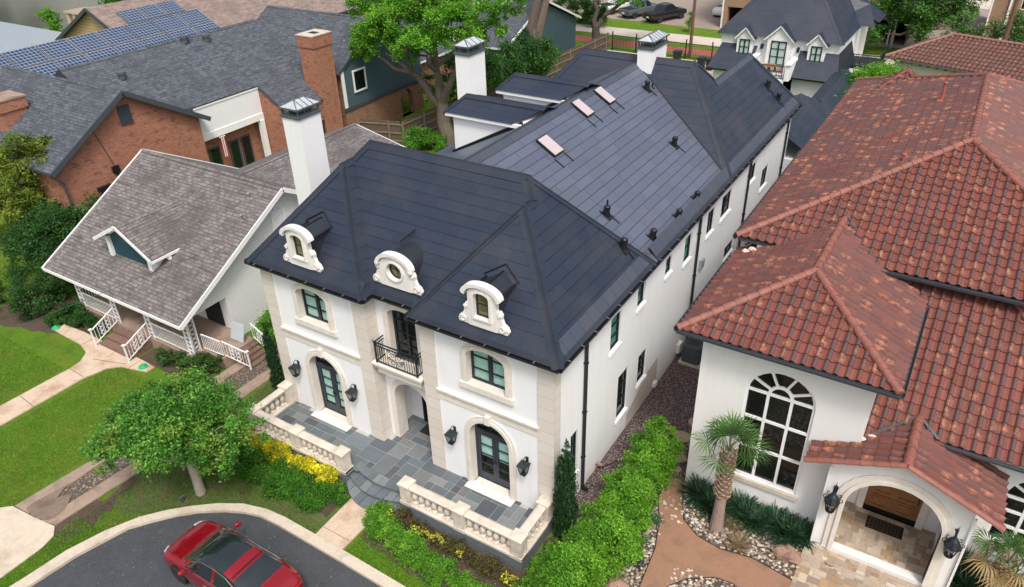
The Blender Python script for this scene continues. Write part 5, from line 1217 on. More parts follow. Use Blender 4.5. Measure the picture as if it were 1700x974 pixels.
# ================================================================ the cottage on the left
def gable_x(mb, x0, x1, y0, yr, y1, ze, zr, th=.12, z1=None):
    """gable roof with its ridge along x"""
    z1 = ze if z1 is None else z1
    roof_face(mb, [(x0, y0, ze), (x1, y0, ze), (x1, yr, zr), (x0, yr, zr)], ze); roof_face(mb, [(x0, yr, zr), (x1, yr, zr), (x1, y1, z1), (x0, y1, z1)], z1)
def board(mb, p, q, w=.10, h=.2): mb.bar(p, q, w, h)
CT = thing('cottage', 'single storey white cottage with weathered brown grey shingle roof, small gabled dormer and front porch', 'house', (-22.5, 6, 0))
cx0, cx1, cy0, cyr, cy1, cze, czr = -27.9, -17.6, -.62, 6.07, 12.9, 2.50, 6.25; cp = (czr - cze) / (cyr - cy0)
b = MB(); gable_x(b, cx0, cx1, cy0, cyr, cy1, cze, czr, z1=czr - cp * (cy1 - cyr))
# rear ell: ridge along y
ex, ez, eyb = -22.3, 5.5, 16.0
roof_face(b, [(-14.4, 8.6, ez - .22 * 7.9), (-14.4, eyb, ez - .22 * 7.9), (ex, eyb, ez), (ex, 7.0, ez)], 2.5); roof_face(b, [(ex, 7.0, ez), (ex, eyb, ez), (-27, eyb, 3.6), (-27, 9.5, 3.6)], 2.5)
croof = b.build('roof', M['shw'], CT)
b = MB(); cap(b, (cx0, cyr, czr), (cx1, cyr, czr), (cx0, cy0, cze), (cx0, cy1, 2.5), .16, .02); cap(b, (ex, 7.0, ez), (ex, eyb, ez), (-14.4, 10, 3.76), (-27, 10, 3.6), .16, .02); b.build('ridge_caps', M['shw'], croof)
b = MB(); b.prism([(cx0 + .05, cy0 + .04), (cx1 - .05, cy0 + .04), (cx1 - .05, cyr), (cx0 + .05, cyr)], 0, 0) if False else None
for s in (1,):
    b.face([(cx0, cy0, cze - .10), (cx0, cyr, czr - .10), (cx1, cyr, czr - .10), (cx1, cy0, cze - .10)]); b.face([(cx0, cyr, czr - .1), (cx0, cy1, czr - cp * (cy1 - cyr) - .1), (cx1, cy1, czr - cp * (cy1 - cyr) - .1), (cx1, cyr, czr - .1)])
b.build('soffit', M['white'], CT)
b = MB(); board(b, (cx0, cy0 - .02, cze - .06), (cx1, cy0 - .02, cze - .06), .04, .15)
for x in (cx0, cx1):
    board(b, (x, cy0 - .02, cze - .07), (x, cyr, czr - .07), .05, .22); board(b, (x, cyr, czr - .07), (x, cy1, czr - cp * (cy1 - cyr) - .07), .05, .22)
board(b, (-14.4, 8.6, 3.70), (-14.4, eyb, 3.70), .04, .15); board(b, (-14.4, eyb, 3.70), (ex, eyb, ez - .06), .04, .15)
b.build('bargeboard', M['white'], CT)
b = MB(); gx = -18.15; FG = Fr((gx, 0, 0), (0, 1, 0), (1, 0, 0))
wall(b, FG, [(2.15, 0), (12.4, 0), (12.4, czr - cp * (12.4 - cyr) - .12), (cyr, czr - .12), (-.45, 2.45), (-.45, 2.28), (2.15, 2.32)], [rectl(7.55, 8.25, 3.4, 4.75)] if False else [], .1)
b.face([(gx, 2.15, 0), (cx0 + .6, 2.15, 0), (cx0 + .6, 2.15, 3.9), (gx, 2.15, 3.9)]); b.face([(cx0 + .6, 2.15, 0), (cx0 + .6, 12.4, 0), (cx0 + .6, 12.4, 2.7), (cx0 + .6, cyr, 6), (cx0 + .6, 2.15, 3.9)])
b.face([(-14.9, 9.0, 0), (-14.9, eyb - .3, 0), (-14.9, eyb - .3, 3.8), (-14.9, 9.0, 3.8)]); b.face([(-14.9, eyb - .3, 0), (-26.6, eyb - .3, 0), (-26.6, eyb - .3, 3.6), (ex, eyb - .3, 5.4), (-14.9, eyb - .3, 3.8)]); b.face([(-18.1, 9.0, 0), (-14.9, 9.0, 0), (-14.9, 9.0, 3.8), (-18.1, 9.0, 4.4)])
b.build('wall', M['siding'], CT)
b = MB(); fbox(b, FG, 5.6, 6.25, 3.95, 5.05, 0, .03); ringp(b, FG, [(5.5, 3.85), (6.35, 3.85), (6.35, 5.05), (5.93, 5.42), (5.5, 5.05)], [(5.62, 3.97), (6.23, 3.97), (6.23, 5.02), (5.93, 5.28), (5.62, 5.02)], 0, .06)
for i in range(11): fbox(b, FG, 5.62, 6.23, 4.0 + i * .095, 4.04 + i * .095, .03, .055)
b.build('louvre', M['white'], CT)
pane_window(CT, FG, 9.6, 10.35, 2.0, 3.5, rows=2, d=.06, fw=.07, mats=(M['white'], M['dglass']), pane_backing=M['dark'])
b = MB(); fbox(b, FG, 8.2, 8.6, 1.3, 1.95, 0, .16); fbox(b, FG, 7.4, 7.75, 1.55, 1.95, 0, .14); fbox(b, FG, 7.85, 8.15, 1.6, 1.9, 0, .12); b.bar(FG(8.4, 1.95, .08), FG(8.4, 3.7, .08), .05); b.bar(FG(8.4, 3.7, .08), FG(7.2, 4.1, .06), .04); b.bar(FG(8.4, .1, .08), FG(8.4, 1.3, .08), .06)
b.build('meter_box', M['grey_metal'], CT)
b = MB(); FP = Fr((0, 2.15, 0), (1, 0, 0), (0, -1, 0)); fbox(b, FP, -19.9, -18.7, .6, 2.5, 0, .05); fbox(b, FP, -24.2, -23.1, .6, 2.6, 0, .05)
for x in (-21.9, -26.2): fbox(b, FP, x, x + 1.2, 1.2, 2.4, 0, .04)
b.build_each('dark_opening', M['dark'], CT)
# dormer
dx0, dx1, dxa, dyf = -22.6, -19.4, -21.3, .55
b = MB(); ap_, fl_, fr_ = (-22.85, .72, 5.30), (-24.95, .72, 4.22), (-20.75, .72, 4.10)
zf = lambda y: cze + cp * (y - cy0)
rb = (-22.85, (5.30 - cze) / cp + cy0, 5.30); lb = (-24.95, (4.22 - cze) / cp + cy0, 4.22); rr = (-20.75, (4.10 - cze) / cp + cy0, 4.10)
roof_face(b, [fr_, rr, rb, ap_], 3.3); roof_face(b, [ap_, rb, lb, fl_], 3.3)
cap(b, ap_, rb, fr_, fl_, .14, .02); dro = b.build('dormer_roof', M['shw'], CT)
b = MB(); b.bar(ap_, fl_, .04, .16); b.bar(ap_, fr_, .04, .16); b.box(-24.35, -24.15, .95, 1.15, 3.40, 4.45); b.box(-21.45, -21.2, .95, 1.15, 3.40, 4.30); b.box(-21.25, -21.15, 1.15, 2.2, 3.5, 4.1); b.bar((-20.75, .72, 4.05), (-20.75, 2.3, 4.05), .04, .12); b.box(-20.95, -20.75, 1.6, 1.75, 3.8, 4.05); b.build('trim', M['white'], dro)
b = MB(); b.face([(-24.2, 1.1, 3.35), (-21.3, 1.1, 3.35), (-21.3, 1.1, 4.30), (-22.85, 1.1, 5.14), (-24.2, 1.1, 4.46)])
for i in range(14): b.box(-24.1 + i * .2, -24.07 + i * .2, 1.075, 1.1, 3.35, 4.25)
b.build('dormer_front', M['teal'], dro)
# porch
P = CT
b = MB(); b.prism([(-26.6, -.25), (-18.0, -.25), (-16.55, -.25) if False else (-18.0, -.25), (-18.0, .35), (-16.75, .35), (-16.75, 2.15), (-26.6, 2.15)], 0, .55); b.build('porch_floor', M['oldconc'], P)
M['brick_step'] = patchy('worn_step_tiles', (.15, .09, .07), (.22, .14, .11), (.10, .065, .05), 1.4, 8)
for i in range(3): b = MB(); b.box(-23.4, -21.0, -.25 - .38 * (i + 1), -.25 - .38 * i, 0, .42 - .14 * i); b.build('step', M['brick_step'], P)
for i in range(4): b = MB(); b.box(-16.75 + .26 * i, -16.75 + .26 * (i + 1), .95, 2.05, 0, .44 - .11 * i); b.build('step', M['brick_step'], P)
for x, y in ((-18.15, -.15), (-20.95, -.15), (-23.5, -.15), (-26.3, -.15)):
    b = MB()
    for s in (-1, 1):
        b.bar((x + s * .16, y, .55), (x + s * .16, y, 2.45), .045); 
        if x == -18.15: b.bar((x, y + .3 + s * .16, .55), (x, y + .3 + s * .16, 2.45), .045)
    for i in range(8):
        z = .7 + i * .23; b.tube([(x + .12 * math.cos(t), y, z + .10 * math.sin(t)) for t in [j * .8 for j in range(9)]], .013, 4)
        b.bar((x - .16, y, z + .11), (x + .16, y, z + .11), .02)
        if x == -18.15: b.tube([(x, y + .3 + .12 * math.cos(t), z + .10 * math.sin(t)) for t in [j * .8 for j in range(9)]], .013, 4)
    b.build('porch_post', M['white'], P)
def rail(a, c, za, zc, post_end=False, n=None):
    b = MB(); a, c = Vector(a), Vector(c); L = (c - a).length; n = n or int(L / .115)
    b.bar((a.x, a.y, za + .85), (c.x, c.y, zc + .85), .05, .04); b.bar((a.x, a.y, za + .12), (c.x, c.y, zc + .12), .035, .03)
    for i in range(n + 1):
        t = i / n; x, y, z = a.x + (c.x - a.x) * t, a.y + (c.y - a.y) * t, za + (zc - za) * t; b.bar((x, y, z + .1), (x, y, z + .85), .018)
    if post_end: b.bar((c.x, c.y, zc - .02), (c.x, c.y, zc + .92), .06); b.box(c.x - .07, c.x + .07, c.y - .07, c.y + .07, zc + .92, zc + .96)
    k = .5
    for t in ((.35, .6) if post_end else ()):
        x, y, z = a.x + (c.x - a.x) * t, a.y + (c.y - a.y) * t, za + (zc - za) * t
        for j in range(3): b.tube([(x + (c.x - a.x) * .10 / max(L, .1) * math.cos(q), y + (c.y - a.y) * .10 / max(L, .1) * math.cos(q), z + .28 + j * .2 + .09 * math.sin(q)) for q in [v * .8 for v in range(9)]], .012, 4)
    b.build('porch_railing', M['white'], P)
rail((-20.8, -.15), (-18.3, -.15), .55, .55); rail((-26.15, -.15), (-23.65, -.15), .55, .55); rail((-23.45, -.25), (-23.42, -1.55), .55, .02, True, 8); rail((-20.95, -.25), (-20.93, -1.55), .55, .02, True, 8)
rail((-18.0, .4), (-16.8, .45), .55, .55); rail((-16.75, .5), (-15.75, .9), .55, .02, True, 8); rail((-16.75, 2.1), (-15.7, 2.1), .55, .02, True, 8); rail((-26.5, 0), (-26.5, 2.1), .55, .55)
b = MB(); b.bar((-17.25, 1.45, .56), (-17.15, 1.95, 1.62), 1.05, .03, up=(0, 0, 1)) if False else b.obox((-17.3, 1.75, .98), (1, 0, 0), Vector((0, .35, 1)).normalized(), Vector((0, 1, -.35)).normalized(), .42, .43, .02); tag(b.build('leaning_board', plain('pale_grey_board', (.42, .46, .50), .6)), 'plain pale grey board leaning in the corner of the cottage porch', 'board')
for (x, y, lab) in ((-26.55, -1.62, 'green sprinkler lid on the lawn left of the cottage walk'), (-20.05, -1.45, 'green sprinkler lid in the bed by the right stair rail')):
    b = MB(); b.lathe([(.22, 0), (.20, .06), (.12, .09), (.10, .13), (.06, .14)], (x, y, .03), 12); tag(b.build('valve_cover', M.get('gplastic') or M.setdefault('gplastic', plain('green_plastic', (.02, .35, .12), .4))), lab, 'lid')
for (x, y) in ((-19.0, 5.2), (-18.5, 4.2), (-18.9, 12.4), (-20.4, 14.6), (-19.6, 10.6)):
    z = zf(y) if y < cyr else (5.5 - .22 * (x + 22.3) if y > 9 else 6); b = MB(); b.lathe([(.13, -.05), (.12, .02), (.05, .03), (.05, .22), (.09, .23), (.09, .28), (.02, .32)], (x, y, z), 8); b.build('roof_vent', M['clip'], CT)

# ================================================================ the brick house and its wings
BH = thing('brick_house', 'orange brick house with grey shingle roofs, brick gable and tall brick chimney', 'house', (-37, 15, 0))
b = MB(); bx, bp_ = -32.3, .60
gable_x(b, -44.5, bx, 3.3, 8.45, 13.6, 5.0, 8.05)
# long slope facing the camera side
ry = [8.2, 13.0, 19.0, 26.0]
roof_face(b, [(-33.3, 12.4, 5.6), (-33.3, 18.5, 5.6), (-30.8, 18.5, 4.1), (-30.8, 21.9, 4.1), (-34, 23.4, 6.02), (-38.2, 23.4, 8.54), (-38.2, 8.45, 8.54), (-37.4, 8.45, 8.06), (-33.4, 12.3, 5.66)], 4.1)
roof_face(b, [(-38.2, 8.45, 8.54), (-38.2, 23.4, 8.54), (-44, 23.4, 5.1), (-44, 8.45, 5.1)], 4.1); b.face([(-37.3, 8.44, 8.0), (-38.2, 8.44, 8.53), (-39.1, 8.44, 8.0)])
broof = b.build('roof', M['shg'], BH)
b = MB(); cap(b, (-44.5, 8.45, 8.05), (bx, 8.45, 8.05), (bx, 3.3, 5), (bx, 13.6, 5), .18, .025); cap(b, (-38.2, 8.45, 8.54), (-38.2, 23.4, 8.54), (-33.3, 15, 5.6), (-44, 15, 5.1), .18, .025); b.build('ridge_caps', M['shg'], broof)
b = MB()
for ys, ze_ in ((3.3, 5.0), (13.6, 5.0)): b.bar((bx + .02, ys, ze_ - .08), (bx + .02, 8.45, 7.97), .06, .28)
b.bar((-30.8, 18.5, 4.02), (-33.3, 18.5, 5.52), .06, .2); b.bar((-44.5, 3.28, 4.94), (bx, 3.28, 4.94), .06, .14); b.bar((bx - .2, 3.2, 4.9), (bx - .2, 3.9, 4.2), .07); b.bar((bx - .25, 3.85, 0), (bx - .25, 3.85, 4.3), .08); b.bar((-33.28, 12.4, 5.5), (-33.28, 18.5, 5.5), .05, .12)
b.build('fascia', M['greytrim'], BH)
FBk = Fr((-32.75, 0, 0), (0, 1, 0), (1, 0, 0))
b = MB(); wall(b, FBk, [(3.7, 0), (13.1, 0), (13.1, 5.15), (8.45, 7.9), (3.7, 5.1)], [], .1); b.face([(-44, 3.7, 0), (-32.75, 3.7, 0), (-32.75, 3.7, 5.1), (-44, 3.7, 5.1)])
b.face([(-33.6, 18.55, 0), (-31.0, 18.55, 0), (-31.0, 18.55, 4.15), (-33.6, 18.55, 5.65)]); b.face([(-31.0, 18.55, 2.6), (-31.0, 22, 2.6), (-31, 22, 4.2), (-31, 18.55, 4.15)]); b.face([(-33.9, 13.1, 0), (-33.9, 18.6, 0), (-33.9, 18.6, 3.2), (-33.9, 13.1, 3.2)]); b.face([(-32.75, 13.1, 0), (-34, 13.1, 0), (-34, 13.1, 5.1), (-32.75, 13.1, 5.1)])
b.build('brick_wall', M['brick'], BH)
b = MB(); fbox(b, FBk, 8.1, 8.85, 6.1, 7.2, 0, .05)
for i in range(12): fbox(b, FBk, 8.14, 8.81, 6.14 + i * .088, 6.18 + i * .088, .05, .08)
b.build('gable_louvre', M['greytrim'], BH)
b = MB(); b.box(-33.45, -33.3, 13.3, 18.5, 3.35, 5.45); b.box(-33.3, -33.25, 13.25, 18.5, 3.3, 3.75); b.box(-33.5, -33.2, 18.1, 18.45, 0, 3.3); b.bar((-33.3, 13.2, 5.47), (-33.3, 18.6, 5.47), .1, .1); b.build('white_porch_panel', M['white'], BH)
FD = Fr((-33.88, 0, 0), (0, 1, 0), (1, 0, 0))
for y in (14.0, 15.6, 16.6): pane_window(BH, FD, y, y + .85, .3, 2.5, rows=1, d=.05, fw=.1, mats=(M['greytrim'], M['dglass']), pane_backing=M['dark'], name='french_door')
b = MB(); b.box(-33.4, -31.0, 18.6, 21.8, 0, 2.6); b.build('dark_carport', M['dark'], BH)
b = MB(); b.bar((-32.7, 7.0, .5), (-32.7, 7.0, 3.9), .09); b.box(-32.74, -32.6, 6.75, 7.15, 3.7, 4.1); b.bar((-32.7, 6.95, 4.1), (-32.7, 6.3, 6.7), .025); b.box(-32.74, -32.5, 5.55, 6.35, 3.0, 3.25); b.bar((-32.7, 6.2, 3.0), (-32.7, 6.5, .5), .03)
b.build('cable_box', M['black'], BH)
b = MB(); b.box(-40.2, -38.7, 4.7, 6.2, 0, 7.5); b.box(-40.3, -38.6, 4.6, 6.3, 6.9, 7.5); lc = b.build('chimney', M['brick'], BH)
b = MB(); b.box(-40.35, -38.55, 4.55, 6.35, 7.5, 7.6); b.build('chimney_cap', M['oldconc'], lc)
# wing with the tall chimney and slate blue gable
b = MB(); wx = -31.25; wyr, wze, wzr = 29.0, 5.2, 8.15
gable_x(b, -43, wx, 24.1, wyr, 34.1, wze, wzr); 
roof_face(b, [(-34.0, 23.0, 4.4), (-31.9, 23.0, 4.4), (-31.9, 24.6, 5.3), (-34.0, 24.6, 5.3)], 4.4)
wr_ = b.build('wing_roof', M['shg'], BH)
b = MB(); cap(b, (-43, wyr, wzr), (wx, wyr, wzr), (wx, 24, wze), (wx, 34, wze), .18, .02); b.build('ridge_caps', M['shg'], wr_)
FW = Fr((wx - .12, 0, 0), (0, 1, 0), (1, 0, 0))
b = MB(); wall(b, FW, [(24.5, 2.55), (33.7, 2.55), (33.7, 5.3), (wyr, 8.0), (24.5, 5.3)], [], .1); b.build('blue_gable_wall', M['bluewall'], BH)
b = MB(); fbox(b, FW, 24.4, 33.8, 2.35, 2.58, 0, .10); b.bar(FW(24.1, 5.12, .1), FW(wyr, 8.07, .1), .06, .2); b.bar(FW(34.1, 5.12, .1), FW(wyr, 8.07, .1), .06, .2); b.build('gable_trim', M['greytrim'], BH)
b = MB(); fbox(b, FW, 24.45, 24.75, 2.55, 5.25, 0, .06); b.build('corner_board', M['white'], BH)
b = MB(); wall(b, FW, rectl(24.5, 33.7, 0, 2.38), [archl(31.6, .75, 0, 1.4, .75)], .5); b.face([(-43, 24.5, 0), (wx - .12, 24.5, 0), (wx - .12, 24.5, 5.2), (-43, 24.5, 5.2)]); b.build('brick_wall', M['brick2'], BH)
pane_window(BH, FW, 25.6, 27.0, 3.45, 5.1, rows=1, d=.08, fw=.13, mats=(M['white'], M['dglass']), pane_backing=M['dark'])
b = MB(); b.box(-32.35, -30.95, 21.9, 23.6, 0, 8.0); b.box(-32.42, -30.88, 21.83, 23.67, 7.55, 8.3); tc = b.build('chimney', M['brick'], BH)
b = MB(); b.box(-32.45, -30.85, 21.8, 23.7, 8.3, 8.37); b.build('chimney_cap', M['concrete'], tc)
b = MB(); b.box(-31.95, -31.3, 22.5, 23.0, 8.37, 8.39); b.build('flue', M['dark'], tc)
for (x, y, z) in ((-36.5, 11.2, 7.5), (-37.5, 18.5, 8.1), (-37.8, 17.0, 8.3)):
    b = MB(); b.lathe([(.2, 0), (.2, .3), (.28, .32), (.28, .46), (.1, .52)], (x, y, z), 10); b.build('roof_vent', M['zinc'], BH)

# ================================================================ houses farther back on the left
SH = thing('solar_panel_house', 'brown shingled house carrying two rows of solar panels, tan sided gables', 'house', (-52, 26, 0))
sp = lambda x: 6.9 - .50 * (x + 47.0)      # height of the slope that faces +x
b = MB(); roof_face(b, [(-44.6, 2, sp(-44.6)), (-44.6, 42, sp(-44.6)), (-51.4, 42, sp(-51.4)), (-51.4, 18.6, sp(-51.4)), (-48.9, 18.6, sp(-48.9)), (-48.9, 2, sp(-48.9))], 4); roof_face(b, [(-48.9, 2, sp(-48.9)), (-48.9, 18.6, sp(-48.9)), (-53, 18.6, 5.9), (-53, 2, 5.9)], 4); roof_face(b, [(-51.4, 18.6, sp(-51.4)), (-51.4, 42, sp(-51.4)), (-57, 42, 6.2), (-57, 18.6, 6.2)], 4)
roof_face(b, [(-66, 33, 6.2), (-51, 33, 6.2), (-51, 40, 10.2), (-66, 40, 10.2)], 4) if False else None
sroof = b.build('roof', M['sht'], SH)
b = MB(); b.box(-52.5, -45.3, 2.3, 41.7, 0, 5.6); b.build('wall', M['brick2'], SH)
b = MB(); b.face([(-56.6, 19, 0), (-46.5, 19, 0), (-46.5, 19, 6.5), (-51.4, 19, 8.95), (-56.6, 19, 6.35)]); b.face([(-56.6, 42, 0), (-56.6, 19, 0), (-56.6, 19, 6.35), (-56.6, 42, 6.35)]); b.build('gable_wall', M['tansiding'], SH)
b = MB(); b.bar((-57, 18.6, 6.1), (-51.4, 18.6, 9.0), .1, .25); b.bar((-48.9, 18.6, 7.75), (-51.4, 18.6, 9.0), .1, .25); b.box(-53.2, -51.9, 26, 27.4, 8, 10); b.build('gable_trim', M['greytrim'], SH)
b = MB(); b.bar((-44.55, 2, 5.62), (-44.55, 42, 5.62), .1, .15); b.build('gutter', M['greytrim'], SH)
n_ = Vector((.5, 0, 1)).normalized(); vv = Vector((-1, 0, .5)).normalized()
pm = NT('solar_cells'); uvc = pm.coord('World'); spx = pm.sep(uvc)
br = pm.n('ShaderNodeTexBrick'); br.offset = 0; pm.l(pm.comb(spx[1], pm.math('MULTIPLY', spx[2], 2.2)), br.inputs['Vector']); br.inputs['Scale'].default_value = 1; br.inputs['Brick Width'].default_value = .28; br.inputs['Row Height'].default_value = .28; br.inputs['Mortar Size'].default_value = .018
br.inputs['Color1'].default_value = (.018, .038, .085, 1); br.inputs['Color2'].default_value = (.024, .046, .10, 1); br.inputs['Mortar'].default_value = (.30, .33, .38, 1); pm.col(br.outputs['Color']); pm.rough(.2); M['pv'] = pm.m
def panel(y0, y1, xa, xb):
    c = Vector(((xa + xb) / 2, (y0 + y1) / 2, sp((xa + xb) / 2))) + n_ * .12; hl = (xb - xa) / 2 * 1.118 * .985; hw = (y1 - y0) / 2 * .985
    b = MB(); b.ring([[c + Vector((0, a_ * hw, 0)) + vv * b_ * hl - n_ * .03 for a_, b_ in ((-1, -1), (1, -1), (1, 1), (-1, 1))], [c + Vector((0, a_ * hw, 0)) + vv * b_ * hl + n_ * .03 for a_, b_ in ((-1, -1), (1, -1), (1, 1), (-1, 1))]])
    o = b.build('solar_panel', M['clip'], SH); b = MB(); b.obox(c + n_ * .025, (0, 1, 0), vv, n_, hw * .96, hl * .95, .012); b.build('cells', M['pv'], o)
for k in range(11):
    for xa, xb in ((-47.0, -45.3), (-48.75, -47.05)): panel(1.2 + k * 2.3, 1.2 + k * 2.3 + 2.26, xa, xb)
for k in range(3): panel(20.2 + k * 1.75, 21.91 + k * 1.75, -50.2, -48.82)
def simple_house(label, name, x0, x1, y0, y1, ze, zr, axis, roof, wallm, trim=None, gable=None, oh=.4):
    o = thing(name, label, 'house', ((x0 + x1) / 2, (y0 + y1) / 2, 0)); b = MB()
    if axis == 'x':
        ym = (y0 + y1) / 2; gable_x(b, x0 - oh, x1 + oh, y0 - oh, ym, y1 + oh, ze, zr)
    else:
        xm = (x0 + x1) / 2; roof_face(b, [(x1 + oh, y0 - oh, ze), (x1 + oh, y1 + oh, ze), (xm, y1 + oh, zr), (xm, y0 - oh, zr)]); roof_face(b, [(xm, y0 - oh, zr), (xm, y1 + oh, zr), (x0 - oh, y1 + oh, ze), (x0 - oh, y0 - oh, ze)])
    b.build('roof', roof, o); b = MB(); k = (zr - ze) * (1 - oh / ((y1 - y0 if axis == 'x' else x1 - x0) / 2 + oh)) + ze - .12
    b.box(x0, x1, y0, y1, 0, ze)
    if axis == 'x':
        for x in (x0, x1): b.face([(x, y0, ze), (x, y1, ze), (x, ym, k)])
    else:
        for y in (y0, y1): b.face([(x0, y, ze), (x1, y, ze), (xm, y, k)])
    b.build('wall', wallm, o)
    b = MB()
    if axis == 'x':
        for x in (x0 - oh, x1 + oh):
            for ys in (y0 - oh, y1 + oh): b.bar((x, ys, ze - .06), (x, ym, zr - .06), .08, .2)
        b.bar((x0 - oh, y0 - oh, ze - .07), (x1 + oh, y0 - oh, ze - .07), .06, .15)
    else:
        for y in (y0 - oh, y1 + oh):
            for xs in (x0 - oh, x1 + oh): b.bar((xs, y, ze - .06), (xm, y, zr - .06), .08, .2)
        b.bar((x1 + oh, y0 - oh, ze - .07), (x1 + oh, y1 + oh, ze - .07), .06, .15)
    b.build('trim', trim or M['white'], o); return o
# ================================================================ background buildings
simple_house('small tan gabled house partly hidden behind the grey shingle roofs', 'tan_gable_house', -60.5, -52.5, 40.5, 52, 3.8, 6.9, 'y', M['sht'], M['tansiding'], M['greytrim'])
MH = simple_house('pale house with a standing seam metal roof at the upper left corner', 'metal_roof_house', -80, -62, 17, 27, 3.0, 5.6, 'x', NT('standing_seam_metal').m, M['stucco2'], M['zinc'])
t = NT('seamed_metal'); uv_ = t.coord('UV'); su = t.sep(uv_); sm_ = t.math('LESS_THAN', t.math('FRACT', t.math('DIVIDE', su[0], .55)), .10)
t.col(t.mix(sm_, (.42, .47, .50), (.16, .20, .22))); t.rough(.4); t.b.inputs['Metallic'].default_value = .5
for ch in MH.children:
    if ch.name.startswith('roof'): ch.data.materials[0] = t.m
b = MB(); b.box(-66.6, -64.2, 25.2, 27.2, 0, 5.6); 
for x in (-66.6, -65.6, -64.6): b.box(x, x + .45, 25.2, 25.65, 5.6, 6.3); b.box(x, x + .45, 26.75, 27.2, 5.6, 6.3)
b.box(-66.7, -64.1, 25.1, 27.3, 6.3, 6.45)
tag(b.build('stone_chimney', blocks('cream_rubble_stone', (.52, .44, .30), (.42, .33, .21), (.30, .24, .17), .5, .28, .02, var=.5)), 'cream stone chimney with open arched top beside the metal roof', 'chimney')
b = MB(); b.obox((-93, 35.5, 4.5), Vector((30, 17, 0)).normalized(), Vector((-17, 30, 0)).normalized(), (0, 0, 1), 22, 3, 4.5); b.obox((-93, 35.5, 9.2), Vector((30, 17, 0)).normalized(), Vector((-17, 30, 0)).normalized(), (0, 0, 1), 22.3, 3.3, .2)
tag(b.build('grey_building', plain('grey_panel_wall', (.24, .24, .23), .8, var=.15)), 'long low grey building beyond the trees at the upper left', 'building')
simple_house('grey shingled house behind the big pecan crown, pale blue trim', 'grey_roof_house', -66, -50, 47, 56, 4.0, 7.2, 'x', M['shg'], M['tansiding'], M['greytrim'])
simple_house('low house with grey shingle roof and white bargeboards by the board fence', 'grey_roof_house', -41, -29.5, 43.5, 57.5, 3.0, 6.0, 'x', M['shg'], M['bluewall'], M['white'])
simple_house('brick cottage with grey roof half hidden by the pecan tree', 'grey_roof_house', -44, -34, 34, 42.5, 2.9, 5.2, 'y', M['shg'], M['brick2'], M['white'])
simple_house('pale flat building with teal doors behind the dark shrubs', 'teal_door_building', -62, -38, 82, 92, 4.2, 5.0, 'x', M['lotroof'] if 'lotroof' in M else M.setdefault('lotroof', plain('pale_flat_roof', (.55, .56, .56), .7)), plain('teal_green_wall', (.03, .22, .20), .6, var=.3), M['white'])
# ---- guest house
G = thing('guest_house', 'white guest house with tall blue black hipped roof, three gabled dormers and a small balcony', 'house', (-6, 52, 0))
ga, gb, gc, gd = (-11.0, 46.75, 5.5), (-1.3, 46.75, 5.5), (-1.3, 60, 5.5), (-11.0, 60, 5.5); gt0, gt1 = (-6.15, 51.6, 11.3), (-6.15, 55.2, 11.3)
b = MB(); roof_face(b, [ga, gb, gt0]); roof_face(b, [gb, gc, gt1, gt0]); roof_face(b, [gc, gd, gt1]); roof_face(b, [gd, ga, gt0, gt1]); groof = b.build('roof', M['slate'], G)
b = MB(); cap(b, ga, gt0, gb, gd); cap(b, gb, gt0, ga, gc); cap(b, gt0, gt1, gb, gd); cap(b, gc, gt1, gb, gd); b.build('ridge_caps', M['cap'], groof)
b = MB(); b.box(-10.7, -1.6, 47.1, 59.7, 0, 5.38); b.box(-10.85, -1.45, 46.9, 59.85, 5.38, 5.46)
b.box(-7.7, -7.4, 44.6, 47.1, 0, 4.1); b.box(-4.75, -4.4, 44.6, 47.1, 0, 4.1); b.box(-7.75, -4.4, 44.6, 47.1, 0, 2.9); b.box(-4.5, -1.6, 45.9, 47.1, 0, 2.9); b.box(-10.7, -7.6, 45.9, 47.1, 0, 2.9)
b.box(-7.8, -7.35, 44.5, 47.1, 4.1, 4.2); b.box(-4.8, -4.35, 44.5, 47.1, 4.1, 4.2); b.build('wall', M['stucco'], G)
b = MB(); roof_face(b, [(-11.1, 45.35, 3.05), (-7.7, 45.35, 3.05), (-7.7, 47.1, 4.7), (-10.6, 47.1, 4.7)]); roof_face(b, [(-4.4, 45.35, 3.05), (-1.0, 45.35, 3.05), (-1.5, 47.1, 4.7), (-4.4, 47.1, 4.7)]); roof_face(b, [(-1.0, 45.35, 3.05), (-1.0, 52, 3.05), (-1.55, 52, 4.7), (-1.55, 47.1, 4.7)])
b.build_each('apron_roof', M['slate'], G)
gutter(G, [(-11.1, 45.35, -7.7, 45.35, 0, -1), (-4.4, 45.35, -1.0, 45.35, 0, -1)], 3.03)
FGd = Fr((0, 46.55, 0), (1, 0, 0), (0, -1, 0))
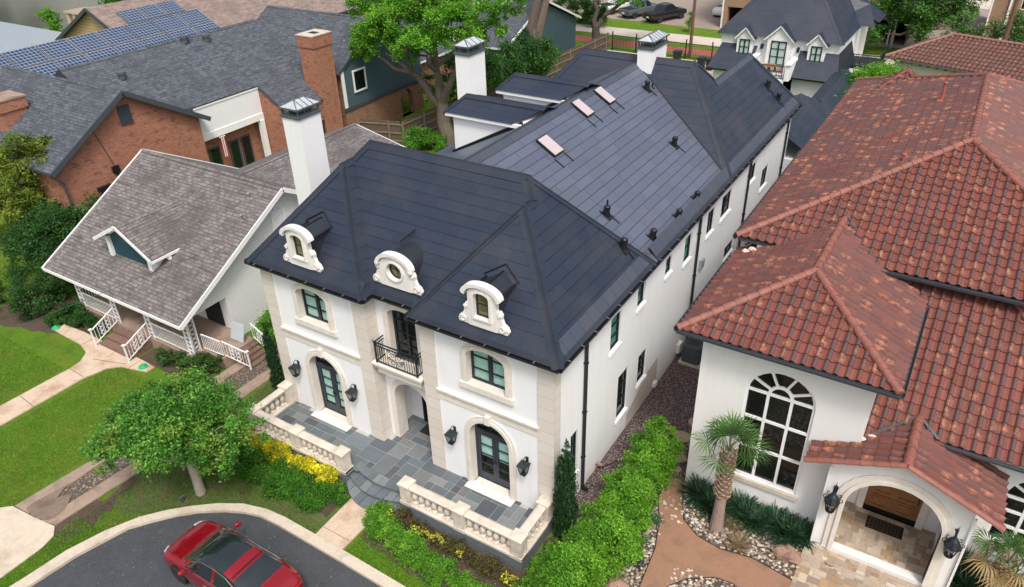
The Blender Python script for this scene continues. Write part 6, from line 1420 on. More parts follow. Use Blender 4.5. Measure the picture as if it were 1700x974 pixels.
for c, hw, z0, z1, za in ((-8.62, .78, 3.5, 5.25, 6.15), (-5.95, 1.15, 3.0, 5.35, 6.5), (-3.1, .78, 3.5, 5.25, 6.15)):
    b = MB(); b.tess([[FGd(u, z) for u, z in [(c - hw * .8, z0 - .2), (c + hw * .8, z0 - .2), (c + hw * .8, z1 + .12), (c, za - .1), (c - hw * .8, z1 + .12)]]], 0, None, FGd.N)
    for s in (-1, 1): b.face([FGd(c + s * hw * .8, z0 - .2, 0), FGd(c + s * hw * .8, z1 + .12, 0), FGd(c + s * hw * .8, z1 + .12, -1.2), FGd(c + s * hw * .8, z0 - .2, -1.2)])
    for s in (-1, 1): b.bar(FGd(c + s * hw, z1 + .03, .18), FGd(c, za, .18), .08, .1)
    dw = b.build('dormer', M['white'], G)
    b = MB()
    for s in (-1, 1): roof_face(b, [FGd(c + s * (hw + .06), z1 + .06, .24), FGd(c, za + .08, .24), FGd(c, za + .08, -1.4), FGd(c + s * (hw + .06), z1 + .06, -.9)])
    b.build('dormer_roof', M['slate'], dw)
    pane_window(G, FGd, c - hw * .52, c + hw * .52, z0, z1, cols=2, rows=3 if hw < 1 else 4, d=.04, fw=.075, mats=(M['frame'], M['glass']), pane_backing=M['curtain'])
for x in (-7.35, -4.55):
    b = MB(); b.box(x - .09, x + .09, 46.85, 47.08, 4.55, 4.85); b.ring([[(x - .12, 46.82, 4.85), (x + .12, 46.82, 4.85), (x + .12, 47.08, 4.85), (x - .12, 47.08, 4.85)], [(x - .03, 46.9, 4.97), (x + .03, 46.9, 4.97), (x + .03, 47, 4.97), (x - .03, 47, 4.97)]]); b.build('wall_light', M['iron'], G)
b = MB(); 
for z in (3.95, 3.05): b.bar((-7.4, 44.7, z), (-4.8, 44.7, z), .05)
for i in range(20): b.bar((-7.35 + i * .133, 44.7, 3.05), (-7.35 + i * .133, 44.7, 3.95), .02)
b.build('balcony_railing', M['iron'], G)
b = MB(); b.lathe([(.55, 0), (.55, .04)], (-6.2, 45.7, 3.65), 14); b.bar((-6.2, 45.7, 2.9), (-6.2, 45.7, 3.65), .08); b.lathe([(.3, 0), (.3, .03)], (-6.2, 45.7, 2.91), 10)
tag(b.build('bistro_table', M['door_oak']), 'round brown table on the guest house balcony', 'table')
def chair(x, y, rz, lab):
    o = thing('balcony_chair', lab, 'chair', (x, y, 2.92), 'chairs on the guest house balcony', rz)
    b = MB(); b.box(-.24, .24, -.24, .24, .42, .46); b.build('seat', M['door_oak'], o, world=False)
    b = MB(); [b.bar((-.2 + i * .1, .22, .46), (-.2 + i * .1, .27, .95), .03) for i in range(5)]; b.bar((-.24, .27, .95), (.24, .27, .95), .04); b.build('backrest', M['door_oak'], o, world=False)
    for sx in (-1, 1):
        for sy in (-1, 1): b = MB(); b.bar((sx * .21, sy * .21, 0), (sx * .21, sy * .21, .42), .04); b.build('leg', M['door_oak'], o, world=False)
    for sx in (-1, 1): b = MB(); b.bar((sx * .25, -.2, .66), (sx * .25, .24, .66), .035); b.build('armrest', M['door_oak'], o, world=False)
chair(-6.95, 45.7, R(90), 'brown slatted chair left of the round balcony table'); chair(-5.4, 45.6, R(-80), 'brown slatted chair right of the round balcony table')
# right projection of the guest roof and back stair rail
b = MB(); roof_face(b, [(-.2, 55.0, 5.6), (-.2, 58.5, 5.6), (-3.6, 58.5, 7.6), (-3.6, 55.0, 7.6)]); roof_face(b, [(-3.8, 53.2, 5.6), (-.2, 53.2, 5.6), (-1.2, 55.0, 7.0), (-3.6, 55.0, 7.6)]); b.build('side_roof', M['slate'], G)
b = MB(); b.box(-3, -1.62, 53.6, 58.2, 0, 5.5); b.build('side_wall', M['stucco'], G)
b = MB()
for z in (3.2, 4.1): b.bar((-1.2, 50.2, z), (1.0, 50.2, z), .06); b.bar((1.0, 50.2, z), (1.0, 53.2, z), .06)
for i in range(15): b.bar((-1.2 + i * .157, 50.2, 3.2), (-1.2 + i * .157, 50.2, 4.1), .025); b.bar((1.0, 50.2 + i * .2, 3.2), (1.0, 50.2 + i * .2, 4.1), .025)
b.box(-1.6, 1.1, 50.1, 53.6, 3.0, 3.15); b.bar((1.0, 50.2, 0), (1.0, 50.2, 3.1), .12); b.bar((1.0, 53.2, 0), (1.0, 53.2, 3.1), .12); b.build('deck_railing', M['iron'], G)
# ---- dark link roof between the two houses
K = thing('garage_link', 'low black roofed garage link in the gap between the white house and the villa', 'garage', (0, 38, 0))
b = MB(); roof_face(b, [(1.75, 28.5, 3.0), (1.75, 44.8, 3.0), (-.45, 44.8, 4.3), (-.45, 36.3, 4.3), (-1.45, 35.2, 4.95), (-1.45, 28.5, 4.95)]); roof_face(b, [(-.45, 36.3, 4.3), (-.45, 44.8, 4.3), (-1.3, 44.8, 3.9), (-1.3, 37.0, 3.9)]); roof_face(b, [(-1.45, 28.5, 4.95), (-1.45, 35.2, 4.95), (-3.2, 36.6, 3.9), (-3.2, 28.5, 3.9)])
b.build('roof', M['slate'], K); b = MB(); b.box(-1.1, 1.5, 28.6, 44.6, 0, 3.0); b.build('wall', M['stucco'], K)
b = MB(); cap(b, (-.45, 36.3, 4.3), (-.45, 44.8, 4.3), (1.7, 40, 3), (-1.3, 40, 3.9), .2); cap(b, (-1.45, 28.5, 4.95), (-1.45, 35.2, 4.95), (1.7, 30, 3), (-3.2, 30, 3.9), .2); b.build('ridge_caps', M['cap'], K)
# ---- second tile-roofed house behind the villa
V2 = thing('rear_tile_house', 'cream house with dark brown barrel tile hip roof behind the villa', 'house', (6, 47, 0))
dv = Vector((8.86, -2.75, 0)).normalized(); dn = Vector((-dv.y, dv.x, 0)); o0 = Vector((1.71, 46.85, 5.0))
e0_, e1_ = o0, o0 + dv * 16; pA = o0 + dv * 3.1 + dn * 3.1 + Vector((0, 0, 1.5)); pB = pA + dv * 13
b = MB(); tile_plane(b, [e0_, e1_, pB, pA], nseg=6); tile_plane(b, [e0_, e0_ + dn * 6.2, pA], nseg=6); tile_plane(b, [e0_ + dn * 6.2, e1_ + dn * 6.2, pB, pA], nseg=4); vr = b.build('roof', M['clay2'], V2)
b = MB(); barrel_caps(b, e0_, pA); barrel_caps(b, pA, pB); b.build('ridge_caps', M['clay2cap'] if 'clay2cap' in M else M.setdefault('clay2cap', plain('brown_ridge_cap', (.22, .10, .07), .6, var=.4)), vr)
b = MB(); q0, q1 = o0 + dv * .6 + dn * .5, o0 + dv * 15.5 + dn * .5; up_ = Vector((0, 0, 1))
for a_, c_ in ((q0, q1), (q0, q0 + dn * 5.2)): b.face([Vector((a_.x, a_.y, 0)), Vector((c_.x, c_.y, 0)), Vector((c_.x, c_.y, 4.95)), Vector((a_.x, a_.y, 4.95))])
b.build('wall', plain('cream_render', (.62, .60, .52), .8), V2)
b = MB(); b.bar(e0_ - Vector((0, 0, .08)), e1_ - Vector((0, 0, .08)), .15, .12)
for i in range(26): p = o0 + dv * (.7 + i * .6) - Vector((0, 0, .22)); b.bar(p + dn * .05, p + dn * .5, .12, .12)
b.build('eaves_brackets', M['bark'], V2)
b = MB(); p = o0 + dv * 6.6 + dn * .48; b.obox((p.x, p.y, 4.35), dv, dn, up_, .5, .03, .16); b.build('wall_louvre', M['grey_metal'], V2)
b = MB(); f0 = o0 + dv * 9.6 - dn * 2.4 + Vector((0, 0, -.5)); tile_plane(b, [f0, f0 + dv * 6, f0 + dv * 6 + dn * 2.6 + up_ * 1.2, f0 + dv * 1.6 + dn * 2.6 + up_ * 1.2], nseg=5); tile_plane(b, [f0, f0 + dn * 2.6, f0 + dv * 1.6 + dn * 2.6 + up_ * 1.2], nseg=5); b.bar(f0 - up_ * .06, f0 + dv * 6 - up_ * .06, .12, .12); b.build('porch_roof', M['clay2'], V2)
# ---- brick apartment block with undercroft parking
A = thing('brick_apartments', 'tan brick apartment block raised over dark undercroft parking', 'apartment block', (-4, 74, 0))
Fa = Fr((0, 72.6, 0), (1, 0, 0), (0, -1, 0))
b = MB(); wall(b, Fa, rectl(-18.9, .4, 2.3, 12), [rectl(x, x + .9, 4.2, 5.3) for x in (-17.6, -15.9, -14.2, -12.5)], .2)
b.box(-18.9, -18.2, 72.6, 73.4, 0, 2.3); b.box(-12.3, -11.3, 72.6, 73.4, 0, 2.3); b.box(-3.3, -2.6, 72.6, 73.3, 0, 2.3)
b.face([(-18.9, 72.6, 0), (-18.9, 86, 0), (-18.9, 86, 12), (-18.9, 72.6, 12)]); b.build('wall', M['tanbrick'], A)
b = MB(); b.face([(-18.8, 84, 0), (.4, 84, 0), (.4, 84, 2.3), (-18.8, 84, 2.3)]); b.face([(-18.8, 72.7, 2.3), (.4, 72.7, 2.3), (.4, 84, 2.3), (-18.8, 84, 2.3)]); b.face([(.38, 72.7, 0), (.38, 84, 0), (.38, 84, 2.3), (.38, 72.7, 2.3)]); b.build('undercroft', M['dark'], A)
for x in (-17.6, -15.9, -14.2, -12.5): pane_window(A, Fa, x, x + .9, 4.2, 5.3, rows=1, d=-.1, fw=.12, mats=(M['white'], M['dglass']), pane_backing=M['dark'])
b = MB(); b.bar((-18.75, 72.5, 0), (-18.75, 72.5, 8), .14); b.bar((-1.2, 72.45, 0), (-1.2, 72.45, 8), .16); b.build('drainpipe', M['white'], A)
pt = thing('wall_banner', 'pale blue and white framed banner with red script hung on the brick wall', 'banner', (-5, 72.5, 2.6))
b = MB(); fbox(b, Fa, -6.15, -4.0, 2.55, 5.6, .02, .08); b.build('board', plain('banner_pale_blue', (.55, .70, .74), .5), pt)
b = MB(); fbox(b, Fa, -6.0, -4.15, 2.72, 5.5, .08, .09); b.build('face', plain('banner_white', (.70, .78, .80), .5, var=.1), pt)
b = MB(); b.tube([Fa(-5.75 + 1.3 * t, 3.35 - .12 * math.sin(t * 5) + .35 * t * t, .1) for t in [i / 12 for i in range(13)]], [.03 + .05 * math.sin(math.pi * i / 12) for i in range(13)], 5); b.build('red_scrawl', plain('banner_red', (.5, .20, .18), .5), pt)
b = MB(); wall(b, Fr((6.9, 78.5, 0), (1, 0, 0), (0, -1, 0)), rectl(0, 16, 1.2, 13), [rectl(2.6, 3.2, 3.2, 5.6), rectl(5.2, 5.8, 3.2, 5.6)], .2); b.box(6.9, 22.9, 78.6, 88, 0, 1.2); b.face([(6.9, 78.5, 0), (6.9, 90, 0), (6.9, 90, 13), (6.9, 78.5, 13)])
A2 = thing('brick_apartments', 'right hand tan brick block with two narrow dark windows and white drainpipes', 'apartment block', (14, 80, 0)); b.build('wall', M['tanbrick'], A2)
for u in (2.6, 5.2): pane_window(A2, Fr((6.9, 78.5, 0), (1, 0, 0), (0, -1, 0)), u, u + .6, 3.2, 5.6, rows=1, d=-.1, fw=.06, mats=(M['white'], M['dglass']), pane_backing=M['dark'])
b = MB(); b.bar((7.0, 78.35, 0), (7.0, 78.35, 9), .15); b.bar((8.6, 78.35, 0), (8.6, 78.35, 9), .18); b.build('drainpipe', M['white'], A2)
# ---- poles, fences, bins
b = MB(); b.tube([(-17.3, 58.75, 0), (-17.3, 58.75, 13)], [.17, .12], 8); b.bar((-18.3, 58.75, 11.8), (-16.3, 58.75, 11.8), .12); tag(b.build('utility_pole', plain('dark_pole_wood', (.14, .07, .05), .85, var=.3)), 'tall brown utility pole beside the red path', 'utility pole')
b = MB(); b.tube([(-.6, 70.5, 0), (-.6, 70.5, 9)], [.14, .1], 8); tag(b.build('light_mast', M['clip']), 'grey metal mast in front of the apartment banner wall', 'mast')
b = MB(); b.tube([(-49, 52, 0), (-49, 52, 11)], [.16, .11], 8); tag(b.build('utility_pole', bpy.data.materials['dark_pole_wood']), 'dark utility pole behind the grey shingle roofs, upper left centre', 'utility pole')
b = MB(); b.tube([(8.9, 60, 0), (8.9, 60, 9)], [.2, .14], 8); tag(b.build('utility_pole', bpy.data.materials['dark_pole_wood']), 'dark pole at the far right behind the rear tile house', 'utility pole')
fi = thing('iron_fence', 'black iron railing fence along the rear boundary before the red path', 'fence', (-14, 57.9, 0))
b = MB()
for z in (.25, 1.55): b.bar((-25.4, 57.9, z), (-4, 57.7, z), .05)
for i in range(134): x = -25.4 + i * .16; b.bar((x, 57.9, .1), (x, 57.9, 1.6), .022)
b.build('rails', M['iron'], fi)
for i in range(9):
    b = MB(); x = -25.4 + i * 2.65; b.bar((x, 57.9, 0), (x, 57.9, 1.85), .1); b.lathe([(.07, 0), (.08, .05), (.02, .1)], (x, 57.9, 1.85), 6); b.build('post', M['iron'], fi)
b = MB(); b.box(-26, -4, 57.2, 57.5, 0, .12); tag(b.build('kerb', M['trail']), kind='structure')
def board_fence(lab, a, c, h=1.85, pale=False):
    f = thing('board_fence', lab, 'fence', (a[0], a[1], 0)); b = MB(); a, c = Vector((*a, 0)), Vector((*c, 0)); d = c - a; L = d.length; d /= L; nn = Vector((d.y, -d.x, 0)); n = int(L / .15)
    for i in range(n): p = a + d * (i * .15 + .07); b.obox((p.x, p.y, h / 2 + random.uniform(-.02, .02)), d, nn, (0, 0, 1), .07, .012, h / 2)
    b.build('boards', M['wood'], f); b = MB()
    for z in (.35, .95, 1.6): b.bar(a + nn * .05 + Vector((0, 0, z)), c + nn * .05 + Vector((0, 0, z)), .05, .09)
    b.build('rails', M['wood_pale'], f)
    for i in range(int(L / 2.4) + 1): p = a + d * min(L, i * 2.4) + nn * .08; b = MB(); b.bar(p, p + Vector((0, 0, h + .02)), .09); b.build('post', M['wood_pale'], f)
M['wood_pale'] = plain('pale_weathered_timber', (.20, .155, .12), .85, var=.4, scale=5)
board_fence('long weathered board fence between the left gardens and the white house lot', (-27.2, 25.8), (-25.7, 57.6)); board_fence('short board fence under the slate blue gable', (-30.5, 24.8), (-27.2, 25.8))
board_fence('short fence panel beside the guest house', (-14.0, 50.5), (-11.2, 46.2), 1.7)
for i, (x, y) in enumerate(((-14.9, 55.4), (-14.0, 55.3), (-17.8, 56.6))):
    o = thing('wheelie_bin', ['black wheeled bin at the rear drive, left of the pair', 'black wheeled bin at the rear drive, right of the pair', 'lone dark bin by the iron fence near the chimney'][i], 'bin', (x, y, 0), 'wheeled bins on the rear drive'); b = MB(); b.ring([[(-.26, -.3, .05), (.26, -.3, .05), (.26, .3, .05), (-.26, .3, .05)], [(-.33, -.38, 1.0), (.33, -.38, 1.0), (.33, .38, 1.0), (-.33, .38, 1.0)]]); b.build('body', M['black'], o, world=False); b = MB(); b.box(-.36, .36, -.42, .42, 1.0, 1.08); b.build('lid', M['black'], o, world=False)
# ================================================================ foliage
def leaves(name, blobs, n, size, cols, parent=None, seed=1, clump=.16, nclump=26, mat=None, inner=.12, upbias=.25, aspect=.55, jitter=.28, droop=0.0, shell=(.72, 1.03), origin=(0, 0, 0)):
    rs = np.random.RandomState(seed); B = np.array(blobs, float); w = (B[:, 3] * B[:, 4] + B[:, 4] * B[:, 5]); w /= w.sum()
    cl, cr, cb = [], [], []
    for i, b in enumerate(B):
        k = max(4, int(nclump * (w[i] * len(B)))); v = rs.normal(size=(k, 3)); v[:, 2] += upbias; v /= np.linalg.norm(v, axis=1)[:, None]
        r = rs.uniform(shell[0], shell[1], k); ii = rs.rand(k) < inner; r[ii] = rs.uniform(.2, .7, ii.sum())
        cl.append(b[:3] + v * r[:, None] * b[3:6]); cr.append(np.full(k, clump) * (b[3:6].mean()) * rs.uniform(.6, 1.35, k)); cb.append(rs.uniform(.72, 1.22, k))
    C = np.concatenate(cl); Rr = np.concatenate(cr); Bt = np.concatenate(cb); wt = Rr ** 2; wt /= wt.sum()
    idx = rs.choice(len(C), n, p=wt); P = C[idx] + rs.normal(size=(n, 3)) * Rr[idx][:, None] * np.array([1, 1, .8])
    # leaves lie roughly facing outward/up with scatter
    N = rs.normal(size=(n, 3)) * .65 + np.array([0, 0, .9]); N /= np.linalg.norm(N, axis=1)[:, None]
    A = rs.normal(size=(n, 3)); A -= N * (A * N).sum(1)[:, None]; A /= np.linalg.norm(A, axis=1)[:, None]; A[:, 2] -= droop
    S = np.cross(N, A); sz = size * rs.uniform(.6, 1.35, n)[:, None]
    V = np.stack([P - A * sz * .5, P + S * sz * aspect * .5, P + A * sz * .5, P - S * sz * aspect * .5], 1).reshape(-1, 3)
    K = np.array(cols); ci = rs.randint(0, len(K), len(C)); lc = K[ci[idx]].copy(); sw = rs.rand(n) < .3; lc[sw] = K[rs.randint(0, len(K), sw.sum())]
    lc = lc * (Bt[idx] * rs.uniform(1 - jitter, 1 + jitter, n))[:, None]
    return arr_mesh(name, V, n, mat or M['leaf'], parent, lc, 4, origin=origin if parent is None else (0, 0, 0))
def limb(mb, pts, r0, r1, n=7):
    mb.tube(pts, [r0 + (r1 - r0) * (i / (len(pts) - 1)) ** .8 for i in range(len(pts))], n)
def wig(a, b, k, amp, rs):
    a, b = np.array(a, float), np.array(b, float); out = []
    for i in range(k + 1):
        t = i / k; p = a + (b - a) * t
        if 0 < i < k: p = p + rs.normal(size=3) * amp
        out.append(tuple(p))
    return out
def tree(label, base, h_split, blobs, n, size, cols, seed, r=.2, bark=None, name='tree', group=None, nclump=26, clump=.16, cat='tree', lean=(0, 0), twigs=True, **kw):
    o = thing(name, label, cat, base, group); rs = np.random.RandomState(seed)
    mb = MB(); sp_ = (base[0] + lean[0], base[1] + lean[1], base[2] + h_split); limb(mb, wig(base, sp_, 4, r * .10, rs), r * 1.25, r * .88, 12)
    ang = sorted(range(len(blobs)), key=lambda i: math.atan2(blobs[i][1] - sp_[1], blobs[i][0] - sp_[0])); ng = max(1, min(4, len(blobs) // 2)); S0 = np.array(sp_)
    starts = {}
    for g in range(ng):
        ids = ang[g * len(ang) // ng:(g + 1) * len(ang) // ng]; cen = np.mean([blobs[i][:3] for i in ids], 0); fork = S0 + (cen - S0) * .48 + np.array([0, 0, -.04 * np.linalg.norm(cen - S0)])
        limb(mb, wig(tuple(S0 - np.array([0, 0, h_split * .12])), tuple(fork), 4, .05 * np.linalg.norm(fork - S0), rs), r * .74, r * .40, 8)
        for i in ids: starts[i] = tuple(fork)
    for bi, b in enumerate(blobs):
        c = (b[0], b[1], b[2] - b[5] * .1); limb(mb, wig(starts[bi], c, 4, .07 * np.linalg.norm(np.array(c) - np.array(starts[bi])), rs), r * .36, r * .10)
        if twigs:
            for _ in range(5):
                v = rs.normal(size=3); v /= np.linalg.norm(v); q = (c[0] + v[0] * b[3] * .8, c[1] + v[1] * b[4] * .8, c[2] + abs(v[2]) * b[5] * .7); limb(mb, wig(c, q, 2, .05 * b[3], rs), r * .16, r * .04, 5)
    mb.build('trunk', bark or M['bark'], o, smooth=True)
    leaves('crown', blobs, n, size, cols, o, seed + 1, clump, nclump, **kw); return o
GREEN = [(.035, .115, .018), (.055, .160, .022), (.030, .095, .020), (.075, .200, .028)]
BRIGHT = [(.085, .260, .020), (.120, .320, .028), (.065, .210, .018), (.160, .370, .040)]
DARKG = [(.026, .085, .016), (.042, .120, .022), (.055, .150, .024), (.032, .095, .022)]
LIMEG = [(.110, .300, .018), (.160, .370, .022), (.080, .240, .016), (.190, .410, .035)]
# the round tree on the lawn in front
rs = np.random.RandomState(4)
fb = [(-11.7, -5.2, 3.55, 1.35, 1.2, .9), (-10.55, -4.7, 3.1, 1.1, 1.0, .7), (-12.8, -5.7, 3.1, 1.15, 1.1, .75), (-11.3, -6.1, 3.2, 1.2, .8, .6), (-12.2, -4.1, 3.3, 1.2, 1.0, .8), (-13.4, -6.6, 2.5, .8, .7, .5), (-9.75, -5.1, 2.7, .7, .7, .5), (-12.6, -6.9, 2.8, .8, .6, .45), (-10.9, -3.7, 3.0, .8, .7, .6), (-13.6, -4.7, 2.9, .8, .8, .55), (-10.1, -5.5, 2.9, .6, .6, .4), (-9.9, -3.5, 2.45, .55, .5, .4)]
tree('round crowned green tree on the front lawn beside the curving kerb', (-11.63, -5.07, 0), 1.45, fb, 60000, .105, [(.068, .225, .026), (.098, .290, .034), (.052, .175, .022), (.130, .335, .042), (.24, .38, .06)], 5, .15, M['bark2'], nclump=30, clump=.15, name='lawn_tree', shell=(.80, 1.15), inner=.10)
# big pecans behind
pb = [(-29.3, 26.3, 7.6, 1.7, 1.5, 1.0), (-30.6, 26.6, 6.4, 1.2, 1.1, .8), (-27.4, 26.5, 8.9, 1.9, 1.7, 1.1), (-26.2, 26.0, 7.2, 1.5, 1.3, .8), (-24.6, 27.2, 10.2, 2.1, 1.8, 1.2), (-22.6, 26.5, 9.4, 1.9, 1.6, 1.1), (-21.6, 26.0, 8.1, 1.3, 1.2, .7), (-19.9, 26.4, 9.0, 1.6, 1.4, 1.0), (-30.3, 27.5, 9.3, 1.6, 1.5, 1.0), (-18.9, 26.8, 10.4, 1.5, 1.4, 1.0), (-28.3, 28.5, 10.8, 2.2, 2.0, 1.3), (-21.5, 28.6, 11.6, 2.2, 2.0, 1.3), (-24.3, 25.2, 8.3, 1.5, 1.3, .8), (-25.4, 29, 12.6, 2.2, 2, 1.3)]
tree('large pecan with bright spring leaves rising beside the slate blue gable', (-24.2, 27.3, 0), 3.4, pb, 105000, .17, [(.120, .330, .020), (.165, .400, .028), (.090, .270, .018), (.210, .450, .045)], 11, .48, M['bark'], name='pecan_tree', nclump=30, clump=.15, inner=.15, lean=(-.5, .2))
tree('bare limbed big tree with grey forked trunk, left of the board fence', (-28.0, 46.6, 0), 3.3, [(-30, 48, 20, 4.5, 4, 2.2), (-25, 49, 21, 4.5, 4, 2.2), (-33, 46, 18.5, 3.5, 3, 2), (-22.5, 47, 18.5, 2.5, 2.5, 1.6)], 15000, .24, BRIGHT, 13, .72, name='forked_tree', nclump=26, clump=.13, lean=(0, .1))
tree('dark barked tree with spreading limbs by the red path', (-27.2, 57.6, 0), 2.4, [(-23.6, 58.0, 5.6, 2.0, 1.8, 1.0), (-25.0, 59, 7.4, 2.4, 2.0, 1.2), (-28.5, 60, 11.5, 3.2, 3, 1.6), (-31.5, 58.5, 10.5, 2.6, 2.4, 1.4), (-21.2, 60.5, 9.6, 2.2, 2.0, 1.1)], 20000, .22, GREEN + BRIGHT[:2], 17, .42, plain('dark_bark', (.075, .06, .05), .95, var=.4), name='spreading_tree', nclump=36, clump=.14)
tree('bushy garden tree seen between the first chimney and the fence', (-26.0, 33.5, 0), 1.8, [(-26.0, 33.5, 4.0, 2.1, 2.0, 1.7), (-24.6, 36.0, 3.4, 1.8, 1.8, 1.4), (-27.5, 31.0, 3.0, 1.5, 1.5, 1.2)], 16000, .18, GREEN, 19, .16, name='garden_tree', nclump=34)
tree('leafy shrub tree left of the second chimney', (-24.6, 39.5, 0), 1.5, [(-24.6, 39.5, 3.6, 2.3, 2.2, 1.7), (-25.3, 42.5, 2.8, 1.8, 1.8, 1.3)], 14000, .18, GREEN + DARKG[:1], 21, .14, name='garden_tree', nclump=34)
# trees on the left edge and in front of the brick house
tree('tall olive green tree in front of the brick gable at the left edge', (-37.4, 3.0, 0), 2.6, [(-35.0, 3.7, 5.6, 1.3, 1.2, 1.0), (-35.2, 4.4, 3.9, 1.2, 1.1, .9), (-35.0, 2.8, 4.2, 1.3, 1.2, 1.0), (-35.2, 2.2, 2.9, 1.4, 1.2, 1.0), (-36.8, 2.6, 4.6, 1.6, 1.5, 1.4), (-34.2, 3.6, 2.9, 1.0, 1.0, .8), (-37.6, 1.4, 3.3, 1.7, 1.4, 1.4)], 36000, .15, [(.15, .22, .025), (.21, .28, .035), (.10, .17, .025), (.26, .32, .05)], 23, .20, name='edge_tree', nclump=40, clump=.13, inner=.25)
tree('dark green evergreen beside the left end of the cottage', (-31.6, 2.2, 0), 1.2, [(-31.2, 2.2, 2.1, 1.7, 1.6, 1.3), (-33.0, 2.6, 1.9, 1.6, 1.6, 1.3), (-30.2, 3.8, 2.5, 1.4, 1.5, 1.2), (-32.6, .8, 1.5, 1.4, 1.2, 1.0)], 36000, .13, DARKG, 25, .16, name='evergreen', nclump=40)
def bush(label, blobs, n, size, cols, seed, name='shrub', group=None, cat='shrub', **kw):
    b0 = blobs[0]; o = thing(name, label, cat, (b0[0], b0[1], 0), group); mb = MB(); rs = np.random.RandomState(seed)
    for b in blobs:
        for _ in range(4):
            a = rs.uniform(0, 6.28); limb(mb, [(b[0] + .1 * math.cos(a), b[1] + .1 * math.sin(a), 0), (b[0] + b[3] * .4 * math.cos(a), b[1] + b[4] * .4 * math.sin(a), b[2])], .03, .01, 4)
    mb.build('stems', M['bark'], o); leaves('foliage', blobs, n, size, cols, o, seed, **kw); return o
bush('dark rounded shrub at the left front of the cottage porch', [(-28.4, -1.1, .8, 1.2, 1.0, .85), (-30.0, -.6, .9, 1.2, 1.0, .95), (-29.2, .4, 1.2, 1.0, 1.0, 1.0)], 18000, .10, DARKG + GREEN[:1], 31)
bush('leafy shrubs below the left porch rail', [(-26.3, -.75, .45, .75, .45, .5), (-25.2, -.8, .4, .7, .4, .45), (-24.3, -.75, .35, .5, .35, .4)], 11000, .085, GREEN[:3] + DARKG[:1], 32)
bush('low hedge running along the far left garden bed', [(-31.5, -2.2, .45, 1.3, .6, .5), (-33.4, -1.6, .5, 1.4, .7, .55), (-35.4, -1.0, .5, 1.3, .7, .55), (-37.5, -.5, .5, 1.3, .7, .55)], 16000, .10, DARKG + GREEN[:1], 33, name='low_hedge', cat='hedge')
bush('small shrubs in the bed in front of the porch rail', [(-19.4, -.75, .35, .55, .4, .38), (-18.7, -.55, .35, .5, .35, .35), (-17.6, -.35, .4, .6, .5, .42), (-17.0, .1, .35, .4, .4, .35)], 12000, .075, DARKG[1:] + [(.10, .14, .03), (.07, .13, .03)], 34)
bush('bright green shrub by the side stairs of the cottage', [(-16.3, 2.9, .75, .75, .7, .75), (-15.5, 3.6, .6, .6, .7, .6), (-16.4, 4.1, .8, .6, .6, .7)], 14000, .09, BRIGHT, 35)
bush('strappy ornamental grass at the porch bed corner', [(-26.9, -1.3, .3, .4, .4, .3)], 2500, .28, GREEN, 36, aspect=.10)
# cypresses
def cypress(label, x, y, h, r, seed):
    o = thing('italian_cypress', label, 'cypress', (x, y, 0), 'slim Italian cypresses by the white house'); mb = MB(); limb(mb, [(x, y, 0), (x, y, h * .8)], .06, .02, 6); mb.build('trunk', M['bark'], o)
    bl = [(x + .03 * math.sin(i * 2.1), y + .03 * math.cos(i * 1.7), h * (i + .5) / 12, r * w_, r * w_, h / 12) for i, w_ in enumerate((.75, .95, 1, 1, 1, .97, .95, .9, .82, .72, .55, .3))]
    leaves('foliage', bl, int(26000 * r / .4), .085, [(.018, .060, .020), (.028, .085, .024), (.038, .105, .030), (.022, .07, .022)], o, seed, clump=.16, nclump=44, aspect=.28, droop=-.9, inner=.05, shell=(.85, 1.08), upbias=0)
cypress('tall dark cypress at the right front corner of the white house', .50, -.14, 4.05, .31, 41); cypress('taller cypress by the left quoin of the white house', -13.6, .55, 3.2, .20, 42); cypress('shorter thin cypress beside the taller one at the left quoin', -13.15, .35, 2.3, .13, 43)
# clipped and loose hedges in front of the terrace
def hedge(label, pts, w, h, n, size, cols, seed, name='hedge', step=.35, **kw):
    bl = []; rs = np.random.RandomState(seed)
    for a, b in zip(pts[:-1], pts[1:]):
        a, b = np.array(a), np.array(b); L = np.linalg.norm(b - a); k = max(1, int(L / step))
        for i in range(k): p = a + (b - a) * (i + .5) / k; q = rs.uniform(.85, 1.15); bl.append((p[0] + rs.normal() * .03, p[1] + rs.normal() * .03, h * .5, w * .5 * q, w * .5 * q, h * .5 * q))
    return bush(label, bl, n, size, cols, seed, name, cat='hedge', **kw)
hedge('dark clipped hedge in front of the left balustrade', [(-12.4, -3.38), (-9.4, -3.32), (-7.4, -3.15), (-7.05, -2.75)], 1.2, .60, 72000, .062, [(.055, .200, .014), (.075, .240, .018), (.045, .155, .012), (.10, .28, .02)], 51, nclump=14, clump=.2)
for i, (x, y, s) in enumerate(((-11.6, -2.45, 1.0), (-10.35, -2.5, .95), (-9.2, -2.48, .8), (-8.05, -2.45, .8))):
    bush('yellow leaved shrub at the terrace wall, %s' % ['farthest left of the row', 'second from the left', 'second from the steps', 'nearest to the steps'][i], [(x, y, .42, .62 * s, .36, .38), (x + .3 * s, y - .05, .36, .35 * s, .32, .32)], 5200, .085, [(.74, .66, .02), (.80, .72, .03), (.60, .55, .02), (.38, .40, .02)], 60 + i, group='yellow shrubs along the left terrace wall', name='yellow_shrub', nclump=34)
hedge('bright green hedge in front of the right balustrade', [(-5.3, -2.75), (-4.75, -3.2), (-2.6, -3.45), (-.6, -3.75), (1.4, -4.0)], .85, .52, 62000, .062, LIMEG, 52, nclump=14, clump=.2)
b = hedge('brown half bare shrubs between the bright hedge and the right balustrade', [(-4.75, -2.42), (-2.4, -2.52), (.15, -2.62)], .55, .42, 11000, .055, [(.11, .085, .035), (.14, .10, .045), (.08, .07, .03), (.16, .17, .035)], 53, name='bare_shrubs', nclump=16, clump=.24)
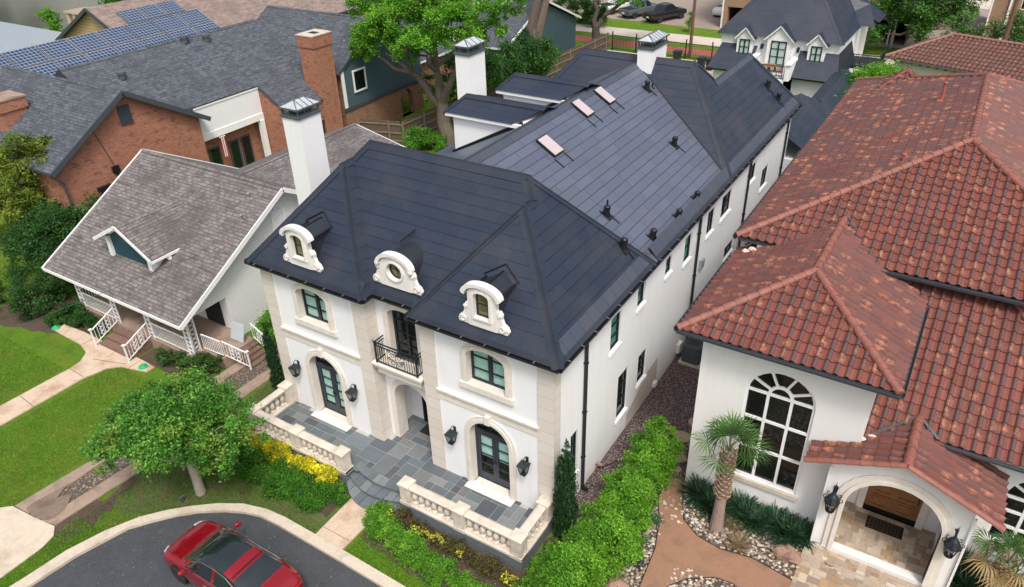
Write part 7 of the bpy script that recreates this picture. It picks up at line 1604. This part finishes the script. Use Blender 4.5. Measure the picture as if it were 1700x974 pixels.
leaves('yellow_leaves', [(-4.85, -2.6, .45, .15, .12, .12), (-2.9, -2.7, .48, .35, .15, .12), (-3.6, -2.65, .42, .3, .15, .1), (.0, -2.75, .35, .3, .2, .14), (-1.9, -2.75, .4, .2, .12, .1)], 420, .08, [(.62, .60, .05), (.45, .48, .05)], b, 54)
hedge('low bright hedge returning beside the terrace corner', [(.72, -.5), (.62, -1.9), (.55, -3.2), (.45, -4.2)], .6, .5, 26000, .062, LIMEG, 55, nclump=14, clump=.2)
bb = [(1.85, 4.3, 1.0, .62, .62, .95), (1.8, 3.55, .85, .72, .55, .85), (1.95, 2.85, 1.05, .62, .50, .85), (1.85, 2.0, .85, .80, .60, .82), (2.1, 1.25, 1.0, .72, .52, .85), (1.9, .45, .85, .82, .62, .85), (2.15, -.4, 1.05, .74, .58, .85), (1.85, -1.2, .85, .84, .65, .85), (2.0, -2.1, 1.0, .80, .66, .85), (1.75, -3.0, .8, .80, .62, .8), (1.6, -3.9, .8, .75, .6, .8), (2.6, .1, .5, .45, .5, .5), (2.5, 1.6, .5, .45, .5, .5)]
bush('big loose lime green hedge between the gravel side yard and the pebble bed', bb, 120000, .085, LIMEG, 56, name='loose_hedge', cat='hedge', nclump=26, clump=.17, shell=(.75, 1.14))
bush('bright shrub tree in the gap between the link roof and the villa', [(1.9, 43.8, 3.3, 2.0, 2.2, 1.7), (2.1, 39.5, 3.2, 1.3, 2.6, 1.7), (2.3, 34.5, 3.0, .9, 2.6, 1.6)], 42000, .15, LIMEG, 57, name='bright_shrub_tree', nclump=44)
# far trees
tree('broad green tree in front of the brick apartments', (2.0, 68.5, 0), 3.0, [(1.5, 68.5, 5.2, 3.6, 3.0, 2.4), (4.0, 69.5, 5.6, 2.4, 2.6, 2.4), (-1.3, 69.8, 3.4, 2.4, 2.2, 1.7), (3.4, 67.0, 3.2, 2.8, 2.2, 1.8), (2.8, 71, 8.6, 3.6, 3.2, 2.4), (3.8, 71, 8.9, 2.4, 2.6, 2.2), (-2.6, 66.2, 1.8, 2.2, 1.8, 1.3)], 60000, .24, [(.06, .17, .03), (.10, .25, .04), (.045, .12, .025), (.14, .31, .05)], 71, .35, name='broad_tree', nclump=44, clump=.13)
tree('airy pale green tree at the far right edge', (11.0, 64, 0), 2.5, [(9.6, 64, 4.0, 2.6, 2.2, 1.6), (12.6, 65, 4.2, 2.6, 2.2, 1.7), (7.6, 65, 2.8, 1.9, 1.8, 1.2), (14, 66, 6, 2.5, 2, 2)], 22000, .22, [(.13, .24, .07), (.10, .20, .06), (.17, .28, .09)], 72, .18, name='airy_tree', nclump=26, clump=.15)
tree('tall tree with dark fine branches at the upper left corner', (-87.5, 26.5, 0), 3.6, [(-88, 27, 8.0, 3.6, 3.2, 1.7), (-93, 27, 8.4, 3.6, 3.2, 1.8), (-84.5, 29, 9.0, 3.0, 2.8, 1.6)], 26000, .30, GREEN + BRIGHT[:2], 73, .32, plain('black_bark', (.03, .025, .02), .95), name='corner_tree', nclump=30, clump=.14)
tree('green tree between the grey building and the tan gable', (-74, 37.5, 0), 2.4, [(-74, 37.5, 5.4, 3.0, 3.0, 2.4), (-70, 40, 6.0, 2.6, 2.6, 2.0), (-68, 38, 3.6, 2.2, 2.2, 1.6)], 18000, .30, GREEN + BRIGHT[:1], 74, .28, name='round_tree', nclump=26)
tree('young slim tree rising beside the stone chimney', (-76, 28.5, 0), 2.6, [(-76, 28.5, 4.0, .9, .9, 1.5), (-75.2, 28.8, 2.9, .8, .8, .8)], 3500, .20, LIMEG, 75, .08, name='young_tree')
tree('flowering shrub tree behind the tan gables', (-55, 53.5, 0), 2.2, [(-55, 53.5, 4.4, 2.6, 2.2, 1.7), (-51.5, 55, 4.0, 2.2, 2, 1.4)], 12000, .24, GREEN + [(.32, .18, .16)], 76, .15, name='flowering_tree')
for i, (x, y, s) in enumerate(((-34.2, 67.6, 1.0), (-36.8, 68.4, 1.1), (-31.8, 67.0, .9))):
    bush(['middle dark rounded bush near the trail', 'left dark rounded bush near the trail', 'right dark rounded bush near the trail'][i], [(x, y, 1.5 * s, 1.4 * s, 1.3 * s, 1.6 * s)], 7000, .16, DARKG, 80 + i, group='dark rounded bushes by the trail')
tree('row of dense green trees along the far street', (-60, 100, 0), 3, [(-60 + i * 7.5, 104 + (i % 3) * 3, 5.5 + (i % 2), 5, 4, 3.6) for i in range(8)], 40000, .38, GREEN + BRIGHT[:1], 84, .3, name='street_trees', nclump=22, twigs=False)
for i, (x, y) in enumerate(((-21.2, 68.9), (-15.6, 66.9 + 3), (-12.4, 69.4))):
    tree(['sapling on the verge left of the utility pole', 'low bushy sapling on the verge right of the pole', 'small pale sapling near the apartment corner'][i], (x, y, 0), .8, [(x, y, 1.3, .45, .45, .8)], 900, .14, BRIGHT, 90 + i, .04, name='sapling', group='saplings on the trail verge')
bush('green shrub at the foot of the big pecan, behind the board fence', [(-25.6, 25.6, .8, 1.1, 1.0, .8), (-24.6, 26.2, .6, .8, .8, .6)], 9000, .13, BRIGHT, 93)
# palms
def fan_palm(label, base, h, seed, dead=.12, crown=1.0, lean=(0, 0)):
    o = thing('fan_palm', label, 'palm', base, 'fan palms at the villa'); rs = np.random.RandomState(seed); mb = MB()
    top = np.array([base[0] + lean[0], base[1] + lean[1], base[2] + h]); b0 = np.array(base)
    pts = [tuple(b0 + (top - b0) * t) for t in (0, .15, .3, .5, .7, .9, 1)]; mb.tube(pts, [.24, .20, .18, .17, .17, .17, .14], 12); mb.build('trunk', M['palmbark'], o, smooth=True)
    mb = MB()
    for i in range(110):   # old leaf bases
        t = .42 + .56 * i / 110; a = i * 2.4; p = b0 + (top - b0) * t; r = .18
        q = p + np.array([math.cos(a) * r, math.sin(a) * r, 0]); e = p + np.array([math.cos(a) * (r + .09), math.sin(a) * (r + .09), .17]); mb.bar(q, e, .09, .03)
    mb.build('leaf_bases', M['palmboot'], o)
    V = []; Cc = []; nf = 17
    for i in range(nf):
        a = i * 2.39996; el = R(84 - (78 if dead < .1 else 112) * (i / nf) ** 1.1); isd = (i > nf * (1 - dead)); L = .70 * crown * rs.uniform(.8, 1.2)
        d = np.array([math.cos(a) * math.cos(el), math.sin(a) * math.cos(el), math.sin(el)]); hub = top + d * L + np.array([0, 0, -.06 * (i / nf)])
        s = np.cross(d, [0, 0, 1]); s /= np.linalg.norm(s) + 1e-9; u = np.cross(s, d); w = .012
        V += [top - s * w, top + s * w, hub + s * w, hub - s * w]; Cc.append((.10, .16, .05))
        col = np.array((.075, .17, .045)) * rs.uniform(.8, 1.3) if not isd else np.array((.42, .30, .14))
        if not isd and rs.rand() < .3: col = np.array((.13, .24, .06))
        nb = 22
        for k in range(nb):
            th = R(-118 + 236 * k / (nb - 1)); dd = d * math.cos(th) + s * math.sin(th); ll = .78 * crown * (1 - .18 * abs(th) / 2) * rs.uniform(.9, 1.08)
            fold = u * (.02 if k % 2 else -.02); sd = np.cross(dd, u); m = hub + dd * ll * .55 + fold - np.array([0, 0, .02]); tip = hub + dd * ll - np.array([0, 0, .30 * rs.uniform(.4, 1.6) * ll + (.2 if isd else 0)])
            V += [hub, m + sd * .024, tip, m - sd * .024]; Cc.append(tuple(col * rs.uniform(.85, 1.2)))
    arr_mesh('fronds', np.array(V), len(Cc), M['leaf'], o, np.array(Cc), 4); return o
M['palmbark'] = plain('ringed_palm_bark', (.27, .20, .16), .9, var=.4, scale=9, bump=.6, bscale=16); M['palmboot'] = plain('old_palm_leaf_bases', (.36, .25, .16), .9, var=.5, scale=8)
fan_palm('fan palm with curved green fronds before the tall arched window', (4.66, 2.75, 0), 3.45, 101, .0, 1.0); fan_palm('fan palm with dry straw tipped fronds at the right edge', (12.4, 4.1, 0), 1.9, 102, .45, .85, (.1, -.1))
def spiky(label, x, y, n, L, seed, cols, name='spiky_plant', wdt=.03, up=.9):
    rs = np.random.RandomState(seed); V, Cc = [], []
    for i in range(n):
        a = rs.uniform(0, 6.283); e = rs.uniform(.25, 1.25) * up; d = np.array([math.cos(a) * math.cos(e), math.sin(a) * math.cos(e), math.sin(e)]); b0 = np.array([x + rs.normal() * .09, y + rs.normal() * .09, .05]); l = L * rs.uniform(.7, 1.15); s = np.cross(d, [0, 0, 1.]); s /= np.linalg.norm(s) + 1e-9
        m = b0 + d * l * .5; t = b0 + d * l - np.array([0, 0, l * .22 * rs.rand()]); V += [b0, m + s * wdt, t, m - s * wdt]; Cc.append(tuple(np.array(cols[rs.randint(len(cols))]) * rs.uniform(.75, 1.25)))
    o = arr_mesh(name, np.array(V), n, M['leaf'], None, np.array(Cc), 4, origin=(x, y, 0)); tag(o, label, 'plant', 'spiky plants in the pebble beds'); return o
YU = [(.025, .075, .035), (.040, .105, .045), (.03, .085, .05), (.055, .13, .05)]
for i, (x, y) in enumerate(((3.75, 3.75), (4.25, 3.45), (5.2, 3.75), (5.7, 3.45), (6.3, 3.8), (6.75, 3.5), (7.1, 3.7), (11.75, 4.9), (12.3, 4.6), (12.9, 4.9), (11.9, 4.2))):
    spiky('dark sword leaved clump under the villa wall, ' + ['at the wall corner', 'left of the palm trunk', 'right of the palm trunk', 'below the middle of the arched window', 'below the right of the arched window', 'near the pale downpipe', 'touching the porch pier', 'behind the right lantern pier', 'second right of the porch', 'farthest right of the porch', 'lowest right of the porch'][i], x, y, 210, .85, 110 + i, YU)
spiky('dry tan grass tuft beside the granite path', 5.5, 2.35, 160, .5, 130, [(.30, .22, .12), (.22, .16, .09)], 'grass_tuft', .01, .6); spiky('second dry tan grass tuft near the palm trunk', 5.0, 3.1, 130, .45, 131, [(.28, .20, .11), (.2, .16, .08)], 'grass_tuft', .01, .6)
for i, (x, y) in enumerate(((2.75, 1.9), (2.75, .9), (2.7, .2), (2.35, -.6), (6.9, 2.75))): spiky('small blue green tuft on the pebbles, ' + ['highest beside the lime hedge', 'second from the top beside the hedge', 'third from the top beside the hedge', 'lowest near the brown boulder', 'beside the entry boulder'][i], x, y, 110, .38, 140 + i, [(.07, .14, .08), (.10, .18, .10)], 'small_tuft', .012, .8)
for lab, x, y, a_, c_ in (('rust and violet boulder at the edge of the entry paving', 6.95, 2.75, .42, .30), ('brown boulder at the bottom end of the lime hedge', 2.75, -1.15, .48, .30)):
    b = MB(); rock(b, x, y, .1, a_, a_ * .75, c_, 11, .2); tag(b.build('boulder', M['rock'], smooth=False), lab, 'boulder')
# grass blades along the near lawns
def blades(name, polys, n, h, seed, cols):
    rs = np.random.RandomState(seed); V = []; xs = []
    from mathutils.geometry import intersect_point_tri_2d
    per = n // len(polys); P = []
    for (x0, x1, y0, y1) in polys: P.append(np.stack([rs.uniform(x0, x1, per), rs.uniform(y0, y1, per)], 1))
    P = np.concatenate(P); n = len(P); a = rs.uniform(0, 6.283, n); ln = h * rs.uniform(.5, 1.2, n); d = np.stack([np.cos(a), np.sin(a), np.zeros(n)], 1) ; lean = rs.uniform(.1, .8, n)
    base = np.concatenate([P, np.zeros((n, 1))], 1); s = np.stack([-np.sin(a), np.cos(a), np.zeros(n)], 1); tip = base + d * (ln * lean)[:, None] + np.array([0, 0, 1.]) * ln[:, None]
    V = np.stack([base - s * .006, base + s * .006, tip], 1).reshape(-1, 3); K = np.array(cols)[rs.randint(0, len(cols), n)] * rs.uniform(.7, 1.3, n)[:, None]
    return arr_mesh(name, V, n, M['leaf'], None, K, 3)

kx = np.array([p[0] for p in co]); ky = np.array([p[1] for p in co]); o_ = np.argsort(kx[3:14])
def lawn(lab, polys, n, h, seed, cols):
    rs = np.random.RandomState(seed); P = []
    tot = sum((b - a) * (d - c) for a, b, c, d in polys)
    for a, b, c, d in polys:
        k = int(n * (b - a) * (d - c) / tot); P.append(np.stack([rs.uniform(a, b, k), rs.uniform(c, d, k)], 1))
    P = np.concatenate(P); lim = np.interp(P[:, 0], np.sort(kx[2:14]), ky[2:14][np.argsort(kx[2:14])], left=-99); P = P[P[:, 1] > lim + .05]
    n = len(P); a = rs.uniform(0, 6.283, n); ln = h * rs.uniform(.5, 1.25, n); lean = rs.uniform(.2, 1.0, n)
    base = np.concatenate([P, np.full((n, 1), .005)], 1); s_ = np.stack([-np.sin(a), np.cos(a), np.zeros(n)], 1); tip = base + np.stack([np.cos(a), np.sin(a), np.zeros(n)], 1) * (ln * lean)[:, None] + np.array([0, 0, 1.]) * ln[:, None]
    V = np.stack([base - s_ * .009, base + s_ * .009, tip], 1).reshape(-1, 3); K = np.array(cols)[rs.randint(0, len(cols), n)] * rs.uniform(.65, 1.3, n)[:, None]
    tag(arr_mesh('grass', V, n, M['leaf'], None, K, 3), kind='stuff')
GR = [(.105, .280, .018), (.150, .360, .024), (.075, .215, .014), (.22, .36, .03), (.25, .28, .05)]
lawn('l', [(-21.4, -16.95, -11, -1.9), (-30, -23.1, -10, -3.3), (-16.9, -15, -1, 0)], 95000, .055, 201, GR)
lawn('m', [(-14.2, -6.85, -9.5, -3.9), (-14.3, -12.6, -3.9, 3.0)], 42000, .05, 202, [(.05, .12, .02), (.09, .16, .03), (.14, .13, .05), (.035, .085, .015), (.20, .16, .09)])
lawn('r', [(-5.35, -1.0, -4.38, -3.85), (-5.35, -3.6, -3.9, -3.55), (-14.4, -13.2, -12, -8)], 14000, .05, 203, GR[:4])
# ================================================================ vehicles
M['redpaint'] = plain('candy_red_car_paint', (.30, .004, .012), .20, .45, var=.04, coat=1.0); M['carglass'] = plain('dark_car_glass', (.012, .018, .020), .03, var=.3, coat=1.0)
M['tyre'] = plain('tyre_rubber', (.018, .018, .019), .8); M['rim'] = plain('dark_alloy', (.10, .10, .11), .3, .8); M['chrome'] = plain('chrome_strip', (.75, .75, .76), .12, 1.0, var=.02); M['headl'] = plain('headlight_glass', (.45, .47, .5), .05, coat=1)
M['taill'] = plain('tail_light_red', (.35, .01, .01), .15, coat=1); M['liner'] = plain('dark_wheel_well', (.008, .008, .008), .9)
def cr(a, b, c, d, t): return .5 * ((2 * b) + (-a + c) * t + (2 * a - 5 * b + 4 * c - d) * t * t + (-a + 3 * b - 3 * c + d) * t ** 3)
def car(name, label, loc, rz, st, paint, glassr, group=None, wheels=((1.42, .80), (-1.42, .80)), wr=.34, sub=5, cat='car', top=None, scale=1.0):
    """st: stations (x, w, zbelt, wr, zr, zb); local x forward"""
    o = thing(name, label, cat, loc, group, rz); S = []
    S0 = [st[0]] + list(st) + [st[-1]]
    for i in range(1, len(S0) - 2):
        for k in range(sub): S.append([cr(*(S0[i + j][m] for j in (-1, 0, 1, 2)), k / sub) if m else S0[i][0] + (S0[i + 1][0] - S0[i][0]) * k / sub for m in range(6)])
    S.append(list(st[-1])); secs = []
    for x, w, zb_, wr_, zr, z0 in S:
        zs = z0 + (zb_ - z0) * .45
        prof = [(0, z0), (w * .80, z0), (w * .95, z0 + .06), (w, zs), (w * .985, zs + (zb_ - zs) * .5), (w * .955, zb_ - .03), (w * .90, zb_), (wr_ + (w * .90 - wr_) * .45, zb_ + (zr - zb_) * .52), (wr_, zr - (zr - zb_) * .10), (wr_ * .86, zr - .012), (wr_ * .5, zr + .006), (0, zr + .012)]
        full = prof + [(-a, b) for a, b in reversed(prof[1:-1])]; secs.append([(x, a, b) for a, b in full])
    n = len(secs[0]); parts = {'body': MB()}
    for i in range(len(secs) - 1):
        xm = (secs[i][0][0] + secs[i + 1][0][0]) / 2
        for j in range(n):
            k = (j + 1) % n; jj = min(j, n - 1 - j); key = 'body'
            for nm, x0, x1, rings in glassr:
                if x0 < xm < x1 and jj in rings: key = nm; break
            parts.setdefault(key, MB()).face([secs[i][j], secs[i + 1][j], secs[i + 1][k], secs[i][k]])
    parts['body'].face(secs[0]); parts['body'].face(list(reversed(secs[-1])))
    body = parts['body'].build('body', paint, o, world=False, smooth=True, merge=True)
    for k, mb in parts.items():
        if k != 'body': mb.build(k.split('|')[0], M['carglass'], o, world=False, smooth=True, merge=True)
    for wx, wy in wheels:
        for s in (-1, 1):
            b = MB(); b.lathe([(wr * .99, -.005), (wr * 1.10, .0), (wr * 1.10, .012), (wr * .98, .014)], (wx, s * (wy + .118), wr), 22, axis='y'); b.lathe([(0.01, 0), (wr * 1.08, 0), (wr * 1.08, .006), (.01, .006)], (wx, s * (wy + .12) if s > 0 else s * (wy + .126), wr), 22, axis='y'); b.build('wheel_arch', M['liner'], o, world=False)
            b = MB(); yy = s * (wy + .03) - .10; b.lathe([(wr * .6, 0), (wr * .93, 0), (wr, .03), (wr, .19), (wr * .93, .22), (wr * .6, .22)], (wx, yy, wr), 24, axis='y'); w_ = b.build('wheel', M['tyre'], o, world=False, smooth=True)
            b = MB(); yo = s * (wy + .125); b.lathe([(wr * .60, -.01), (wr * .66, 0), (wr * .66, .02), (wr * .60, .02)], (wx, yo, wr), 20, axis='y')
            for q in range(10): a = q * math.pi / 5; b.bar((wx, yo + s * .01, wr), (wx + wr * .62 * math.cos(a), yo + s * .01, wr + wr * .62 * math.sin(a)), .03, .02, up=(0, 1, 0))
            b.lathe([(.05, 0), (.05, .02)], (wx, yo, wr), 8, axis='y'); b.build('rim', M['rim'], w_, world=False)
    o.scale = (scale,) * 3
    return o, secs
SED = [(-2.46, .50, .62, .38, .66, .42), (-2.40, .74, .78, .56, .84, .32), (-2.22, .85, .90, .66, .99, .24), (-1.95, .90, .95, .70, 1.06, .20), (-1.72, .92, .965, .70, 1.11, .18), (-1.25, .93, .965, .64, 1.27, .18), (-.75, .93, .96, .60, 1.40, .18), (-.2, .93, .95, .60, 1.45, .18), (.3, .93, .94, .61, 1.43, .18), (.72, .93, .93, .65, 1.27, .18), (1.15, .925, .915, .72, 1.02, .18), (1.38, .92, .89, .74, .93, .18), (1.8, .91, .82, .72, .87, .18), (2.15, .86, .74, .66, .78, .20), (2.36, .74, .62, .54, .67, .24), (2.46, .52, .50, .38, .54, .30)]
glr = [('windshield', .38, 1.16, (8, 9, 10)), ('roof_glass', -.60, .38, (8, 9, 10)), ('rear_window', -1.70, -1.0, (8, 9, 10)), ('side_window|f', -.18, .82, (6, 7)), ('side_window|r', -1.30, -.26, (6, 7))]
cb = car('red_sedan', 'glossy candy red sedan with dark glass roof parked on the asphalt by the kerb', (-7.62, -6.98, .01), R(180), SED, M['redpaint'], glr)
co_, cs_ = cb
for s in (-1, 1):
    b = MB(); b.bar((.78, s * .90, .98), (.80, s * 1.02, 1.02), .03); b.lathe([(.02, -.02), (.085, .0), (.09, .12), (.05, .18), (.01, .2)], (.80, s * 1.0 if s > 0 else -1.18, 1.03), 8, axis='y'); b.build('wing_mirror', M['redpaint'], co_, world=False, smooth=True)
    b = MB(); b.tube([(1.05, s * .86, .955), (.3, s * .865, .985), (-.8, s * .86, .99), (-1.45, s * .84, 1.02)], .013, 5); b.tube([(1.0, s * .85, .965), (.72, s * .73, 1.20), (.3, s * .665, 1.385), (-.3, s * .655, 1.415), (-.8, s * .665, 1.36), (-1.25, s * .73, 1.21), (-1.45, s * .80, 1.06)], .011, 5); b.build('chrome_strip', M['chrome'], co_, world=False)
    b = MB(); b.tube([(2.33, s * .50, .66), (2.22, s * .68, .70), (2.02, s * .80, .75)], [.045, .05, .02], 6); b.build('headlight', M['headl'], co_, world=False)
    b = MB(); b.bar((.05, s * .945, .80), (-.15, s * .945, .80), .03); b.bar((-.95, s * .945, .82), (-1.15, s * .945, .82), .03); b.build('door_handle', M['chrome'], co_, world=False)
b = MB(); b.tube([(-2.43, -.7, .78), (-2.47, 0, .80), (-2.43, .7, .78)], .03, 6); b.build('tail_light', M['taill'], co_, world=False)
b = MB(); b.bar((2.44, -.32, .40), (2.44, .32, .40), .04, .16); b.build('grille', M['liner'], co_, world=False)
b = MB(); b.obox((-.98, 0, 1.405), (0, 1, 0), (1, 0, 0), (0, 0, 1), .60, .012, .006); b.build('roof_seam', M['liner'], co_, world=False)
# pick-up trucks and cars on the lot
PK = [(-2.85, .80, 1.02, .70, 1.04, .55), (-2.80, .95, 1.08, .86, 1.10, .45), (-1.0, .98, 1.10, .88, 1.12, .42), (-.80, .98, 1.12, .74, 1.72, .42), (-.5, .98, 1.13, .70, 1.86, .42), (.5, .98, 1.13, .68, 1.88, .42), (.95, .98, 1.13, .74, 1.55, .42), (1.35, .98, 1.12, .82, 1.20, .42), (2.3, .97, 1.08, .80, 1.14, .42), (2.75, .93, .98, .74, 1.02, .45), (2.88, .80, .80, .62, .84, .5)]
pgl = [('windshield', .56, 1.15, (8, 9, 10)), ('side_window|f', .02, .9, (6, 7)), ('side_window|r', -.72, -.04, (6, 7))]
blk = plain('black_truck_paint', (.018, .022, .026), .25, .3, coat=.8); blu = plain('grey_blue_truck_paint', (.12, .16, .19), .3, .3, coat=.8); wht = plain('white_car_paint', (.75, .75, .76), .25, coat=.8)
for lab, x, y, p in (('black pickup truck with flat bed cover, nearest the trail on the parking lot', -26.0, 73.6, blk), ('grey blue pickup truck beside the black one', -29.6, 74.6, blu), ('white pickup with dark bed, leftmost of the parked trucks', -33.0, 75.6, wht)):
    o, _ = car('pickup_truck', lab, (x, y, .01), R(68), PK, p, pgl, 'vehicles on the parking lot', ((1.85, .84), (-1.75, .84)), .41, 3, 'pickup truck')
    b = MB(); b.box(-2.78, -1.05, -.82, .82, 1.11, 1.135); b.build('bed_cover', M['liner'], o, world=False)
    for s in (-1, 1): b = MB(); b.box(-2.89, -2.84, s * .80 - .09, s * .80 + .09, .72, 1.0); b.build('tail_light', M['taill'], o, world=False)
    b = MB(); b.box(-2.9, -2.85, -.18, .18, .62, .75); b.build('number_plate', M['white'], o, world=False)
car('white_car', 'white sedan at the left corner of the brick apartments', (-20.3, 79.5, .01), R(80), SED, wht, glr, 'vehicles on the parking lot', sub=3); car('white_car', 'white car parked in the undercroft of the brick apartments', (-16.6, 76.2, .01), R(95), SED, wht, glr, 'vehicles on the parking lot', sub=3)
car('white_car', 'white car under the apartments beside the mast', (-3.4, 76, .01), R(95), SED, wht, glr, 'vehicles on the parking lot', sub=3)
car('dark_car', 'dark car on the far street at the top of the lot', (-25, 99, .01), 0, SED, blk, glr, 'vehicles on the parking lot', sub=3)
b = MB(); b.lathe([(.3, 0), (.3, .03), (.16, .05), (.04, .7)], (-31.0, 88, .01), 10); tag(b.build('traffic_cone', plain('orange_plastic', (.6, .08, .05), .5)), 'small red orange cone at the back of the parking lot', 'cone')
# overhead cable, small lawn things
b = MB(); b.tube([(-17.8, -8.6, 3.2), (-14.8, -10.8, 3.25), (-9, -15, 3.5)], .018, 5); tag(b.build('overhead_cable', plain('grey_cable', (.25, .30, .31), .5)), 'single grey overhead cable crossing the driveway apron', 'cable')
b = MB(); b.tube([(-30, -14, 4), (-22, -7.2, 3.7), (-18.2, 7.2, 4.3)], .010, 4); tag(b.build('service_wire', M['black']), 'thin black service wire running to the cottage gable', 'wire')
b = MB(); b.box(-11.85, -11.8, -5.75, -5.65, 0, .22); b.box(-11.86, -11.79, -5.80, -5.60, .2, .26); tag(b.build('path_light', M['zinc']), 'small grey path light below the lawn tree trunk', 'path light')
b = MB(); b.bar((3.2, -.2, 0), (3.2, -.2, .45), .03); b.lathe([(.10, 0), (.02, .07)], (3.2, -.2, .45), 8); tag(b.build('path_light', M['iron']), 'dark path light at the pebble bed edge', 'path light')
b = MB(); b.tube([(.06, 3.1, .35), (.28, 3.1, .35)], [.05, .06], 8); tag(b.build('outdoor_tap', M['rock']), 'round brown fitting low on the side wall near the corner downpipe', 'wall fitting')
b = MB(); b.tube([(.15, 3.2, .04), (.8, 4.4, .04), (1.4, 5.6, .04)], .02, 5); tag(b.build('drain_hose', M['black']), 'black hose lying across the purple gravel', 'hose')
fl = thing('hanging_flag', 'narrow striped red, white and dark hanging flag on the porch of the brick house', 'flag', (-33.1, 14.6, 2.0))
b = MB(); [b.box(-33.12, -33.09, 14.55 + i * .07, 14.61 + i * .07, 1.9, 3.25) for i in range(0, 5, 2)]; b.build('red_stripes', plain('faded_red_cloth', (.45, .06, .07), .9), fl)
b = MB(); [b.box(-33.12, -33.09, 14.55 + i * .07, 14.61 + i * .07, 1.9, 3.25) for i in range(1, 5, 2)]; b.box(-33.13, -33.08, 14.5, 14.95, 3.25, 3.3); b.build('white_stripes', M['white'], fl)
